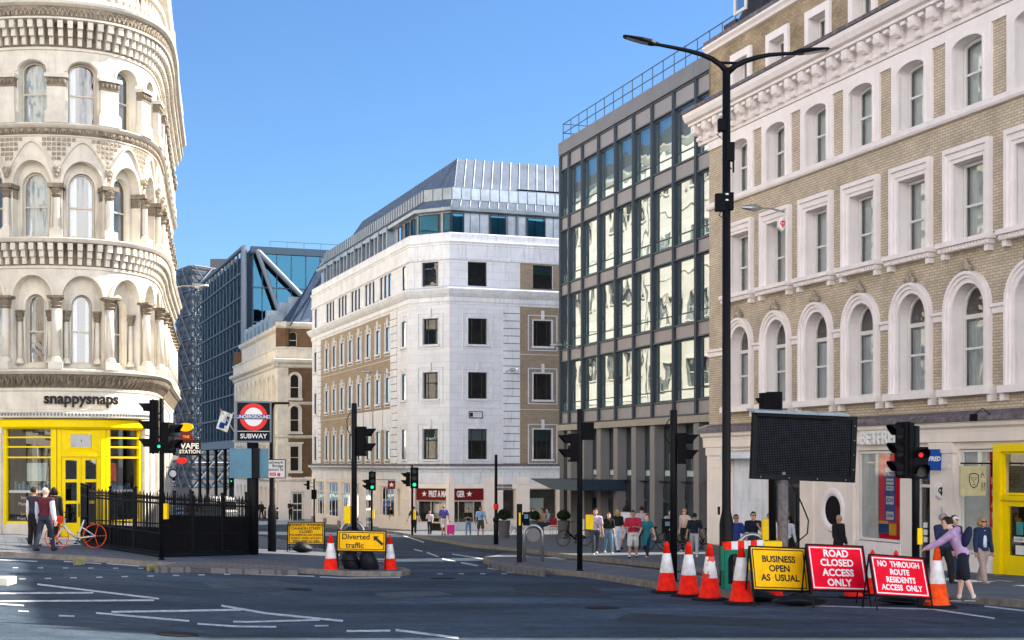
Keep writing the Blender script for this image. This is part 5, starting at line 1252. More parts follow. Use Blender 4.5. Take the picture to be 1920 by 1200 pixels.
# ---- brown brick corner building with cream trim
def brown_building():
    P0, Cn = (-30.7,159.2), (-21.5,132.0); E = (Cn[0]+.938*12, Cn[1]+.346*12)
    B = empty('brown_brick_building', (Cn[0],Cn[1],-3.4), 0, 'brown brick corner building with cream street front and zinc roof, beyond the white building', 'building')
    FS, FE = LF(Fr(Cn, P0), B), LF(Fr(Cn, E), B); LS, LE = FS.L, FE.L
    fz = [(1.0,3.3),(4.6,6.6),(7.7,9.5)]
    we = [1.6,4.4,7.2,10]; ws = [1.6+2.7*k for k in range(10)]
    oE = [Op(c-.42,c+.42,a,b,.42 if k else 0) for c in we for k,(a,b) in enumerate(fz)]
    oS = [Op(c-.45,c+.45,a,b,.4 if k else 0) for c in ws for k,(a,b) in enumerate(fz)]
    s = MB(); wall(s, FE, 1.0, LE, .4, 11.0, [o for o in oE]); wall(s, FE, 0, LE, 12.0, 14.4, [Op(1.2,2.0,12.5,13.6,.3),Op(4.2,5.0,12.5,13.6,.3)], w=-.8); s.build('brick_wall', M['brick_brown'], B)
    s = MB(); wall(s, FS, 0, LS, -.0, 11.0, oS); wall(s, FE, 0, 1.0, .0, 11.0, []); wall(s, FS, .8, LS, 11.8, 14.3, [], w=-.8)
    for z in (4.2,7.3,.2): s.sweep(FS, 0, LS, [(0,z-.2),(.2,z-.1),(.25,z),(0,z+.1)]); s.sweep(FE, 0, LE, [(0,z-.2),(.16,z-.1),(.2,z),(0,z+.1)])
    for F, L in ((FS,LS),(FE,LE)):
        s.sweep(F, -.4, L, [(0,10.5),(.15,10.6),(.2,10.8),(.55,11.0),(.6,11.25),(0,11.4)]); s.sweep(F, 0, L, [(.1,11.4),(.12,12.2),(.2,12.25),(.2,12.4),(-.8,12.45)])
        s.sweep(F, 0, L, [(-.8,14.2),(-.5,14.4),(-.4,14.7),(-.8,14.8)])
    for F, l in ((FS,oS),(FE,oE)):
        for o in l: reveal(s, F, o, .25); ring(s, F, o, Op(o.a-.22,o.b+.22,o.c,o.d+(.2 if o.rise == 0 else 0),.62 if o.rise else 0), -.01, .14); s.fbox(F, o.a-.3,o.b+.3,o.c-.2,o.c,-.01,.2); s.fbox(F, o.a-.34,o.b+.34,o.d+(.2 if o.rise == 0 else .62),o.d+(.36 if o.rise == 0 else .76),-.01,.24) if o.rise == 0 else None
    s.build('stone_dressings', M['stone'], B)
    s = MB(); gs = [Op(c-.7,c+.7,-3.9,-.6) for c in ws]; ge = [Op(1.3,2.5,-4.4,-.9), Op(4.2,5.2,-3,-.9)]
    wall(s, FS, 0, LS, -5, .1, gs, w=.02); wall(s, FE, 0, LE, -5, .4, ge, w=.02)
    for o in gs: reveal(s, FS, o, .3, w=.02)
    for o in ge: reveal(s, FE, o, .3, w=.02)
    z = -3.8
    while z < .1: s.fbox(FE, 0, 1.28, z+.02, z+.4, .0, .06); s.fbox(FE, 2.52, 4.1, z+.02, z+.4, .0, .06); z += .43
    s.build('ground_floor_wall', M['shopstone'], B)
    for F, l in ((FS,oS),(FE,oE)):
        for o in l: window(F, o, .22, B, M['winframe'], M['glass_dark'], fw=.05, rails=[((o.c+o.d)/2+.1,.06)])
    for o in gs: window(FS, o, .28, B, M['winframe_dark'], M['glass_dark'], fw=.08, name='shop_window')
    d = window(FE, ge[0], .28, B, M['winframe'], M['glass_dark'], fw=.2, rails=[(-2.0,.1),(-2.6,.1)], mulls=[1.9], name='white_door')
    window(FE, Op(1.2,2.0,12.5,13.6,.3), .2, B, M['winframe'], M['glass_dark'], fw=.05, rails=[(13.1,.05)], w=-.8); window(FE, Op(4.2,5.0,12.5,13.6,.3), .2, B, M['winframe'], M['glass_dark'], fw=.05, w=-.8)
    # stepped zinc roof, high behind the corner and falling away along the street
    s = MB()
    def bl(a, b, z0, z1, w0, w1, F=FS):
        s.poly([F.P(a,z0,w0),F.P(b,z0,w0),F.P(b,z1,w1),F.P(a,z1,w1)])
    bl(0,9,14.4,22.0,-1.2,-6.5); bl(9,LS,12.4,16.0,-.9,-3.0); s.poly([FS.P(9,14.4,-1.2),FS.P(9,22,-6.5),FS.P(9,14,-6.5)])
    s.poly([FE.P(1.0,14.4,-.8),FE.P(LE+8,14.4,-.8),FE.P(LE+8,22,-4),FE.P(5.5,22,-4)]); s.poly([FS.P(0,22,-6.5),FS.P(9,22,-6.5),FE.P(LE+8,22.1,-14),FE.P(LE+8,22,-4)]); s.build('zinc_roof', M['zinc'], B)
    s = MB()
    for i in range(9):
        f = i/8
        for j in range(9):
            g = j/8; g1 = (j+1)/8
            if j < 8: s.tube([FS.P(9*f,14.4+7.6*g,-1.2-5.3*g+.02),FS.P(9*f,14.4+7.6*g1,-1.2-5.3*g1+.02)], .05, 4, caps=False)
            if i < 8: s.tube([FS.P(9*f,14.4+7.6*g+(.5 if i%2 else 0),-1.2-5.3*g+.02-(.35 if i%2 else 0)),FS.P(9*(i+1)/8,14.4+7.6*g+(.5 if i%2 else 0),-1.2-5.3*g+.02-(.35 if i%2 else 0))], .04, 4, caps=False)
    for i in range(14): u = i*1.1; s.tube([FE.P(1+u*.95,14.4,-.78),FE.P(5.5+u*.6,22,-3.98)], .05, 4, caps=False)
    s.build('roof_seams', M['steel_blue'], B)
    s = MB()
    for k in range(10): u = 1.5+2.7*k; s.fbox(FS, u, u+1.3, 14.6, 16.3, -2.2, -.9) if k > 2 else None
    for k in (3,5,8): s.fbox(FS, 2+2.7*k, 3.2+2.7*k, 14.8, 18.2, -4, -2.8)
    s.build('dormers', M['zinc'], B)
    s = MB(); s.poly([FE.P(LE,-5,0),FE.P(LE,14,0),FE.P(LE,14,-20),FE.P(LE,-5,-20)]); s.poly([FS.P(LS,-5,0),FS.P(LS,14,0),FS.P(LS,14,-16),FS.P(LS,-5,-16)]); s.build('side_wall', M['brick_brown'], B)
    s = MB(); wall(s, FS, .5, LS, -5, 14.2, [], w=-1.2); wall(s, FE, .5, LE, -5, 14.2, [], w=-1.2); s.build('room', M['room'], B)
    return B, FS
BR, FBR = brown_building()
# ---- steel framed office with exposed tubes
def steel_building():
    Cn, Lf = (-29.8,166.0), (-44.9,208.0); E = (Cn[0]+.938*42, Cn[1]+.346*42)
    B = empty('steel_framed_office', (Cn[0],Cn[1],-4), 0, 'dark glass office with exposed steel tubes and a big diagonal brace above the brown building', 'building')
    FS, FE = LF(Fr(Cn, Lf), B), LF(Fr(Cn, E), B); L = FS.L; zt, zb = 26.6, 4.4
    s = MB(); s.poly([FS.P(0,zb,0),FS.P(L,zb,0),FS.P(L,zt,0),FS.P(0,zt,0)]); s.poly([FE.P(.0,zb,0),FE.P(42,zb,0),FE.P(42,zt-.5,0),FE.P(0,zt-.5,0)]); s.build('glass_wall', M['glass_blue'], B)
    s = MB(); s.poly([FS.P(.5,zb,-1.5),FS.P(L,zb,-1.5),FS.P(L,zt-.6,-1.5),FS.P(.5,zt-.6,-1.5)]); s.poly([FE.P(.5,zb,-1.5),FE.P(42,zb,-1.5),FE.P(42,zt-.6,-1.5),FE.P(.5,zt-.6,-1.5)])
    s.poly([FS.P(0,zb,-.1),FS.P(L,zb,-.1),FE.P(42,zb,-.1)]); s.build('room', M['room'], B)
    s = MB(); s.poly([FS.P(0,zt,0),FS.P(L,zt,0),FE.P(42,zt,-20)+Vector((0,0,0)),FE.P(42,zt,0)]); s.build('roof', M['fascia_metal'], B)
    s = MB(); N_ = 8
    for j in range(N_+1): z = zb+(zt-zb)*j/N_; s.tube([FS.P(0,z,1.1),FS.P(L,z,1.1)], .11 if j < N_ else .25, 8)
    s.build('steel_tubes', M['steel_light'], B)
    s = MB(); nb = 16
    for i in range(nb+1):
        u = L*i/nb; s.tube([FS.P(u,zb,.95),FS.P(u,zt,.95)], .10, 6)
    for i in range(nb):
        for j in range(N_):
            u0, u1 = L*i/nb, L*(i+1)/nb; z0, z1 = zb+(zt-zb)*j/N_, zb+(zt-zb)*(j+1)/N_
            if (i+j) % 2: u0, u1 = u1, u0
            s.tube([FS.P(u0,z0,.9),FS.P(u1,z1,.9)], .06, 5, caps=False)
    for i in range(nb*3):
        u = L*i/(nb*3); s.fbox(FS, u-.07, u+.07, zb, zt, .0, .12)
    s.build('steel_lattice', M['steel_blue'], B)
    s = MB(); s.tube([FS.P(0,zb,1.1),FS.P(0,zt,1.1)], .34, 10); s.tube([FE.P(.4,zt-.6,1.0),FE.P(9.5,zt-9.5,1.0)], .30, 10); s.tube([FE.P(.2,zt-.4,1.0),FE.P(4.4,zt-12,1.0)], .26, 10)
    s.build('corner_brace', M['steel_light'], B)
    s = MB()
    for i in range(24): s.fbox(FE, 1+1.7*i-.05, 1+1.7*i+.05, zb, zt-.6, 0, .1)
    for z in (10,14,18,22): s.fbox(FE, 0, 42, z-.08, z+.08, 0, .12)
    s.fbox(FE, -.3, 42, zt-.7, zt+.1, -.5, .3); s.build('window_frames', M['steel_blue'], B)
    s = MB()
    for i in range(20): s.tube([FE.P(2+2*i,zt,-.5),FE.P(2+2*i,zt+.9,-.5)], .03, 4)
    s.tube([FE.P(2,zt+.9,-.5),FE.P(41,zt+.9,-.5)], .04, 4); s.build('roof_railing', M['steel_light'], B)
    s = MB(); s.fbox(FS, 0, L, zb-.9, zb-.05, -1, 1.4); s.build('underside_beam', M['steel_light'], B)
    s = MB()
    s.poly([FS.P(0,-6,-4),FS.P(L,-6,-4),FS.P(L,zb,-4),FS.P(0,zb,-4)]); s.build('recess_shade_wall', M['black_matt'], B)  # wall and piers coloured black to give the deep shade under the overhang
    for i in range(6): s = MB(); u = 3+8*i; s.tube([FS.P(u,-6,.4),FS.P(u,zb-.9,.4)], .22, 10); s.build('pier', M['black'], B)
    return B
steel_building()
def lattice_tower():
    P0, P1, P2 = (-52.6,228.0), (-49.3,222.0), (-42.8,232.0)
    B = empty('dark_lattice_office', (P1[0],P1[1],-5), 0, 'dark office tower wrapped in crossing diagonal bars at the far end of the street', 'building')
    Fa, Fb = LF(Fr((-53.4,229.0), P1), B), LF(Fr(P1, P2), B); zb, zt = -2, 32.2
    s = MB()
    for F in (Fa, Fb): s.poly([F.P(0,zb-4,0),F.P(F.L,zb-4,0),F.P(F.L,zt,0),F.P(0,zt,0)])
    s.poly([Fa.P(0,zt,0),Fa.P(Fa.L,zt,0),Fb.P(Fb.L,zt,0),Vector((-50,240,zt))-B.location]); s.poly([Fb.P(Fb.L,zb-4,0),Fb.P(Fb.L,zt,0),Vector((-50,240,zt))-B.location,Vector((-50,240,zb-4))-B.location]); s.build('glass_wall', M['glass_blue'] if False else M['granite_dark'], B)
    s = MB(); n = 0
    for F, k in ((Fa,2),(Fb,3)):
        for j in range(9):
            z0, z1 = zb+(zt-zb)*j/9, zb+(zt-zb)*(j+1)/9
            s.tube([F.P(0,z1,.3),F.P(F.L,z1,.3)], .10, 5)
            for i in range(k):
                a, b = F.L*i/k, F.L*(i+1)/k
                s.tube([F.P(a,z0,.4),F.P(b,z1,.4)], .13, 5); s.tube([F.P(b,z0,.4),F.P(a,z1,.4)], .13, 5)
    s.build('diagonal_lattice', M['steel_light'], B)
    s = MB()
    for F in (Fa, Fb):
        for j in range(27): z = zb+(zt-zb)*j/27; s.fbox(F, .1, F.L-.1, z, z+.5, 0, .1)
    s.build('floor_bands', M['steel_blue'], B)
    s = MB(); s.poly([Vector((x,y,33.6))-B.location for x, y in ((-45.5,230),(-43,231),(-48,238),(-51,236))]); 
    s.box(-48-P1[0], -42-P1[0], 229-P1[1], 236-P1[1], 37.2, 39.2); s.build('plant_room', M['granite_dark'], B)
steel_more = lattice_tower()
# distant blocks that close the street
terrace('far_street_block', (-72,232), (-50,247), (0,150), -6, 20, 20, 'grey block closing the far left end of the street', 'granite', 6, 3, 1.8, 2.2, trim='granite')
# ================================================================== street furniture
def at(px, py, h=0.0): return G(px, py, h)
def rotz(a): return Matrix.Rotation(a, 4, 'Z')
Id = Matrix.Identity(4)
# ---- traffic cones
def sleeve_worn():
    m, nt, b = nm('torn_reflective_sleeve'); tc = N(nt, 'ShaderNodeTexCoord'); no = N(nt, 'ShaderNodeTexNoise', Scale=4.5, Detail=5.0, Roughness=.6)
    nt.links.new(tc.outputs['Object'], no.inputs['Vector']); cr = N(nt, 'ShaderNodeValToRGB'); cr.color_ramp.elements[0].position = .53; cr.color_ramp.elements[1].position = .55
    cr.color_ramp.elements[0].color = (.75,.75,.76,1); cr.color_ramp.elements[1].color = (.72,.05,.03,1)
    nt.links.new(no.outputs['Fac'], cr.inputs[0]); nt.links.new(cr.outputs[0], b.inputs['Base Color']); b.inputs['Roughness'].default_value = .4
    return m
M['sleeve_worn'] = sleeve_worn()
def make_cone(name, bodym, slm):
    r = empty(name)
    s = MB(); a = .27; c = .07
    oc = [(a,-a+c),(a,a-c),(a-c,a),(-a+c,a),(-a,a-c),(-a,-a+c),(-a+c,-a),(a-c,-a)]
    for z0, z1, k0, k1 in ((0,.035,1,1),(.035,.06,1,.80)):
        for i in range(8):
            p, q = oc[i], oc[(i+1)%8]; s.poly([(p[0]*k0,p[1]*k0,z0),(q[0]*k0,q[1]*k0,z0),(q[0]*k1,q[1]*k1,z1),(p[0]*k1,p[1]*k1,z1)])
    s.poly([(p[0]*.8,p[1]*.8,.06) for p in oc]); s.build('base', M['rubber'], r)
    R0 = lambda z: .205-(.205-.038)*(z-.06)/.96
    s = MB(); s.lathe([(R0(.06)+.02,.06),(R0(.08),.085),(R0(.42),.42)], n=24); s.lathe([(R0(.80),.80),(R0(.96),.96),(.052,.965),(.05,.99),(.036,1.0),(.034,1.03),(.022,1.04),(1e-4,1.04)], n=24); s.lathe([(R0(.42)-.004,.42),(R0(.80)-.004,.80)], n=24)
    s.build('body', bodym, r, smooth=True)
    s = MB(); s.lathe([(R0(.42)+.001,.415),(R0(.42)+.004,.42),(R0(.80)+.004,.80),(R0(.80)+.001,.805)], n=24); s.build('reflective_sleeve', slm, r, smooth=True)
    return r
c0 = make_cone('traffic_cone', M['red_plastic'], M['refl_white']); cones = []
def putcone(px, py, sc, label, proto=c0, rz=0, h=0):
    o = proto if proto is c0 and not cones or proto is not c0 and proto.get('label') is None else copy_tree(proto)
    p = at(px, py, h); o.location = p; o.scale = (sc,)*3; o.rotation_euler = (0,0,rz); cones.append(o)
    tag(o, label, 'traffic cone', 'traffic cones round the road works signs')
putcone(620,1077,.98,'red and white cone left of the yellow diverted traffic sign')
putcone(731,1076,.96,'red and white cone right of the yellow diverted traffic sign', rz=.3)
putcone(1250,1112,1.0,'leftmost cone of the row before the green barrier', rz=.2)
putcone(1291,1119,1.02,'second cone from the left in the row before the green barrier', rz=.5)
putcone(1390,1133,1.04,'clean cone in front of the green barrier touching the business open sign', rz=.15)
cw = make_cone('traffic_cone', M['red_plastic'], M['sleeve_worn']); putcone(1331,1126,1.02,'cone with a torn peeling white sleeve in the middle of the row', proto=cw, rz=.4)
cor = make_cone('traffic_cone', M['orange_plastic'], M['refl_white']); putcone(1757,1140,1.02,'orange cone under the hand of the person in the lilac hoodie', proto=cor, rz=.25)
putcone(1452,1122,.8,'cone half hidden behind the yellow business open sign', rz=.6)
putcone(1600,1122,.85,'cone behind the road closed sign, seen under its lower edge', rz=.1)
putcone(1636,1117,.86,'cone whose tip shows above the left part of the no through route sign', rz=.3)
putcone(1680,1119,.86,'cone whose tip shows above the middle of the no through route sign', rz=.7)
# ---- A-frame road signs
def roadsign(name, label, px, py, w, h, zb, lines, face, ink, yaw=0, lean=20, roll=0, border=None, d=None, edge='black', cat='road sign', group=None, hh=0, extra=None, back=.45):
    p = at(px, py, hh); r = empty(name, p, rad(yaw), label, cat, group)
    T = Matrix.Translation((0,0,0))@Matrix.Rotation(rad(-lean),4,'X')@Matrix.Translation((0,0,zb+h/2))@Matrix.Rotation(rad(roll),4,'Y')
    F = TF(T); s = MB(); s.fbox(F, -w/2, w/2, -h/2, h/2, -.012, 0, back=True); s.build('sign_panel', M[face], r)
    s = MB(); ring(s, F, Op(-w/2,w/2,-h/2,h/2), Op(-w/2-.025,w/2+.025,-h/2-.025,h/2+.025), -.025, .018, closed=True); s.build('frame', M[edge], r)
    s = MB(); ring(s, F, Op(-w/2+.045,w/2-.045,-h/2+.045,h/2-.045), Op(-w/2+.025,w/2-.025,-h/2+.025,h/2-.025), .001, .003, closed=True); s.build('border_line', M[ink], r)
    s = MB(); A, B_ = T@Vector((-w/2-.02,.01,h/2)), T@Vector((w/2+.02,.01,h/2)); a, b = T@Vector((-w/2-.02,.01,-h/2)), T@Vector((w/2+.02,.01,-h/2))
    for top, bot in ((A,a),(B_,b)):
        dirv = (bot-top).normalized(); k = (bot.z)/(-dirv.z) if dirv.z else 0; foot = bot+dirv*k; s2 = MB(); s2.tube([top, foot], .016, 6); s2.build('leg', M['black'], r)
        s2 = MB(); s2.tube([top, Vector((top.x*.98, top.y+back, .0))], .016, 6); s2.build('leg', M['black'], r)
    s.tube([a+Vector((0,.02,-zb*.4)), b+Vector((0,.02,-zb*.4))], .012, 6); s.build('cross_bar', M['black'], r)
    for (t, v, sz, sx) in lines: text(F, t, 0, v, sz, M[ink], r, .001, .003, bold=.03, sx=sx)
    if extra: extra(F, r)
    return r
sg = 'temporary signs standing on the road by the works'
roadsign('road_sign', 'yellow sign reading BUSINESS OPEN AS USUAL leaning on a black frame', 1472, 1137, 1.03, .76, .30,
   [('BUSINESS',.17,.165,.92),('OPEN',0,.165,.92),('AS  USUAL',-.17,.165,.92)], 'sign_yellow', 'sign_black', yaw=14, lean=20, roll=3, group=sg, back=.2)
roadsign('road_sign', 'red sign reading ROAD CLOSED ACCESS ONLY with white letters', 1584, 1139, 1.06, .80, .31,
   [('ROAD',.26,.175,.98),('CLOSED',.09,.175,.98),('ACCESS',-.09,.175,.98),('ONLY',-.27,.175,.98)], 'sign_red', 'sign_white', yaw=16, lean=21, roll=3, group=sg, back=.2)
roadsign('road_sign', 'red sign reading NO THROUGH ROUTE RESIDENTS ACCESS ONLY, beside the orange cone', 1703, 1143, 1.06, .70, .24,
   [('NO  THROUGH',.21,.14,.84),('ROUTE',.07,.14,.84),('RESIDENTS',-.07,.14,.84),('ACCESS  ONLY',-.21,.14,.84)], 'sign_red', 'sign_white', yaw=20, lean=23, roll=5, group=sg, back=.2)
def arrow(F, r):
    s = MB(); c = Vector((.42,.02)); q = Matrix.Rotation(rad(40),2)
    P = [(-.17,0),(-.06,.09),(-.06,.035),(.16,.035),(.16,-.035),(-.06,-.035),(-.06,-.09)]
    P = [c+Matrix.Rotation(rad(-42),2)@Vector(p) for p in P]
    s.poly([F.P(p.x,p.y,.004) for p in P[:1]+[P[1],P[6]]]); s.poly([F.P(p.x,p.y,.004) for p in (P[2],P[3],P[4],P[5])]); s.build('arrow', M['sign_black'], r)
roadsign('diversion_sign', 'yellow sign reading Diverted traffic with an arrow between two cones', 678, 1078, 1.20, .50, .62, [], 'sign_yellow', 'sign_black', yaw=6, lean=10, roll=1.5, extra=lambda F, r: (text(F,'Diverted',-.15,.10,.20,M['sign_black'],r,.001,.003,bold=.02),text(F,'traffic',-.17,-.12,.20,M['sign_black'],r,.001,.003,bold=.02),arrow(F,r)), group='temporary signs on the left pavement', hh=0)
roadsign('road_sign', 'yellow ADVANCE WARNING CANNON STREET CLOSED notice on the left pavement', 573, 1036, 1.12, .68, .28,
   [('ADVANCE WARNING',.26,.115,1.05),('CANNON STREET',.155,.11,1.05),('CLOSED',.05,.11,1.05),('FOR ESSENTIAL GAS WORKS',-.055,.085,.95),('31/03/19 - UNTIL LATE 2019',-.16,.085,.92),('TRIIO: 0800 151 2404',-.26,.095,1.)], 'sign_yellow', 'sign_black', yaw=3, lean=12, hh=KH, group='temporary signs on the left pavement')
def sandbag(px, py, sx, sy, sz, label, h=0, rz=0):
    s = MB(); s.sphere((0,0,sz*.5), .5, 14, sc=(sx*2,sy*2,sz))
    for v in range(len(s.v)):
        x,y,z = s.v[v]; k = 1+.18*math.sin(9*x+5*z)+.12*math.sin(13*y+3*x); s.v[v] = (x*k, y*k, max(0, z*(1+.2*math.sin(7*x+2))))
    o = s.build('sandbag', M['sandbag'], smooth=True); o.location = at(px, py, h); o.rotation_euler = (0,0,rz)
    return tag(o, label, 'sandbag', 'sandbags holding down the road signs')
sandbag(657,1076,.26,.22,.55,'black sandbag on the left foot of the diverted traffic sign')
sandbag(692,1077,.28,.22,.56,'black sandbag on the right foot of the diverted traffic sign', rz=.5)
sandbag(566,1036,.38,.25,.3,'flat black sandbag under the advance warning notice', KH)
sandbag(1690,1133,.45,.28,.22,'black sandbag behind the no through route sign')
sandbag(1500,1136,.5,.25,.2,'black sandbag between the yellow and the road closed sign')
sandbag(1420,1128,.35,.25,.2,'black sandbag behind the cone touching the business open sign')
# ---- poles with signal heads
def poleobj(r, top, rr=.06, base=True, m='black'):
    s = MB(); s.lathe([(rr*1.0,0),(rr,top),(rr*.8,top+.015),(1e-4,top+.02)], n=14)
    if base: s.lathe([(rr*1.35,0),(rr*1.3,.03),(rr*1.02,.05)], n=14)
    s.build('pole', M[m], r, smooth=True)
def head(r, d, x, z0, z1, n, yaw, lit=None, dy=0, big=1., name='signal_head'):
    """signal head: housing with hooded lenses; lit = (index from the top, material)"""
    h = z1-z0; wd = min(.34, h/n*.95)*big; T = Matrix.Translation((x,dy,z0))@rotz(rad(yaw)); F = TF(T)
    s = MB(); s.fbox(F, -wd/2, wd/2, 0, h, -wd*.38, wd*.22, back=True); s.fbox(F, -wd*.62, wd*.62, -.02, h+.02, -.012, .004, back=True) if n == 3 else None
    o = s.build(name, M['black_matt'], r, bevel=.015)
    for i in range(n):
        zc = h-(i+.5)*h/n; rr = min(wd*.40, h/n*.40)*(.62 if n == 1 else 1)
        s = MB(); disc(s, F, 0, zc, 0, rr*((.4 if lit[1] == 'led_red' else .7) if lit and lit[0] == i else 1), wd*.22+.006, 20); s.build('lens', M[lit[1]] if lit and lit[0] == i else M['lens_off'], o)
        s = MB(); m_ = 12
        for k in range(m_):
            a0, a1 = rad(-25)+rad(230)*k/m_, rad(-25)+rad(230)*(k+1)/m_
            l0, l1 = wd*(.45+.4*math.sin(max(0,a0))), wd*(.45+.4*math.sin(max(0,a1)))
            for q in (rr*1.02, rr*1.08):
                s.poly([F.P(q*math.cos(a0),zc+q*math.sin(a0),wd*.2),F.P(q*math.cos(a1),zc+q*math.sin(a1),wd*.2),F.P(q*math.cos(a1),zc+q*math.sin(a1),wd*.22+l1),F.P(q*math.cos(a0),zc+q*math.sin(a0),wd*.22+l0)])
        s.build('visor', M['black_matt'], o)
    s = MB(); s.tube([T@Vector((0,wd*.3,h*.3)), Vector((0,0,z0+h*.3))], .02, 6); s.tube([T@Vector((0,wd*.3,h*.75)), Vector((0,0,z0+h*.75))], .02, 6); s.build('bracket', M['black'], r)
    return o
def signal(label, px, py, top, heads, hh=KH, rr=.06, yboxes=(), name='traffic_light', cat='traffic light', d=None, base=None, cable=False, group='traffic lights at the junction'):
    p = base if base else at(px, py, hh); d = p.y; r = empty(name, p, 0, label, cat, group)
    rel = lambda y: Z(y, d)-p.z
    poleobj(r, rel(top), rr)
    for hd in heads:
        hx, y0, y1, n, yaw = hd[:5]; lit = hd[5] if len(hd) > 5 else None
        head(r, d, X(hx, d)-p.x, rel(y1), rel(y0), n, yaw, lit, dy=hd[6] if len(hd) > 6 else 0)
    for (bx, y0, y1, w_) in yboxes:
        s = MB(); w_ = w_*.85; x = X(bx, d)-p.x; s.box(x-w_/2, x+w_/2, -.12, .06, rel(y1), rel(y0)); bb = s.build('push_button_box', M['amber_box'], r, bevel=.01)
    if cable:
        s = MB(); z = rel(top); s.tube([(0,.0,z*.93),(cable*.10,-.02,z*.95),(cable*.20,0,z*.9),(cable*.18,0,z*.84),(cable*.06,0,z*.80)], .012, 5); s.build('cable', M['rubber'], r)
    return r, d, rel
signal('traffic light before the stair railings with a large three light head facing left', 303, 1050, 748, [(287,750,850,3,-82),(317,792,850,2,75),(300,828,846,1,10,(0,'led_green'),-.1)], yboxes=[(312,944,973,.11)], cable=1)
signal('black traffic light pole behind the diverted traffic sign', 664, 1062, 757, [(680,800,855,2,84)], rr=.075, yboxes=[(652,949,981,.2)], cable=-1)
signal('traffic light showing green, left of the red star sign', 697, 995, 883, [(698,885,919,3,4,(2,'led_green')),(688,899,918,2,-80)], yboxes=[(700,957,972,.14)])
signal('traffic light showing green, right of the red star sign', 773, 1003, 872, [(777,877,915,3,4,(2,'led_green')),(764,885,912,2,-80)], hh=KH, yboxes=[(777,958,974,.14)])
signal('traffic light in the middle island, its heads turned away left', 1087, 1071, 768, [(1073,813,866,2,-78),(1100,792,825,1,150)], rr=.07, yboxes=[(1105,965,992,.22)])
signal('traffic light pole behind the first cones with a head turned right', 1263, 1090, 770, [(1281,812,870,2,82)], rr=.08, cable=-1)
signal('traffic light showing red in front of the betting shop', 1717, 1108, 800, [(1694,793,895,3,-70),(1723,838,898,2,6,(0,'led_red'),-.05)], rr=.075, yboxes=[(1722,990,1020,.11)])
signal('traffic light pole rising behind the black message board', 1448, 1085, 738, [(1438,737,768,1,-150),(1452,735,768,1,160)], rr=.085, yboxes=[(1434,973,1012,.16)])
signal('traffic light turned sideways by the corner of the white building', 589, 986, 898, [(577,901,918,1,-80),(589,918,936,1,170)])
signal('distant traffic light showing green beyond the stair railings', 420, 985, 880, [(434,890,914,1,0,(0,'led_green'))])
# ---- double arm street lamp
def street_lamp():
    p = at(1362, 1098, KH); d = p.y; rel = lambda y: Z(y, d)-p.z; lx = lambda x: X(x, d)-p.x
    r = empty('street_lamp', p, 0, 'tall black street lamp with two curved arms in front of the brick building', 'street lamp')
    z1, z2 = rel(973), rel(128)
    s = MB(); s.lathe([(.18,0),(.18,.04),(.145,.08),(.145,z1-.1),(.13,z1),(.10,z1+.12),(.092,z1+.2),(.082,z2)], n=18); s.build('pole', M['black'], r, smooth=True)
    for sx, hx0, hx1, hy0, hy1 in ((-1,1235,1168,84,68),(1,1487,1555,100,92)):
        s = MB(); e = Vector((lx(hx0),0,rel(hy0))); pp = ((1364,136),(1352,122),(1336,111),(1315,102),(1290,95),(1262,89),(1235,84)) if sx < 0 else ((1364,136),(1378,124),(1396,115),(1418,108),(1442,103),(1466,101),(1487,100)); s.tube([(lx(a),0,rel(b)) for a, b in pp], [.07,.06,.055,.05,.045,.04,.035], 10); s.build('arm', M['black'], r, smooth=True)
        s = MB(); t = Vector((lx(hx1),0,rel(hy1))); L = (t-e).length; dr = (t-e).normalized(); up = Vector((0,0,1)); 
        pr = [(0,.05,.05),(.08,.06,.06),(.2,.11,.08),(.45,.15,.07),(.75,.15,.045),(.95,.12,.03),(1.0,.06,.015)]
        n = 12; rings = [[e+dr*(L*a)+Vector((0,b*math.cos(2*math.pi*k/n),c*max(-.45,math.sin(2*math.pi*k/n)))) for k in range(n)] for a,b,c in pr]
        for A, B_ in zip(rings, rings[1:]):
            for k in range(n): s.poly([A[k],A[(k+1)%n],B_[(k+1)%n],B_[k]])
        s.poly(rings[0]); s.poly(rings[-1]); ln = s.build('lamp_head', M['black'], r)
        s = MB(); a, b = e+dr*L*.3+Vector((0,0,-.04)), e+dr*L*.9+Vector((0,0,-.022)); s.poly([a+Vector((0,-.1,0)),b+Vector((0,-.09,0)),b+Vector((0,.09,0)),a+Vector((0,.1,0))]); s.build('lamp_glass', M['galv'], ln)
    s = MB(); s.tube([(lx(1338),0,rel(117)),(lx(1392),0,rel(119))], .03, 8); s.build('tie_bar', M['black'], r)
    for bx, y0, y1, w_ in ((1353,224,246,.15),(1369,268,302,.16),(1350,364,396,.2),(1370,362,394,.1)):
        s = MB(); x = lx(bx); s.box(x-w_/2, x+w_/2, -.1, .08, rel(y1), rel(y0)); s.build('control_box', M['black_matt'], r, bevel=.01)
    s = MB()
    for x0, y0 in ((1350,246),(1367,302),(1353,396)): s.tube([(lx(x0),-.05,rel(y0)),(lx(x0-6),-.07,rel(y0+8)),(lx(x0+4),-.05,rel(y0+16)),(lx(1362)-.02,-.05,rel(y0+4))], .012, 5)
    s.tube([(lx(1374),-.08,rel(300)),(lx(1374),-.08,rel(325))], .02, 6); s.build('cable', M['rubber'], r)
    s = MB()
    for y in (367,378): s.lathe([(.088,0),(.09,.01),(.09,.03),(.088,.04)], (0,0,rel(y)), 16)
    s.build('steel_strap', M['galv'], r); s = MB(); s.box(-.17,-.14,-.08,.08,rel(965),rel(950)); s.box(-.09,-.08,-.14,-.1,.6,1.4); s.build('door_plate', M['black_matt'], r)
street_lamp()
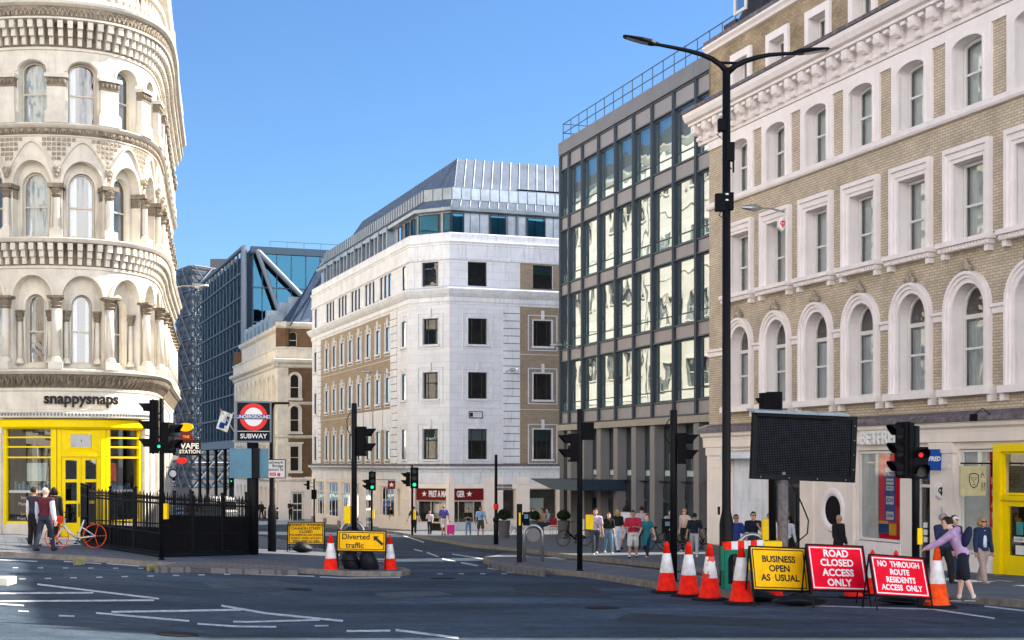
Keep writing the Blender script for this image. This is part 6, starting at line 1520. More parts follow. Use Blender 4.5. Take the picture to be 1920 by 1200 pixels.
# ---- variable message board on its trailer
def led_mat():
    m, nt, b = nm('led_matrix'); uv = N(nt, 'ShaderNodeUVMap'); mp = N(nt, 'ShaderNodeMapping'); mp.inputs['Scale'].default_value = (1/.034,1/.034,1); nt.links.new(uv.outputs[0], mp.inputs['Vector'])
    fr = N(nt, 'ShaderNodeVectorMath', operation='FRACTION'); nt.links.new(mp.outputs[0], fr.inputs[0]); ds = N(nt, 'ShaderNodeVectorMath', operation='DISTANCE'); ds.inputs[1].default_value = (.5,.5,0)
    nt.links.new(fr.outputs[0], ds.inputs[0]); lt = N(nt, 'ShaderNodeMath', operation='LESS_THAN'); lt.inputs[1].default_value = .24; nt.links.new(ds.outputs['Value'], lt.inputs[0])
    no = N(nt, 'ShaderNodeTexNoise', Scale=6.0, Detail=2.0); nt.links.new(uv.outputs[0], no.inputs['Vector']); mu = N(nt, 'ShaderNodeMath', operation='MULTIPLY'); nt.links.new(lt.outputs[0], mu.inputs[0]); nt.links.new(no.outputs['Fac'], mu.inputs[1])
    mx = N(nt, 'ShaderNodeMix', data_type='RGBA'); nt.links.new(mu.outputs[0], mx.inputs[0]); mx.inputs[6].default_value = (.003,.003,.005,1); mx.inputs[7].default_value = (.09,.10,.125,1)
    nt.links.new(mx.outputs[2], b.inputs['Base Color']); b.inputs['Roughness'].default_value = .8; b.inputs['Specular IOR Level'].default_value = .08; return m
def message_board():
    p = at(1468, 1108, 0); d = p.y; rel = lambda y: Z(y, d)-p.z; lx = lambda x: X(x, d)-p.x
    r = empty('message_board', p, 0, 'blank black LED message board on a mast with a pale solar panel on top', 'message board')
    T = Matrix.Translation((lx(1506),-.1,(rel(776)+rel(903))/2))@Matrix.Rotation(rad(2.2),4,'Y'); F = TF(T); w, h = 195*d/2700, 124*d/2700
    s = MB(); s.fbox(F, -w/2, w/2, -h/2, h/2, -.22, 0, back=True); s.build('cabinet', M['black_matt'], r, bevel=.01)
    s = MB(); s.poly([F.P(-w/2+.1,-h/2+.12,.004),F.P(w/2-.12,-h/2+.12,.004),F.P(w/2-.12,h/2-.08,.004),F.P(-w/2+.1,h/2-.08,.004)], [(-w/2+.1,-h/2+.12),(w/2-.12,-h/2+.12),(w/2-.12,h/2-.08),(-w/2+.1,h/2-.08)]); s.build('led_matrix', led_mat(), r)
    s = MB(); ring(s, F, Op(-w/2+.09,w/2-.11,-h/2+.11,h/2-.07), Op(-w/2+.005,w/2-.005,-h/2+.005,h/2-.005), .0, .03, closed=True); s.build('bezel', M['black'], r)
    s = MB()
    for k in range(4): s.sphere(F.P(-w/2+.2+k*(w-.4)/3,-h/2+.05,.03), .012, 6); s.sphere(F.P(w/2-.05,h/2-.2-k*.3,.03), .012, 6)
    s.build('bolts', M['galv'], r)
    T2 = Matrix.Translation((lx(1500),.25,rel(772)))@Matrix.Rotation(rad(2.5),4,'Y')@Matrix.Rotation(rad(4),4,'X'); s = MB()
    for k in range(3): a = -.98+k*.655; s.box(a, a+.645, -.5, .5, -.03, .02, T2)
    s.build('solar_panel', M['frosted'] if False else mat('solar_panel_glass', (.30,.36,.42), .2, .2, var=.05), r)
    s = MB(); s.box(-.9,.7,-.45,.4,-.10,-.035,T2); s.build('panel_frame', M['black'], r)
    s = MB(); s.lathe([(.11,.45),(.11,rel(903)+.2)], n=16); s.tube([(0,.05,.5),(0,.05,rel(900))], .09, 10); s.build('mast', M['leadgrey'], r, smooth=True)
    s = MB(); s.tube([(lx(1478),-.15,rel(903)),(lx(1488),-.2,rel(920)),(lx(1500),-.2,rel(945)),(lx(1513),-.15,rel(975)),(lx(1512),-.1,rel(1000)),(lx(1492),-.1,rel(1017)),(.05,-.05,.5)], .016, 6); s.build('cable', M['rubber'], r)
    s = MB(); s.box(-.75,.45,-.25,1.0,.45,.62); s.box(-.95,-.1,-.45,-.1,rel(1028),rel(1013)); s.build('trailer_body', M['amber_box'], r, bevel=.02)
    s = MB(); s.box(-.7,1.5,-.2,-.1,.32,.44); s.box(-.7,1.5,.9,1.0,.32,.44); s.tube([(1.5,-.15,.38),(2.3,.4,.38)], .05, 6); s.tube([(1.5,.95,.38),(2.3,.4,.38)], .05, 6); s.build('chassis', M['black'], r)
    for y in (-.4, 1.15):
        s = MB(); T = Matrix.Translation((.3,y,.26))@Matrix.Rotation(rad(90),4,'X'); s.lathe([(.13,-.07),(.24,-.08),(.26,-.05),(.26,.05),(.24,.08),(.13,.07)], (0,0,0), 18, T=T); s.build('wheel', M['rubber'], r, smooth=True)
    for x, y in ((-.75,-.4),(1.3,-.4),(-.75,1.1),(1.3,1.1)): s = MB(); s.tube([(x,y,0),(x,y,.45)], .025, 6); s.box(x-.1,x+.1,y-.1,y+.1,0,.02); s.build('stabiliser_leg', M['galv'], r)
message_board()
# ---- green barrier
def barrier():
    p = at(1392, 1114, 0); r = empty('barrier', p, rad(40), 'green plastic works barrier with a red and white board behind the cones', 'barrier')
    F = TF(Id); s = MB(); w, h = 1.15, 1.0
    ops = [Op(-.47,-.13,.22,.70,.12), Op(.13,.47,.22,.70,.12)]
    for w0 in (.045, -.045): wall(s, F, -w/2, w/2, .10, .86, ops, w=w0)
    for o in ops: reveal(s, F, o, .09, w=.045)
    s.fbox(F, -w/2, w/2, .86, .90, -.06, .06, back=True); s.fbox(F, -w/2-.001, -w/2+.0, .1, .9, -.045, .045); s.fbox(F, w/2, w/2+.001, .1, .9, -.045, .045)
    for x in (-.4,.4): s.fbox(F, x-.09, x+.09, .0, .10, -.25, .25, back=True)
    s.tube([F.P(-w/2-.02,.5,0),F.P(-w/2-.02,.98,0)], .04, 8); s.tube([F.P(w/2+.02,.5,0),F.P(w/2+.02,.98,0)], .04, 8); s.build('barrier_body', M['green_plastic'], r, bevel=0)
    s = MB(); wd = w/6
    for k in range(6): s.fbox(F, -w/2+wd*k, -w/2+wd*(k+1), .90, 1.06, -.02, .05, m=k % 2, back=True)
    s.build('warning_board', [M['red_plastic'], M['refl_white']], r)
    s = MB(); s.fbox(F, -.12, .12, .24, .36, .046, .05); s.build('label_plate', M['sign_white'], r)
barrier()
# ---- hoops
def hoop(label, px, py, pxw, top, disc_c=None, discm='galv', h=KH, tube=.045):
    p = at(px, py, h); d = p.y; r = empty('steel_hoop', p, 0, label, 'hoop barrier', 'round topped steel hoops on the pavements'); w = pxw*d/2700/2; H = Z(top, d)-p.z
    s = MB(); pts = [(-w,0,0),(-w,0,H-w)]+[(-w*math.cos(math.pi*k/14),0,H-w+w*math.sin(math.pi*k/14)) for k in range(1,14)]+[(w,0,H-w),(w,0,0)]; s.tube(pts, tube, 10); s.build('tube', M['galv'], r, smooth=True)
    if disc_c:
        z = Z(disc_c, d)-p.z; T = Matrix.Translation((0,0,z))@Matrix.Rotation(rad(90),4,'X'); s = MB(); s.lathe([(1e-4,-.03),(w*.74,-.03),(w*.78,-.02),(w*.78,.02),(w*.74,.03),(1e-4,.03)], (0,0,0), 28, T=T); s.build('disc', M[discm], r)
        s = MB(); s.tube([(-w,0,z),(w,0,z)], .02, 6); s.build('cross_bar', M['galv'], r)
hoop('steel hoop with a dark blue disc behind the diverted traffic sign', 661, 1060, 43, 977, 1003, 'navy')
hoop('free standing steel hoop with a round grey disc on the middle island', 1000, 1053, 34, 985, 1003, 'granite')
hoop('steel hoop behind the green barrier under the message board', 1410, 1085, 50, 1002)
# ---- push button post on the island
def button_post():
    p = at(974, 1055, KH); d = p.y; rel = lambda y: Z(y, d)-p.z; r = empty('push_button_post', p, 0, 'short black post with a yellow stripe and a crossing box left of the steel hoop', 'crossing post')
    s = MB(); s.box(-.08,.08,-.08,.08,0,rel(945)); s.build('post', M['black'], r, bevel=.012)
    s = MB(); s.box(-.02,.035,-.09,-.081,rel(985),rel(961)); s.build('yellow_stripe', M['amber_box'], r)
    s = MB(); s.box(.1,.29,-.14,.02,rel(985),rel(960)); s.box(.05,.1,-.05,.0,rel(980),rel(965)); b = s.build('crossing_box', M['black_matt'], r, bevel=.01); s = MB(); s.box(.14,.25,-.145,-.141,rel(972),rel(964)); s.build('screen', M['panel_blue'], b)
button_post()
def ped_box():
    p = at(1258, 1086, KH); d = p.y; rel = lambda y: Z(y, d)-p.z; r = empty('push_button_post', p, 0, 'black crossing box with a pale screen on a pole behind the leftmost cone', 'crossing post')
    s = MB(); s.tube([(-.1,-.15,0),(-.1,-.15,rel(998))], .05, 10); s.build('post', M['black'], r); s = MB(); s.box(-.22,.10,-.28,-.12,rel(998),rel(972)); b = s.build('crossing_box', M['black_matt'], r, bevel=.012)
    s = MB(); s.box(-.16,.04,-.285,-.281,rel(985),rel(977)); s.build('screen', M['panel_blue'], b); s = MB(); disc(s, TF(Matrix.Translation((-.05,-.282,rel(992)))), 0,0,0,.025,.002); s.build('button', M['galv'], b)
ped_box()
# ---- finger post
def finger_post():
    p = at(930, 1021, KH); d = p.y; rel = lambda y: Z(y, d)-p.z; r = empty('finger_post', p, 0, 'slim black post with one grey direction sign in front of the cafe', 'signpost')
    s = MB(); s.lathe([(.10,0),(.1,.9),(.07,.95),(.06,rel(853)),(1e-4,rel(853)+.02)], n=12); s.build('post', M['black'], r, smooth=True)
    s = MB(); s.box(.05,.68,-.03,.03,rel(919),rel(908)); b = s.build('direction_sign', M['leadgrey'], r); text(TF(Matrix.Translation((.36,-.032,rel(913.5)))), 'Mansion House', 0, 0, .10, M['sign_white'], b, .0, .003)
    s = MB(); s.sphere((0,-.05,rel(975)), .13, 14, sc=(1,.8,1.2)); s.build('round_lamp', M['black'], r, smooth=True); s = MB(); s.lathe([(.105,rel(955)),(.105,rel(945))], n=12); s.build('red_band', M['red_plastic'], r)
finger_post()
# ---- underground sign
def under_sign():
    p = at(474, 1040, KH); d = p.y; rel = lambda y: Z(y, d)-p.z; lx = lambda x: X(x, d)-p.x
    r = empty('underground_sign', p, 0, 'black UNDERGROUND SUBWAY sign box with red ring on a thick black pole', 'station sign')
    s = MB(); s.lathe([(.17,0),(.17,rel(830))], n=18); s.build('pole', M['black'], r, smooth=True)
    T = Matrix.Translation((lx(477),-.14,(rel(754)+rel(828))/2))@rotz(rad(14)); F = TF(T); w, h = 64*d/2700, 75*d/2700
    s = MB(); s.fbox(F, -w/2, w/2, -h/2, h/2, -.42, 0, back=True); s.build('sign_box', M['black'], r)
    s = MB(); ring(s, F, Op(-w/2+.03,w/2-.03,-h/2+.03,h/2-.03), Op(-w/2-.015,w/2+.015,-h/2-.015,h/2+.015), -.43, .02, closed=True); s.fbox(F, -w/2-.02, -w/2-.001, -h/2, h/2, -.42, 0); s.fbox(F, w/2+.001, w/2+.02, -h/2, h/2, -.42, 0); s.build('steel_casing', M['steel_light'], r)
    s = MB(); disc(s, F, 0, .14, .27, .40, .006, 40); s.build('red_ring', M['roundel_red'], r); s = MB(); disc(s, F, 0, .14, 0, .27, .004, 32); s.build('white_disc', M['sign_white'], r)
    s = MB(); s.fbox(F, -w/2+.06, w/2-.06, .07, .21, .0, .010); s.build('blue_bar', M['navy'], r); text(F, 'UNDERGROUND', 0, .14, .135, M['sign_white'], r, .011, .003, bold=.015, sx=.93)
    s = MB(); s.fbox(F, -w/2+.03, w/2-.03, -h/2+.30, -h/2+.315, 0, .005); s.build('white_rule', M['sign_white'], r); text(F, 'SUBWAY', 0, -h/2+.16, .19, M['sign_white'], r, .004, .003, bold=.015)
    T = Matrix.Translation((lx(469),-.18,(rel(841)+rel(896))/2))@rotz(rad(10)); F = TF(T); w, h = 72*d/2700, 55*d/2700
    s = MB(); s.fbox(F, -w/2, w/2, -h/2, h/2, -.3, 0, back=True); s.build('blue_panel', M['panel_blue'], r, bevel=.01); s = MB(); s.fbox(F, w*.10, w*.27, -h/2-.01, h/2+.01, -.32, .05); s.build('pole_sleeve', M['black'], r)
under_sign()
def direction_sign():
    p = at(510, 1034, KH); d = p.y; rel = lambda y: Z(y, d)-p.z; lx = lambda x: X(x, d)-p.x
    r = empty('direction_sign', p, 0, 'white sign to Southwark Bridge and Cannon St on a black post', 'direction sign')
    s = MB(); s.lathe([(.135,0),(.135,1.25),(.12,1.35),(.085,1.5),(.08,rel(756))], n=14); s.build('post', M['black'], r, smooth=True)
    T = Matrix.Translation((lx(508),-.1,(rel(861)+rel(897))/2)); F = TF(T); w, h = 56*d/2700, 35*d/2700
    s = MB(); s.fbox(F, -w/2, w/2, -h/2, h/2, -.02, 0, back=True); s.build('sign_panel', M['sign_white'], r); s = MB(); ring(s, F, Op(-w/2+.02,w/2-.02,-h/2+.02,h/2-.02), Op(-w/2-.008,w/2+.008,-h/2-.008,h/2+.008), -.022, .004, closed=True); s.build('black_border', M['sign_black'], r)
    for t, v in (('Southwark',.20),('Bridge',.09),('Cannon St',-.02)): text(F, t, w/2-.06, v, .135, M['sign_black'], r, .001, .003, align='RIGHT', bold=.015)
    s = MB(); s.fbox(F, -.02, .17, -.22, -.12, 0, .003); s.build('rail_emblem', M['roundel_red'], r); s = MB()
    for v in (-.19,-.155): s.fbox(F, .01, .14, v-.006, v+.006, .003, .005)
    s.build('emblem_lines', M['sign_white'], r); text(F, 'e', .26, -.165, .2, M['roundel_red'], r, .001, .003, bold=.04)
    s = MB(); s.box(-.03,.55,-.08,.0,rel(758),rel(754)); s.build('light_fitting', M['black'], r)
direction_sign()
# ---- stair railings
def railings():
    A, Bp, C = at(165,1023,KH), at(301,1045,KH), at(469,1040,KH); D = A+Vector((-1.2,3.4,0)); E = C+Vector((-.75,3.4,0))
    o = Vector((Bp.x,Bp.y,Bp.z)); r = empty('stair_railings', o, 0, 'black spiked iron railings round the subway stairs between bicycle and station sign', 'railings')
    H = 1.62; s = MB(); bars = MB()
    for P, Q in ((A,Bp),(Bp,C),(A,D),(C,E),(D,E)):
        L = (Q-P).length; n = int(L/.105); z = lambda f: (P.z+(Q.z-P.z)*f)-o.z
        F = lambda f, h: Vector((P.x+(Q.x-P.x)*f-o.x, P.y+(Q.y-P.y)*f-o.y, z(f)+h))
        for h, rr in ((.12,.025),(.62,.022),(H-.22,.028)): s.tube([F(0,h),F(1,h)], rr, 6)
        s.tube([F(0,.03),F(1,.03)], .07, 4)
        for i in range(n+1):
            f = i/n; b = F(f,.05); t = F(f,H-.1); bars.tube([b,t], .014, 4, caps=False); bars.tube([t, t+Vector((0,0,.03)), t+Vector((0,0,.12))], [.014,.026,.002], 5)
        for f in (0, .33, .66, 1): s.tube([F(f,0),F(f,H+.05)], .04, 6); s.sphere(F(f,H+.1), .05, 8)
    s.build('rails', M['black_iron'], r); bars.build('bars', M['black_iron'], r)
    s = MB()                                   # steel back sheets on the far half of the front
    for P, Q, h0, h1 in ((Bp,C,.08,1.10),(Bp+(A-Bp)*.0,A,.08,.62),(D,E,.1,.5)):
        a, b = P-o, Q-o; n_ = Vector((0,.05,0)); s.mark(); s.poly([a+n_+Vector((0,0,h0)),b+n_+Vector((0,0,h0)),b+n_+Vector((0,0,h1)),a+n_+Vector((0,0,h1))])
    s.each('back_sheet', M['black_iron'], r)
    s = MB(); q = [A,Bp,C,E,D]; s.poly([p-o+Vector((0,0,.02)) for p in q]); s.build('stair_shade_sheet', M['black_matt'], r)  # flat black sheet stands in for the dark of the stair well
railings()
# ---- planters, bollards
def planter(label, px, py, wpx, top, pot_top):
    p = at(px, py, KH); d = p.y; rel = lambda y: Z(y, d)-p.z; r = empty('planter', p, 0, label, 'planter', 'dark planters by the cafe'); w = wpx*d/2700/2
    h = rel(pot_top); s = MB(); s.lathe([(w*.8,0),(w*.84,.05),(w,h-.05),(w*1.04,h),(w*.9,h),(w*.88,h-.06),(1e-4,h-.06)], n=20); s.build('pot', M['granite_dark'], r, smooth=False)
    s = MB(); R2 = random.Random(px); H = rel(top)-h
    for k in range(900):
        a, b = R2.uniform(0,2*math.pi), math.acos(R2.uniform(-.6,1)); q = w*R2.uniform(.86,1.03); c = Vector((q*math.sin(b)*math.cos(a), q*math.sin(b)*math.sin(a), h+H*.5+H*.5*math.cos(b)))
        u = Vector((R2.uniform(-1,1),R2.uniform(-1,1),R2.uniform(-1,1))).normalized()*.035; v = u.cross(Vector((R2.uniform(-1,1),R2.uniform(-1,1),R2.uniform(-1,1)))).normalized()*.03
        s.poly([c-u-v,c+u-v,c+u+v,c-u+v])
    s.sphere((0,0,h+H*.45), w*.84, 14, sc=(1,1,H*.5/w)); s.build('clipped_bush', M['soil'], r)
planter('tall dark planter with a clipped bush right of the finger post', 945, 1009, 23, 955, 976)
planter('tall dark planter with a clipped bush at the corner of the glass office', 1057, 1010, 24, 957, 976)
planter('dark planter half hidden behind the crossing post', 1001, 1003, 22, 958, 978)
b0 = None
for i, (px, py, lab) in enumerate([(497,973,'black bollard left of the white direction sign post'),(520,974,'black bollard right of the white direction sign post'),(560,973,'black bollard beside the white door'),(537,973,'black bollard left of the white door'),(478,973,'black bollard beside the station sign pole')]):
    if b0 is None:
        b0 = empty('bollard'); s = MB(); s.lathe([(.11,0),(.11,.12),(.085,.2),(.075,.95),(.1,.98),(.1,1.02),(.06,1.12),(1e-4,1.14)], n=12); s.build('post', M['black'], b0, smooth=True); s = MB(); s.lathe([(.085,.8),(.087,.81),(.087,.88),(.085,.89)], n=12); s.build('white_band', M['refl_white'], b0); o = b0
    else: o = copy_tree(b0)
    o.location = at(px, py, KH); tag(o, lab, 'bollard', 'black bollards on the far pavement')
# ---- bicycles
def bicycle(label, loc, yaw, framem, wheelm, basket=None, spokes=True, steer=0):
    r = empty('bicycle', loc, yaw, label, 'bicycle', 'parked bicycles'); R_ = .335
    s = MB(); bb = Vector((.02,0,.29)); st = Vector((.20,0,.78)); hd = Vector((-.33,0,.80)); hb = Vector((-.36,0,.66)); rw, fw = Vector((.5,0,R_)), Vector((-.55,0,R_))
    s.tube([hb, Vector((-.25,0,.5)), bb], [.035,.04,.04], 8); s.tube([bb, st], .022, 8); s.tube([bb, rw+Vector((0,.05,0))], .02, 6); s.tube([bb, rw+Vector((0,-.05,0))], .02, 6); s.tube([st+Vector((-.05,0,-.2)), rw+Vector((0,.05,0))], .014, 6); s.tube([st+Vector((-.05,0,-.2)), rw+Vector((0,-.05,0))], .014, 6)
    s.tube([hd+Vector((0,0,.04)), hb], .028, 8)
    for y in (-.05,.05): s.tube([hb+Vector((0,y*.6,-.02)), fw+Vector((0,y,0))], .014, 6)
    s.build('frame', framem, r, smooth=True)
    for c in (rw, fw):
        T = Matrix.Translation(c)@Matrix.Rotation(rad(90),4,'X'); s = MB(); prof = [(R_-.03,-.0),(R_-.015,-.022),(R_,0),(R_-.015,.022),(R_-.03,0)]; s.lathe(prof, (0,0,0), 28, T=T, caps=False); s.lathe([(.02,-.05),(.03,-.04),(.03,.04),(.02,.05)], (0,0,0), 10, T=T)
        w_ = s.build('wheel', wheelm, r, smooth=True); s = MB()
        for k in range(5 if spokes == 'mag' else 14):
            a = 2*math.pi*k/(5 if spokes == 'mag' else 14); s.tube([T@Vector((.02*math.cos(a),.02*math.sin(a),0)), T@Vector(((R_-.03)*math.cos(a),(R_-.03)*math.sin(a),0))], .010 if spokes == 'mag' else .003, 4)
        s.build('spokes', wheelm if spokes == 'mag' else M['galv'], w_)
    s = MB(); s.tube([hd, hd+Vector((.03,0,.18))], .014, 6); s.tube([(-.22,-.29,1.0),(-.28,-.2,1.0),(-.3,0,.98),(-.28,.2,1.0),(-.22,.29,1.0)], .013, 6); s.build('handlebar', M['black'], r)
    s = MB(); s.sphere((.23,0,.84), .12, 10, sc=(1.1,.62,.32)); s.tube([st, (.22,0,.83)], .015, 6); s.build('saddle', M['rubber'], r, smooth=True)
    s = MB(); s.tube([(.02,-.1,.29),(.02,.1,.29)], .012, 6); s.tube([(.02,-.1,.29),(-.08,-.12,.16)], .012, 6); s.tube([(.02,.1,.29),(.12,.12,.42)], .012, 6); s.box(-.13,-.03,-.2,-.12,.14,.17); s.box(.07,.17,.12,.2,.41,.44); s.build('pedals', M['black'], r)
    if basket:
        s = MB(); s.box(-.66,-.40,-.16,.16,.70,.90)
        for v in range(len(s.v)): x, y, z = s.v[v]; k = .75 if z < .8 else 1.0; s.v[v] = (-.53+(x+.53)*k, y*k, z)
        s.build('basket', basket, r, bevel=.02)
    return r
pb = at(144,1029,KH); bicycle('white hire bicycle with orange wheels and basket leaning near the yellow door', pb, rad(36), M['refl_white'], M['orange_plastic'], M['orange_plastic'], 'mag')
bm = mat('dark_green_bike_frame', (.02,.05,.03), .3)
bicycle('dark bicycle parked left of the walking group at the glass office', at(1078,1024,KH), rad(30), M['black'], M['rubber'])
bicycle('dark bicycle standing behind the woman in the teal dress', at(1238,1032,KH), rad(160), bm, M['rubber'])
bicycle('dark bicycle leaning by the cream pilaster of the brick building', at(1316,1036,KH), rad(25), M['black'], M['rubber'])
bicycle('white bicycle parked between the planters', at(968,1003,KH), rad(15), M['refl_white'], M['rubber'])
bicycle('dark bicycle among the racks right of the walking group', at(1275,1033,KH), rad(-15), bm, M['rubber'])
# ---- hanging signs on the left side of the street
def hang(name, label, px0, px1, py0, py1, d, face, lines=(), ink='sign_white', shape='box', cat='shop sign', arm=True, extra=None, th=.1):
    x0, x1 = X(px0, d), X(px1, d); z0, z1 = Z(py1, d), Z(py0, d); r = empty(name, ((x0+x1)/2, d, (z0+z1)/2), 0, label, cat)
    w, h = x1-x0, z1-z0; F = TF(Id); s = MB()
    if shape == 'box': s.fbox(F, -w/2, w/2, -h/2, h/2, -th, 0, back=True)
    else:
        T = Matrix.Rotation(rad(90),4,'X'); s.lathe([(1e-4,0),(.5,0),(.5,-th),(1e-4,-th)], (0,0,0), 28, T=T); 
        for v in range(len(s.v)): a, b, c = s.v[v]; s.v[v] = (a*w, b, c*h)
    s.build('sign_panel', M[face], r)
    for (t, v, sz, sx) in lines: text(F, t, 0, v, sz, M[ink], r, .003, .004, bold=.03, sx=sx)
    if arm: s = MB(); s.tube([(-w/2-1.2,.05,h/2+.05),(w/2,.05,h/2+.05)], .02, 6); s.tube([(-w/2+.08,.05,h/2),(-w/2+.08,.05,h/2+.05)], .015, 6); s.build('bracket', M['black'], r)
    if extra: extra(F, r, w, h)
    return r
hang('shop_sign', 'black hanging sign reading VAPE STATION', 336, 376, 828, 854, 75, 'black', [('VAPE',.12,.40,1.05),('STATION',-.17,.26,1.02)])
hang('shop_sign', 'gold oval hanging sign above the vape sign', 334, 362, 793, 809, 80, 'sign_yellow', shape='oval')
hang('shop_sign', 'round dark red sign hanging between gold oval and vape sign', 336, 362, 810, 835, 82, 'pret_red', [('THE',.1,.2,1.),],'sign_yellow', shape='oval')
hang('shop_sign', 'small red sign hanging below the vape sign', 331, 350, 858, 870, 78, 'roundel_red', shape='oval')
hang('globe_sign', 'round blue rimmed white sign on the left wall beside the traffic light', 315, 333, 878, 898, 60, 'navy', shape='oval', extra=lambda F, r, w, h: [s := MB(), disc(s, F, 0, 0, 0, w*.36, .006), s.build('white_disc', M['sign_white'], r)])
def star_sign(F, r, w, h):
    s = MB(); star(s, F, 0, 0, w*.36, .006); s.build('star', M['sign_white'], r)
hang('star_sign', 'dark red projecting sign with a white star on the white building', 727, 741, 901, 917, 92.5, 'pret_red', extra=star_sign)
# betting shop sign, face sign, number
def box_sign():
    F0 = Fr((6.76,49.37),(12.21,33.21)); p = F0.P(13.3, 1.83, .44)
    r = empty('betting_shop_sign', p, math.atan2(-F0.n.y, -F0.n.x)-rad(90)+rad(8), 'blue box sign reading BETFRED sticking out beside the shop door', 'shop sign')
    r.rotation_euler = (0,0,rad(18.6)); F = TF(Matrix.Translation((0,-.06,0))); s = MB(); s.fbox(F, -.34, .34, -.27, .27, -.12, 0, back=True); s.build('sign_box', M['sign_blue'], r, bevel=.008)
    text(F, 'BET', -.20, .02, .16, M['roundel_red'], r, .002, .004, bold=.03, shear=.25, sx=.95); text(F, 'FRED', .13, .02, .16, M['sign_white'], r, .002, .004, bold=.03, shear=.25, sx=.95)
    s = MB(); s.tube([(.3,.0,.15),(.46,.0,.15)], .03, 6); s.tube([(.3,.0,-.15),(.46,.0,-.15)], .03, 6); s.build('bracket', M['black'], r)
box_sign()
def face_sign():
    F0 = Fr((6.76,49.37),(12.21,33.21)); p = F0.P(15.3, 1.32, .55)
    r = empty('hanging_sign', p, rad(18.6), 'cream square hanging sign with a drawn face beside the yellow shop', 'shop sign'); F = TF(Id); s = MB(); s.fbox(F, -.35, .35, -.36, .36, -.06, 0, back=True); s.fbox(F, -.38, -.351, -.36, .36, -.06, 0); s.build('sign_panel', mat('cream_sign_face', (.52,.48,.30), .5), r)
    s = MB(); k = .8
    pts = [(-.13,-.02),(-.13,.13),(-.08,.17),(0,.18),(.08,.17),(.13,.13),(.13,-.02),(.08,-.13),(0,-.17),(-.08,-.13),(-.13,-.02)]
    for a, b in zip(pts, pts[1:]): s.tube([F.P(a[0],a[1],.006),F.P(b[0],b[1],.006)], .011, 4)
    for x in (-.05,.05): s.tube([F.P(x-.03,.07,.006),F.P(x+.03,.08,.006)], .007, 4); s.sphere(F.P(x,.03,.006), .012, 6)
    s.tube([F.P(0,.02,.006),F.P(-.015,-.04,.006),F.P(.015,-.05,.006)], .006, 4); s.tube([F.P(-.03,-.09,.006),F.P(.03,-.09,.006)], .009, 4)
    for x0,y0,x1,y1 in ((.20,.16,.30,.16),(.25,.22,.20,.08),(.25,.16,.31,.08),(.20,-.08,.26,-.08),(.23,-.02,.23,-.24),(.20,-.14,.26,-.14),(.29,-.04,.29,-.24),(.29,-.04,.33,-.10),(.33,-.10,.29,-.15)): s.tube([F.P(x0,y0,.006),F.P(x1,y1,.006)], .006, 4)
    s.build('drawn_face', M['sign_black'], r); s = MB(); s.tube([(-.35,.03,.42),(.55,.03,.42)], .022, 6); s.box(.52,.58,0,.06,.1,.5); s.tube([(-.25,.03,.36),(-.25,.03,.42)], .01, 4); s.tube([(.25,.03,.36),(.25,.03,.42)], .01, 4); s.build('bracket', M['black'], r)
face_sign()
F0b = Fr((6.76,49.37),(12.21,33.21))
def alarm(u, z, name, label, m):
    r = empty(name, F0b.P(u, z, .1), rad(8), label, 'alarm box'); F = TF(Matrix.Rotation(0,4,'Z')); s = MB(); P = [(-.13,.1),(-.08,.2),(.08,.2),(.13,.1),(.11,-.1),(.0,-.2),(-.11,-.1)]
    s.poly([F.P(a,b,.08) for a,b in P])
    for (a,b),(c,e) in zip(P, P[1:]+P[:1]): s.poly([F.P(a,b,.08),F.P(c,e,.08),F.P(c*1.1,e*1.1,-.06),F.P(a*1.1,b*1.1,-.06)])
    s.build('case', M['sign_white'], r); s = MB(); disc(s, F, 0, .03, .05, .085, .085, 16); s.fbox(F, -.02, .02, -.1, .1, .081, .084); s.build('emblem', M[m], r)
alarm(13.3, 1.02, 'alarm_box', 'white alarm box on the pilaster beside the betting shop door', 'sign_black')
alarm(5.2, 9.1, 'alarm_box', 'red and white alarm shield between second floor windows of the brick building', 'roundel_red')
s = MB(); s.fbox(TF(Id), -.13, .13, -.12, .12, -.01, .01)
for k in (-.06,.06):
    for j in (-.05,.05): s.fbox(TF(Id), k-.04, k+.04, j-.035, j+.035, .01, .014)
o = s.build('intercom_plate', M['portland']); o.location = F0b.P(13.35,.52,.115); o.rotation_euler = (0,0,rad(60)); tag(o, 'small square entry panel under the alarm box on the pilaster', 'entry panel')
# wall mounted lamps
def wall_lamp(label, F, u, z, out, drop=.1, side=0, flat=True):
    p = F.P(u, z, 0); n = F.N(u) ; r = empty('wall_lamp', p, 0, label, 'wall lamp', 'lamps on brackets on the house fronts'); d = Vector((n.x, n.y, 0))+Vector((side,0,0)); d.normalize()
    s = MB(); s.tube([(0,0,0), d*out*.6+Vector((0,0,drop)), d*out+Vector((0,0,drop))], .03, 6); s.sphere((0,0,0), .1, 8); s.build('bracket', M['galv'], r); s = MB()
    e = d*out+Vector((0,0,drop)); s.tube([e, e+d*.15, e+d*.6], [.05,.13,.05], 8); s.build('lamp_head', M['galv'], r, smooth=True)
FPl = Fr((-6.41,90.2),(-16.4,118.2)); FPr = Fr((-3.84,88.7),(2.94,91.2)); FGl = Fr((2.70,79.07),(8.50,61.70))
wall_lamp('pale wall lamp on the brick building beside the alarm shield', F0b, 5.35, 9.45, .9, side=-.3)
wall_lamp('pale wall lamp on the left corner of the glass office', FGl, 2.6, 7.9, .9, side=-.6)
wall_lamp('pale wall lamp on the white building between first and second floor windows', FPl, 4.6, 7.6, 1.3, side=-.6)
wall_lamp('pale wall lamp on the quoins of the white building right of its corner', FPr, 3.7, 7.45, .4, side=.5)
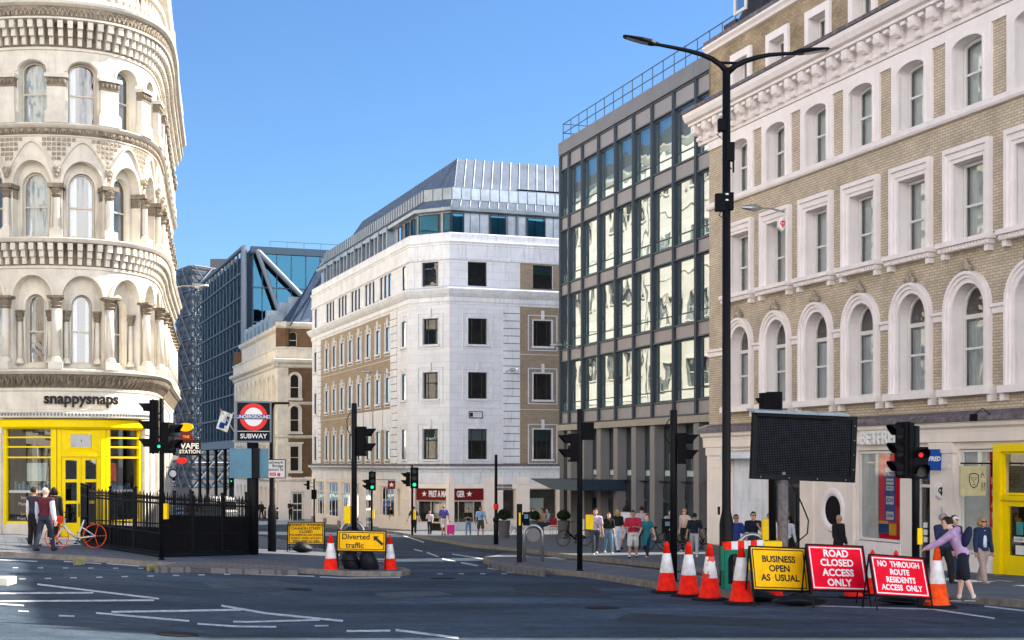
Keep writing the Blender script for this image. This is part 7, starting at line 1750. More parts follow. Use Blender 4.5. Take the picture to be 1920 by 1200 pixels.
wall_lamp('pale wall lamp on the stone corner building high over the street', C_ := CB and Cv([(-13.68,56.47),(-14.6,61),(-15.8,67)], (-14.6,61)), 2, 9.4, 1.1, side=.9)
def spot(u):
    r = empty('spotlight', F0b.P(u, 2.9, .3), 0, 'small black spotlight on a thin arm above the shop fascia', 'spotlight'); s = MB(); s.tube([(0,0,0),(-.3,-.35,.15),(-.55,-.5,0)], .012, 5); s.build('arm', M['black'], r); s = MB(); s.box(-.65,-.5,-.6,-.45,-.16,.0); s.build('lamp_head', M['black_matt'], r)
spot(15.6)
# flag on the brown building
def flag():
    d = 150.; r = empty('flag', (X(441,d), d, Z(812,d)), 0, 'white flag with blue emblem on a slanted pole beside the station sign', 'flag')
    s = MB(); a = Vector((0,0,0)); b = Vector((X(413,d)-X(441,d),0,Z(767,d)-Z(812,d))); s.tube([a, b], .05, 6); s.build('pole', M['galv'], r)
    s = MB(); n = 10; lu = Vector((X(437,d)-X(415,d),0,Z(777,d)-Z(769,d))); dn = Vector((X(405,d)-X(415,d),0,Z(803,d)-Z(769,d)))
    o = b+Vector((.1,0,-.1)); P = lambda i, j: o+lu*(i/n)+dn*(j/n)+Vector((0,.16*math.sin(i*.9+j*.3),0))
    for i in range(n):
        for j in range(n): s.poly([P(i,j),P(i+1,j),P(i+1,j+1),P(i,j+1)], m=1 if (2 <= i <= 5 and 6 <= j <= 8) or (6 <= i <= 7 and 2 <= j <= 6) else 0)
    s.build('cloth', [M['sign_white'], M['sign_blue']], r)
flag()
# ---- vehicles far down the street
def car(label, px, py, yaw, m, kind):
    p = at(px, py, 0); r = empty(kind, p, rad(yaw), label, 'van' if kind == 'van' else 'taxi'); s = MB()
    if kind == 'van': prof = [(-2.5,.35),(-2.5,1.0),(-2.3,1.15),(-1.6,1.9),(-1.3,2.15),(2.4,2.2),(2.5,2.0),(2.5,.35)]
    else: prof = [(-2.2,.3),(-2.25,.7),(-2.1,.95),(-1.0,1.1),(-.5,1.65),(-.2,1.75),(1.4,1.75),(1.9,1.6),(2.2,1.05),(2.25,.5),(2.2,.3)]
    for y in (-.9,.9): s.poly([(x,y*(1 if z < 1.1 else .88),z) for x, z in prof])
    for (x0,z0),(x1,z1) in zip(prof, prof[1:]+prof[:1]):
        k0, k1 = (.9 if z0 < 1.1 else .79), (.9 if z1 < 1.1 else .79); s.poly([(x0,-k0,z0),(x1,-k1,z1),(x1,k1,z1),(x0,k0,z0)])
    s.build('body', m, r, bevel=.04)
    s = MB()
    if kind == 'van': s.poly([(-2.27,-.8,1.2),(-1.63,-.75,1.86),(-1.63,.75,1.86),(-2.27,.8,1.2)]); s.box(2.501,2.51,-.7,.7,1.3,1.95)
    else: s.poly([(-1.0,-.76,1.13),(-.55,-.7,1.6),(-.55,.7,1.6),(-1.0,.76,1.13)]); s.poly([(1.93,-.7,1.58),(2.19,-.75,1.1),(2.19,.75,1.1),(1.93,.7,1.58)]); [s.box(-.45,1.3,y-.01,y+.01,1.12,1.6) for y in (-.86,.86)]
    for v in range(len(s.v)): s.v[v] = tuple(Vector(s.v[v])+Vector((-.015 if s.v[v][0] < 0 else .015,0,.015)))
    s.build('windows', M['black_matt'], r)
    for x in (-1.5,1.5):
        for y in (-.85,.85): s = MB(); T = Matrix.Translation((x,y,.33))@Matrix.Rotation(rad(90),4,'X'); s.lathe([(.18,-.09),(.33,-.1),(.33,.1),(.18,.09)], (0,0,0), 16, T=T); s.build('wheel', M['rubber'], r)
    for y in (-.65,.65): s = MB(); s.sphere((-2.25 if kind != 'van' else -2.5,y,.75), .1, 8); s.build('headlight', M['refl_white'], r); s = MB(); s.box(2.2 if kind != 'van' else 2.45,2.27 if kind != 'van' else 2.52,y-.08,y+.08,.8,1.0); s.build('tail_light', M['red_plastic'], r)
car('black taxi far down the street behind the stair railings', 372, 984, 60, mat('black_car_paint', (.012,.012,.014), .15), 'taxi')
car('white van far down the street behind the stair railings', 418, 980, 110, mat('white_van_paint', (.6,.6,.6), .25), 'van')
car('dark blue taxi in the shade beyond the white van', 400, 975, 100, mat('blue_car_paint', (.02,.04,.1), .15), 'taxi')
# ---- cafe chair
def chair(px, py, label, m):
    r = empty('cafe_chair', at(px, py, KH), rad(20), label, 'chair'); s = MB(); s.box(-.21,.21,-.21,.21,.43,.46); s.build('seat', m, r, bevel=.01); s = MB(); s.box(-.21,.21,.19,.22,.5,.88); s.build('backrest', m, r, bevel=.01)
    for x in (-.19,.19):
        for y in (-.19,.2): s = MB(); s.tube([(x,y,0),(x*.95,y,.45 if y < 0 else .55)], .013, 6); s.build('leg', M['galv'], r)
chair(1040,1002,'pink red cafe chair between planter and cafe wall', mat('pink_red_chair_plastic', (.6,.05,.07), .5))
# concrete block at the far left of the road
p = at(10,1096,0); s = MB(); s.box(-.9,.12,-.25,.25,0,.13); s.box(-.88,.10,-.23,.23,.13,.14); o = s.build('concrete_kerb_block', M['far_wall'], bevel=.02); o.location = p; tag(o, 'pale concrete kerb block lying on the road at the far left', 'kerb block')
# ================================================================== people
CL = {}
def cm(name, c, rough=.85, metal=0.):
    k = 'cloth_'+name
    if k not in CL: CL[k] = mat(k, c, rough, metal, var=.16, scale=9, bump=.25, bscale=30)
    return CL[k]
SKIN = mat('skin', (.56,.33,.23), .55, var=.06, scale=8); SKIN2 = mat('tanned_skin', (.42,.23,.15), .55, var=.06, scale=8); SKIN3 = mat('pale_skin', (.64,.42,.33), .55, var=.05, scale=8)
HAIR = {k: mat(k+'_hair', c, .6, var=.3, scale=20, bump=.5, bscale=60) for k, c in dict(dark=(.018,.012,.009), brown=(.07,.035,.018), blonde=(.38,.24,.10), grey=(.30,.29,.28), ginger=(.25,.08,.03)).items()}
def finish(mb, name, m, parent, voxel, smooth=True):
    o = mb.build(name, m)
    if voxel:
        md = o.modifiers.new('r', 'REMESH'); md.mode = 'VOXEL'; md.voxel_size = voxel; md.use_smooth_shade = True
        sm = o.modifiers.new('s', 'SMOOTH'); sm.iterations = 2; sm.factor = .5
        dg = bpy.context.evaluated_depsgraph_get(); me = bpy.data.meshes.new_from_object(o.evaluated_get(dg)); me.name = name
        me.materials.clear(); me.materials.append(m)
        for p in me.polygons: p.use_smooth = True
        old = o.data; o.modifiers.clear(); o.data = me; bpy.data.meshes.remove(old)
    o.parent = parent; return o
def limb(mb, pts, rs, n=10):
    P = [Vector(p) for p in pts]; mb.tube(P, rs, n); mb.sphere(P[0], rs[0]*.98, n); mb.sphere(P[-1], rs[-1]*.98, n)
def person(label, px, py, hpx, yaw, top='tee', topc=(.5,.5,.5), bot='trousers', botc=(.05,.06,.1), hair='dark', hstyle='short', skin=SKIN, legs=(0,0,0,0), armL=(5,8,10,0), armR=(5,8,10,0),
           lean=0, female=False, shoec=(.03,.03,.03), look=(0,0), glasses=False, scale_h=None, h=KH, shades=None, group='people on the pavements', vox=.016, open_front=None, beltc=None, strap=False, bulk=1., loc=None, socks=None):
    p = loc or at(px, py, h); H = scale_h or hpx*p.y/FPX
    r = empty('person', p, rad(yaw), label, 'person', group)
    B = MB(); s = 1.0; hw = .052*H; sw = (.098 if female else .112)*H*(.5+.5*bulk); k = H/1.75
    hip = Vector((0,0,.525*H)); L = rad(lean)
    # legs: thigh forward angle and knee bend, right then left (forward is -y)
    feet = []
    def leg(sx, a, b):
        a, b = rad(a), rad(b); h0 = hip+Vector((sx*hw,0,-.01*H)); kn = h0+Vector((sx*.004*H,-math.sin(a)*.245*H,-math.cos(a)*.245*H)); an = kn+Vector((0,-math.sin(a-b)*.235*H,-math.cos(a-b)*.235*H))
        return h0, kn, an
    lg = [leg(-1,legs[0],legs[1]), leg(1,legs[2],legs[3])]
    drop = min(l[2].z for l in lg)-.042*H
    off = Vector((0,0,-drop)); hip = hip+off; lg = [[q+off for q in l] for l in lg]
    up = Vector((0,-math.sin(L),math.cos(L))); fwd = Vector((0,-math.cos(L),-math.sin(L)))
    T = lambda z, y=0, x=0: hip+up*(z*H)+fwd*(-y*H)+Vector((x*H,0,0))
    for i, (h0, kn, an) in enumerate(lg):
        limb(B, [h0, h0.lerp(kn,.45), kn, kn.lerp(an,.35)+Vector((0,.008*H,0)), an], [.048*H,.044*H,.030*H,.031*H,.020*H])
        pitch = 0
        limb(B, [an+Vector((0,.02*H,-.022*H)), an+Vector((0,-.04*H,-.026*H)), an+Vector((0,-.095*H,-.030*H))], [.020*H,.022*H,.014*H], 8)
    tw = 1.0*bulk
    rings = [(-.02,.078,.060),(.04,.080,.062),(.10,.068 if female else .072,.052),(.17,.078,.058),(.24,.088 if female else .094,.060),(.285,.080,.050),(.305,.045,.035)]
    def loft(mb, rr, gx=0, gy=0, n=16):
        P = []
        for z, a, b in rr:
            c = T(z); P.append([c+Vector(((a*tw*H+gx)*math.cos(2*math.pi*q/n),0,0))+fwd*((b*tw*H+gy)*math.sin(2*math.pi*q/n)) for q in range(n)])
        for A, C in zip(P, P[1:]):
            for q in range(n): mb.poly([A[q],A[(q+1)%n],C[(q+1)%n],C[q]])
        mb.poly(list(reversed(P[0]))); mb.poly(P[-1])
    loft(B, rings)
    sh = [T(.275,0,-sw/H), T(.275,0,sw/H)]
    limb(B, [sh[0], T(.285), sh[1]], [.040*H,.045*H,.040*H])
    nk = T(.30); hd = T(.405, -.012)+Vector((0,0,0)); limb(B, [nk, T(.345,-.004)], [.033*H*(1.1 if not female else .95),.030*H])
    # arms: forward swing, outward, elbow bend, inward turn of the forearm
    arms = []
    for sx, (f, o_, e, inn), s0 in ((-1, armR, sh[0]), (1, armL, sh[1])):
        f, o_, e, inn = rad(f)+L*.5, rad(o_), rad(e), rad(inn)
        d1 = Vector((sx*math.sin(o_), -math.sin(f)*math.cos(o_), -math.cos(f)*math.cos(o_))); el = s0+d1*(.172*H)
        a2 = f+e; d2 = Vector((sx*(math.sin(o_)*math.cos(e)-math.sin(inn)), -math.sin(a2)*math.cos(inn), -math.cos(a2))).normalized(); wr = el+d2*(.148*H)
        limb(B, [s0, s0.lerp(el,.5), el, el.lerp(wr,.35), wr], [.034*H,.029*H,.023*H,.022*H,.0155*H])
        side = d2.cross(Vector((0,1,0)) if abs(d2.y) < .8 else Vector((0,0,1))).normalized(); nrm = side.cross(d2).normalized()
        pc = wr+d2*(.035*H); B.tube([wr, wr+d2*.03*H, wr+d2*.055*H], [(.016*H,.012*H),(.023*H,.013*H),(.022*H,.010*H)], 8)
        arms.append((s0, el, wr, d2, side, nrm, sx))
    # head with jaw, nose, ears
    yw, pt = rad(look[0]), rad(look[1]); HM = Matrix.Translation(hd)@Matrix.Rotation(yw,4,'Z')@Matrix.Rotation(pt,4,'X'); k2 = H*.0375
    hr = [(-.066,.022,.026,-.026),(-.056,.034,.036,-.020),(-.035,.041,.046,-.010),(-.010,.044,.053,0),(.015,.046,.058,.004),(.035,.044,.057,.006),(.052,.034,.044,.006),(.064,.012,.018,.006)]
    P = [[HM@Vector((a*H*math.cos(2*math.pi*q/14), yo*H+b*H*math.sin(2*math.pi*q/14), z*H)) for q in range(14)] for z,a,b,yo in hr]
    for A, C in zip(P, P[1:]):
        for q in range(14): B.poly([A[q],A[(q+1)%14],C[(q+1)%14],C[q]])
    B.poly(list(reversed(P[0]))); B.poly(P[-1])
    B.tube([HM@Vector((0,-.050*H,.012*H)), HM@Vector((0,-.064*H,-.012*H)), HM@Vector((0,-.050*H,-.018*H))], [.005*H,.009*H,.006*H], 6)
    for sx in (-1,1): B.sphere(HM@Vector((sx*.046*H,.004*H,-.003*H)), .013*H, 8, sc=(.5,.8,1.2))
    body = finish(B, 'body', skin, r, vox*.62)
    # fingers and thumb, each its own bent chain, joined into the body mesh
    fb = MB()
    for (s0, el, wr, d2, side, nrm, sx) in arms:
        for q, (off_, ln) in enumerate(((-.016,.040),(-.0055,.045),(.005,.043),(.015,.034))):
            a = wr+d2*.050*H+side*(off_*H); c1 = a+d2*(ln*.5*H)+nrm*(.004*H*(-sx)); c2 = c1+d2*(ln*.42*H)+nrm*(.016*H*(-sx)); fb.tube([a, c1, c2], [.0055*H,.005*H,.004*H], 6)
        a = wr+d2*.02*H-side*(.017*H); fb.tube([a, a+d2*.018*H-side*.014*H, a+d2*.036*H-side*.016*H+nrm*(.008*H*(-sx))], [.0065*H,.006*H,.0048*H], 6)
    f_ = fb.build('fingers', skin, None, smooth=True); me = body.data; bm = bmesh.new(); bm.from_mesh(me); bm.from_mesh(f_.data); 
    for fc in bm.faces: fc.smooth = True
    bm.to_mesh(me); bm.free(); fm = f_.data; bpy.data.objects.remove(f_); bpy.data.meshes.remove(fm)
    # eyes and mouth
    e = MB()
    for sx in (-1,1): e.sphere(HM@Vector((sx*.018*H,-.0485*H,.006*H)), .0052*H, 8)
    e.tube([HM@Vector((-.013*H,-.049*H,-.036*H)), HM@Vector((0,-.053*H,-.037*H)), HM@Vector((.013*H,-.049*H,-.036*H))], .0022*H, 5); e.build('eyes', HAIR['dark'], r)
    if glasses:
        e = MB()
        for sx in (-1,1): e.tube([HM@Vector((sx*.006*H,-.060*H,.008*H)), HM@Vector((sx*.019*H,-.060*H,.005*H)), HM@Vector((sx*.033*H,-.055*H,.008*H))], [.007*H,.0115*H,.007*H], 8); e.tube([HM@Vector((sx*.034*H,-.052*H,.012*H)), HM@Vector((sx*.049*H,0,.010*H))], .002*H, 4)
        e.build('sunglasses', M['black_matt'], r)
    # hair
    if hstyle != 'bald':
        h_ = MB(); n = 16; hp = []
        for j in range(9):
            th = math.pi*.5*j/8*1.28
            row = []
            for q in range(n):
                a = 2*math.pi*q/n; fr = math.sin(a)  # fr<0 is the face side
                t2 = min(th, math.pi*.5*(.66 if fr < -.35 else 1.28 if fr > -.1 else .95)); rr = 1.13+.05*math.sin(a*5+j)
                row.append(HM@Vector((.0475*H*rr*math.sin(t2)*math.cos(a), .004*H+.059*H*rr*math.sin(t2)*fr, .012*H+.058*H*rr*math.cos(t2))))
            hp.append(row)
        for A, C in zip(hp, hp[1:]):
            for q in range(n): h_.poly([A[q],A[(q+1)%n],C[(q+1)%n],C[q]])
        if hstyle == 'long':
            for x in (-.036,-.022,0,.022,.036): h_.tube([HM@Vector((x*H,.04*H,.03*H)), HM@Vector((x*1.25*H,.05*H,-.04*H)), HM@Vector((x*1.4*H,.045*H,-.11*H)), HM@Vector((x*1.2*H,.05*H,-.16*H))], [.018*H,.022*H,.02*H,.008*H], 8)
            for sx in (-1,1): h_.tube([HM@Vector((sx*.044*H,.0,.03*H)), HM@Vector((sx*.052*H,.0,-.04*H)), HM@Vector((sx*.055*H,-.005*H,-.11*H))], [.012*H,.015*H,.007*H], 8)
        if hstyle == 'bob':
            for x in (-.04,-.02,0,.02,.04): h_.tube([HM@Vector((x*H,.035*H,.03*H)), HM@Vector((x*1.25*H,.045*H,-.03*H)), HM@Vector((x*1.2*H,.04*H,-.065*H))], [.02*H,.024*H,.012*H], 8)
            for sx in (-1,1): h_.tube([HM@Vector((sx*.044*H,-.008*H,.03*H)), HM@Vector((sx*.054*H,-.008*H,-.03*H)), HM@Vector((sx*.05*H,-.008*H,-.06*H))], [.014*H,.018*H,.009*H], 8)
        if hstyle == 'bun': h_.sphere(HM@Vector((0,.066*H,.03*H)), .026*H, 10)
        if hstyle == 'cap':
            h_.build('hair', HAIR[hair], r, smooth=True); h_ = MB(); h_.sphere(HM@Vector((0,0,.022*H)), .058*H, 14, sc=(.9,1.08,.85)); h_.tube([HM@Vector((0,-.05*H,.02*H)), HM@Vector((0,-.10*H,.012*H))], [(.04*H,.006*H),(.03*H,.004*H)], 10); h_.build('cap', cm('white_cap', (.75,.75,.75)), r, smooth=True)
        else: h_.build('hair', HAIR[hair], r, smooth=True)
    # ---- trousers, shorts or skirt
    g = .011*H; C = MB()
    if bot in ('trousers', 'jeans', 'shorts', 'capri'):
        end = {'trousers':1.0,'jeans':1.0,'shorts':.02,'capri':.35}[bot]
        for h0, kn, an in lg:
            if bot == 'shorts': pts, rs = [h0, h0.lerp(kn,.5), kn+Vector((0,0,.015*H))], [.052*H+g,.050*H+g,.046*H+g]
            elif bot == 'capri': pts, rs = [h0, h0.lerp(kn,.5), kn, kn.lerp(an,.3)], [.052*H+g*.4,.048*H+g*.4,.036*H+g*.5,.036*H+g*.5]
            else:
                w_ = 1.0 if bot == 'trousers' else .45
                pts, rs = [h0, h0.lerp(kn,.5), kn, kn.lerp(an,.5), an+Vector((0,.004*H,.002*H))], [.051*H+g*w_,.047*H+g*w_,.033*H+g*w_*1.3,.031*H+g*w_*1.3,.026*H+g*w_*1.2]
            limb(C, pts, rs, 12)
        loft(C, [(-.035,.080,.064),(.03,.084,.066),(.085,.076,.058)], g*.6, g*.5)
    else:
        ln = {'skirt':-.20,'long_skirt':-.40}.get(bot, -.2); loft(C, [(ln,.105,.080),(-.05,.094,.074),(.03,.084,.066),(.085,.074,.056)], g, g)
    finish(C, 'trousers' if bot in ('trousers','jeans','capri') else bot.replace('long_',''), cm('%s_%.2f_%.2f_%.2f' % ((bot,)+tuple(botc)), botc), r, vox)
    # ---- top with sleeves
    U = MB(); g = (.010 if top in ('tee','blouse','vest','dress') else .016)*H; hem = {'tee':.02,'blouse':.0,'jacket':-.03,'hoodie':-.015,'vest':.03,'dress':-.16,'crop':.09,'shirt':-.01}.get(top, .02)
    rr = [(z,a,b) for z,a,b in rings if z > hem+.02 and z < .3]; lo = (hem,.084 if not female else .08,.066)
    if top == 'dress': rr = [(-.16,.115,.09),(-.05,.1,.08)]+[q for q in rings if q[0] >= 0 and q[0] < .3]; lo = (-.24,.12,.095)
    loft(U, [lo]+rr+[(.298,.058,.042)], g, g); limb(U, [sh[0], T(.283), sh[1]], [.042*H+g*.6,.046*H+g*.3,.042*H+g*.6])
    slv = {'tee':.75,'dress':.45,'vest':.0,'crop':.75,'blouse':2,'jacket':2,'hoodie':2,'shirt':2}.get(top, .75)
    for (s0, el, wr, d2, side, nrm, sx) in arms:
        if slv >= 2: limb(U, [s0, s0.lerp(el,.5), el, el.lerp(wr,.5), wr], [.036*H+g*.7,.032*H+g*.8,.026*H+g*.9,.023*H+g*.9,.018*H+g*.8], 12)
        elif slv > 0: limb(U, [s0, s0.lerp(el,slv)], [.036*H+g*.8,.033*H+g*1.1], 12)
    if top == 'hoodie':
        U.tube([T(.30,.035,-.05), T(.315,.06), T(.30,.035,.05), T(.285,-.04,.035), T(.28,-.05), T(.285,-.04,-.035), T(.30,.035,-.05)], .024*H, 10); U.sphere(T(.285,.065), .045*H, 12, sc=(1.1,.7,1))
    if top in ('jacket','shirt'): U.tube([T(.30,.03,-.04), T(.318,.03), T(.30,.03,.04)], .012*H, 8)
    finish(U, 'dress' if top == 'dress' else {'tee':'shirt','blouse':'blouse','jacket':'jacket','hoodie':'hoodie','vest':'waistcoat','crop':'shirt'}.get(top,'shirt'), cm('%s_%.2f_%.2f_%.2f' % ((top,)+tuple(topc)), topc), r, vox)
    if top == 'vest' and shades:       # shirt sleeves under the waistcoat
        V = MB()
        for (s0, el, wr, d2, side, nrm, sx) in arms: limb(V, [s0, el, el.lerp(wr,.85)], [.036*H+g*.6,.027*H+g*1.2,.022*H+g], 12)
        V.tube([T(.295), T(.318,-.002)], .037*H, 10); finish(V, 'shirt', cm('sleeve_%.2f_%.2f_%.2f' % shades, shades), r, vox)
    if open_front:
        V = MB(); V.tube([T(.02,-.066), T(.15,-.068), T(.28,-.058)], [(.035*H,.012*H),(.03*H,.012*H),(.018*H,.01*H)], 8); V.build('shirt_front', cm('front_%.2f' % open_front[0], open_front), r, smooth=True)
    # ---- shoes
    for h0, kn, an in lg:
        S = MB(); limb(S, [an+Vector((0,.024*H,-.020*H)), an+Vector((0,-.04*H,-.022*H)), an+Vector((0,-.10*H,-.026*H))], [.024*H,.025*H,.017*H], 10)
        for v in range(len(S.v)): x, y, z = S.v[v]; S.v[v] = (x, y, max(z, an.z-.042*H+.006*H))
        sh_ = S.build('shoe', cm('shoe_%.2f_%.2f' % tuple(shoec[:2]), shoec), r, smooth=True)
        S = MB(); c = an+Vector((0,-.035*H,-.040*H)); S.tube([c+Vector((0,.055*H,0)), c+Vector((0,-.065*H,0))], [(.026*H,.006*H),(.024*H,.006*H)], 10); S.build('sole', M['refl_white'] if shoec[0] > .3 or socks else M['rubber'], sh_)
        if socks: S = MB(); S.tube([an+Vector((0,0,-.01*H)), an+Vector((0,0,.035*H))], .026*H, 10); S.build('sock', cm('sock', socks), r)
    if strap:
        S = MB(); S.tube([T(.285,.0,-.085), T(.18,-.066,-.01) , T(.04,-.055,.085)], .007*H, 6); S.tube([T(.285,.0,-.085), T(.18,.066,-.01), T(.04,.055,.085)], .007*H, 6); S.build('bag_strap', M['black_matt'], r)
    r['_h'] = H
    return r, T, H, arms
WK = (24,12,-16,14); WK2 = (-14,16,22,10); ST = (2,2,-2,2)
A_dn = (0,7,8,0)
# left, by the yellow shop
person('bald man in a burgundy waistcoat with a shoulder bag, walking away from the camera', 84, 1033, 122, 168, 'vest', (.10,.02,.03), 'jeans', (.03,.035,.06), hstyle='bald', skin=SKIN3, legs=WK, armL=(12,10,10,0), armR=(-10,12,12,0), shades=(.55,.60,.75), strap=True, bulk=1.1)
person('man in a white shirt and dark waistcoat left of the bald man', 63, 1024, 110, 150, 'vest', (.03,.035,.06), 'trousers', (.012,.012,.015), hair='dark', legs=ST, armL=A_dn, armR=(10,8,20,0), shades=(.72,.70,.68), skin=SKIN2, shoec=(.3,.25,.22))
person('dark haired woman in black partly hidden by the bald man', 101, 1021, 106, 200, 'jacket', (.015,.013,.015), 'long_skirt', (.012,.012,.012), hair='dark', hstyle='bob', female=True, legs=ST, armL=A_dn, armR=A_dn)
# far left, brown building
person('person in black crossing near the white door holding a bag', 545, 975, 36, 20, 'jacket', (.015,.015,.018), 'trousers', (.02,.02,.022), legs=ST, armL=(20,8,70,30), armR=(20,8,60,30), vox=.022)
person('person in dark clothes between the two bollards', 490, 972, 32, -10, 'jacket', (.015,.015,.018), 'trousers', (.02,.02,.022), legs=WK, vox=.022)
person('tall man in dark clothes standing left of the yellow push button box', 638, 983, 40, 80, 'tee', (.02,.02,.022), 'jeans', (.02,.025,.04), legs=ST, vox=.022)
person('woman in a pale blue blouse and black shorts behind the traffic light pole', 673, 977, 36, 10, 'blouse', (.45,.58,.75), 'shorts', (.02,.02,.02), hair='brown', hstyle='long', female=True, legs=WK2, vox=.022)
person('woman in a black top and blue jeans with a shoulder bag by the star sign', 733, 991, 41, 60, 'tee', (.015,.015,.018), 'jeans', (.06,.12,.20), hair='dark', female=True, legs=ST, armL=(15,8,60,30), armR=(10,8,60,30), strap=True, vox=.02)
# in front of the cafe
person('man in a dark shirt with a backpack behind the green traffic light', 776, 1000, 50, 180, 'tee', (.08,.07,.07), 'trousers', (.015,.016,.02), legs=ST, armL=(0,22,10,0), armR=(0,22,10,0), bulk=1.1, vox=.02)
person('woman in a white top and black leggings holding a phone to her ear', 806, 1003, 47, 10, 'tee', (.60,.58,.66), 'jeans', (.015,.015,.02), hair='dark', hstyle='long', female=True, legs=WK, armR=(30,15,125,10), armL=(10,8,50,20), vox=.02)
cs_ = person('grey haired man in a blue purple shirt and white shorts pulling a pink suitcase', 832, 1003, 56, 190, 'tee', (.10,.09,.32), 'shorts', (.62,.58,.56), hair='grey', hstyle='short', skin=SKIN2, legs=(14,10,-8,6), armR=(-6,14,10,0), armL=A_dn, vox=.02)
person('woman in a black top and light blue jeans with folded arms by the cafe', 878, 1004, 52, -5, 'tee', (.012,.012,.014), 'jeans', (.16,.28,.40), hair='dark', hstyle='short', female=True, legs=WK, armL=(18,8,85,45), armR=(18,8,85,45), shoec=(.5,.3,.25), vox=.02)
person('man in a light blue shirt and dark grey shorts with a dark bag', 901, 1005, 56, 12, 'tee', (.28,.47,.72), 'shorts', (.07,.065,.06), hair='brown', legs=WK2, armL=(6,14,14,0), armR=(0,10,8,0), skin=SKIN2, strap=True, shoec=(.3,.18,.14), vox=.02)
# walking group at the glass office
person('young man in a lilac tee and dark grey trousers with a backpack strap', 1116, 1040, 88, 5, 'tee', (.50,.42,.52), 'jeans', (.045,.055,.075), legs=WK, armR=(12,14,80,30), armL=(-6,10,10,0), shoec=(.6,.6,.6), strap=True)
person('young woman in a black top and blue jeans with long brown hair', 1141, 1038, 78, 8, 'crop', (.012,.012,.014), 'jeans', (.10,.19,.28), hair='brown', hstyle='long', female=True, legs=WK2, armL=A_dn, armR=A_dn, shoec=(.6,.6,.6), skin=SKIN3)
person('blonde woman in a black top and white trousers beside the young woman in jeans', 1158, 1035, 79, -160, 'crop', (.012,.012,.014), 'jeans', (.52,.58,.74), hair='blonde', hstyle='bob', female=True, legs=(10,10,-12,8), armL=A_dn, armR=A_dn, skin=SKIN3)
person('big man in a red polo shirt and white shorts with a backpack', 1187, 1047, 91, -12, 'tee', (.38,.02,.05), 'shorts', (.55,.56,.56), hair='brown', skin=SKIN2, legs=(20,8,-12,6), armL=(24,10,75,35), armR=(22,12,70,35), bulk=1.28, shoec=(.02,.02,.025), socks=(.6,.6,.6), look=(10,12))
person('woman in a teal patterned dress over dark leggings right of the red shirt', 1213, 1045, 82, -25, 'dress', (.02,.16,.20), 'jeans', (.015,.025,.06), hair='ginger', hstyle='bun', female=True, legs=WK2, armL=(-4,18,10,0), armR=(10,14,16,0), shoec=(.5,.35,.25), skin=SKIN3)
person('dark haired woman in white half hidden behind the man in red', 1174, 1030, 84, 150, 'tee', (.62,.62,.68), 'shorts', (.5,.5,.55), hair='dark', hstyle='bob', female=True, legs=WK, skin=SKIN2)
person('man in a pale grey tee walking away behind the red shirt and teal dress', 1203, 1030, 82, 175, 'tee', (.42,.42,.44), 'jeans', (.03,.06,.12), hair='dark', legs=WK)
person('man in a blue grey shirt standing behind the black pole', 1256, 1034, 78, 30, 'shirt', (.28,.34,.40), 'trousers', (.03,.035,.04), hair='dark', legs=ST, shoec=(.6,.6,.6), bulk=1.1)
person('blonde woman in a peach top and black trousers with hand on hip', 1284, 1034, 80, -40, 'tee', (.62,.45,.40), 'trousers', (.015,.015,.018), hair='blonde', hstyle='bun', female=True, legs=ST, armL=(0,45,75,50), armR=A_dn, glasses=True, skin=SKIN3, shoec=(.6,.6,.6))
person('young man in a navy tee and light grey trousers seen from behind', 1302, 1045, 84, 172, 'tee', (.012,.018,.035), 'jeans', (.36,.38,.40), hair='dark', legs=(-18,12,20,8), armL=(-8,12,14,0), armR=(14,16,20,0), skin=SKIN2, shoec=(.65,.65,.65))
# under the message board
person('man in a blue tee and sunglasses behind the green barrier', 1380, 1063, 100, 15, 'tee', (.02,.04,.20), 'jeans', (.05,.05,.06), hair='dark', legs=WK, glasses=True, skin=SKIN2, armL=(12,8,30,0), armR=A_dn)
person('man in a dark navy shirt and sunglasses with hand on his chest', 1412, 1062, 104, 10, 'tee', (.012,.015,.035), 'jeans', (.03,.035,.05), hair='dark', legs=WK2, glasses=True, armL=(25,10,115,40), armR=A_dn, bulk=1.08)
person('woman in a white top and sunglasses behind the yellow push button box', 1443, 1062, 102, 5, 'tee', (.62,.60,.58), 'jeans', (.04,.04,.05), hair='brown', hstyle='bun', female=True, legs=WK, glasses=True, skin=SKIN3)
person('person in a pale shirt and dark vest left of the message board mast', 1476, 1060, 92, 150, 'blouse', (.50,.53,.60), 'trousers', (.012,.012,.015), hair='dark', legs=ST)
person('bald man in a black zipped jacket looking down beside the round window', 1572, 1072, 106, 40, 'jacket', (.012,.012,.015), 'trousers', (.02,.02,.025), hstyle='bald', skin=SKIN2, legs=ST, look=(0,28), armL=(4,6,22,8), armR=(4,6,22,8))
# right, by the betting shop
person('grey haired woman in navy and sunglasses with a raised hand', 1768, 1093, 132, 15, 'blouse', (.02,.03,.075), 'trousers', (.012,.012,.015), hair='grey', hstyle='short', female=True, legs=WK2, glasses=True, armR=(20,8,95,30), armL=A_dn, skin=SKIN2, bulk=1.08, look=(40,0))
person('person in a white cap and navy top walking behind the grey haired woman', 1789, 1086, 122, 20, 'tee', (.02,.035,.09), 'jeans', (.03,.05,.09), hair='dark', hstyle='cap', female=True, legs=WK, glasses=True, look=(15,0))
pr_ = person('person in a lilac hoodie and black shorts bending to grip an orange cone', 1806, 1128, 164, -115, 'hoodie', (.42,.28,.46), 'shorts', (.012,.014,.025), hair='dark', hstyle='short', female=True, legs=(8,4,-8,14), lean=24, armL=(40,6,12,0), armR=(42,8,10,0), shoec=(.10,.10,.11), socks=(.5,.62,.45), skin=SKIN3, look=(0,10), vox=.013)
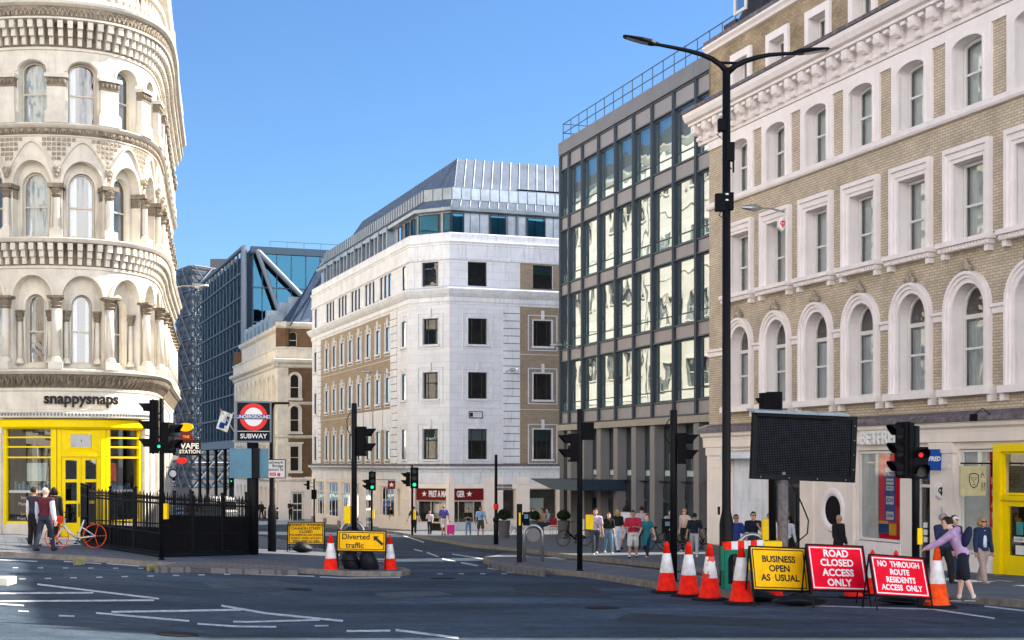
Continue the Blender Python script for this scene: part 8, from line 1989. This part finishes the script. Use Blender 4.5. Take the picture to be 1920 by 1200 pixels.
person('woman in an open navy jacket, white shirt and beige trousers', 1842, 1093, 126, 15, 'jacket', (.018,.028,.075), 'trousers', (.36,.27,.24), hair='blonde', hstyle='bob', female=True, legs=WK, glasses=True, armL=(-8,14,12,0), armR=(6,10,14,0), open_front=(.55,.65,.75), skin=SKIN2, shoec=(.35,.32,.30), look=(-10,0))
# people sitting in and by the cafe
for i, (px, c, lab) in enumerate([(999,(.10,.22,.40),'person in blue at the cafe table left of the white planter gap'),(1016,(.35,.25,.18),'person in a tan top by the cafe window'),(1027,(.25,.35,.42),'person in grey blue right of the person in tan by the cafe window')]):
    person(lab, px, 1003, 44, [30,-30,-60][i], 'tee', c, 'jeans', (.03,.05,.09), hair=['dark','brown','dark'][i], legs=(70,75,70,75), armL=(25,8,60,20), armR=(25,8,60,20), vox=.024, scale_h=1.7)
# ---- things carried
def backpack(label, pr, m, z=.17, d=.115, w=.10):
    r, T, H, arms = pr; s = MB(); c = T(z, d); s.sphere((0,0,0), .5, 14, sc=(2*w*H,1.1*w*H,2.9*w*H))
    o = s.build('backpack', m, smooth=True); mw = Matrix.Translation(r.location)@Matrix.Rotation(r.rotation_euler.z,4,'Z'); o.location = mw@c; o.rotation_euler = (rad(-18),0,r.rotation_euler.z); return tag(o, label, 'backpack')
backpack('navy backpack on the back of the person in the lilac hoodie', pr_, cm('navy_bag', (.012,.018,.05)), w=.095)
r, T, H, arms = cs_; mw = Matrix.Translation(r.location)
q = at(845, 1003, KH); c_ = empty('suitcase', q, rad(10), 'small pink wheeled suitcase pulled by the grey haired man', 'suitcase'); s = MB(); s.box(-.19,.19,-.12,.12,.05,.55); s.build('shell', mat('pink_suitcase', (.65,.02,.25), .35), c_, bevel=.035)
s = MB(); s.tube([(-.12,.1,.55),(-.12,.1,.98),(.12,.1,.98),(.12,.1,.55)], .012, 6); s.build('handle', M['galv'], c_)
for x in (-.14,.14): s = MB(); s.sphere((x,.08,.03), .035, 8); s.sphere((x,-.08,.03), .03, 8); s.build('wheel', M['rubber'], c_)
# ================================================================== camera, light
sc = bpy.context.scene
cam = bpy.data.cameras.new('camera'); co = bpy.data.objects.new('camera', cam); col.objects.link(co); sc.camera = co
co.location = (0,0,CZ); co.rotation_euler = (rad(90),0,0); cam.lens = 36*FPX/1920; cam.sensor_width = 36; cam.sensor_fit = 'HORIZONTAL'
cam.shift_y = (YH-600)/1920; cam.clip_end = 6000; cam.clip_start = .1
SAZ, SEL = math.atan2(.40, 1.0), rad(39)       # sun to the right and a little ahead
sv = Vector((math.cos(SEL)*math.cos(SAZ), math.cos(SEL)*math.sin(SAZ), math.sin(SEL)))
sl = bpy.data.lights.new('sun', 'SUN'); sl.energy = 5.0; sl.angle = rad(.53); sl.color = (1,.90,.76)
so = bpy.data.objects.new('sun', sl); col.objects.link(so); so.rotation_euler = sv.to_track_quat('Z', 'Y').to_euler(); so.location = (30,10,40)
w = bpy.data.worlds.new('World'); sc.world = w; w.use_nodes = True; nt = w.node_tree
sky = nt.nodes.new('ShaderNodeTexSky'); sky.sky_type = 'NISHITA'; sky.sun_disc = False; sky.sun_elevation = SEL
sky.sun_rotation = math.pi/2-SAZ; sky.air_density = 1.0; sky.dust_density = .1; sky.ozone_density = 2.0; sky.altitude = 0
bg = nt.nodes['Background']; bg.inputs[1].default_value = .057
tint = N(nt, 'ShaderNodeVectorMath', operation='MULTIPLY'); tint.inputs[1].default_value = (.62,.86,1.12); nt.links.new(sky.outputs[0], tint.inputs[0])
# unseen bright cloud bank added behind the camera as fill for the shaded fronts
tc = N(nt, 'ShaderNodeTexCoord'); sp = N(nt, 'ShaderNodeSeparateXYZ'); nt.links.new(tc.outputs['Generated'], sp.inputs[0])
def mr(src, a, b, c, d):
    r = N(nt, 'ShaderNodeMapRange'); r.interpolation_type = 'SMOOTHSTEP'
    for k, v in zip(('From Min','From Max','To Min','To Max'), (a,b,c,d)): r.inputs[k].default_value = v
    nt.links.new(src, r.inputs['Value']); return r.outputs['Result']
def mul(a, b):
    m = N(nt, 'ShaderNodeMath', operation='MULTIPLY'); nt.links.new(a, m.inputs[0]); nt.links.new(b, m.inputs[1]); return m.outputs[0]
no = N(nt, 'ShaderNodeTexNoise', Scale=3.2, Detail=6.0, Roughness=.6); nt.links.new(tc.outputs['Generated'], no.inputs['Vector'])
mask = mul(mul(mr(sp.outputs['Y'], .05, -.35, 0, 1), mr(sp.outputs['Z'], .62, .30, 0, 1)), mr(no.outputs['Fac'], .36, .50, 0, 1))
mix = N(nt, 'ShaderNodeMix', data_type='RGBA'); nt.links.new(mask, mix.inputs[0]); nt.links.new(tint.outputs[0], mix.inputs[6]); mix.inputs[7].default_value = (FILL_CLOUD,FILL_CLOUD*.985,FILL_CLOUD*.99,1)
nt.links.new(mix.outputs[2], bg.inputs[0])
sc.view_settings.view_transform = 'Standard'; sc.view_settings.look = 'None'; sc.view_settings.exposure = EXPO; sc.view_settings.gamma = 1
sc.cycles.max_bounces = 8; sc.cycles.transparent_max_bounces = 12; sc.cycles.sample_clamp_indirect = 8
sc.cycles.use_denoising = True
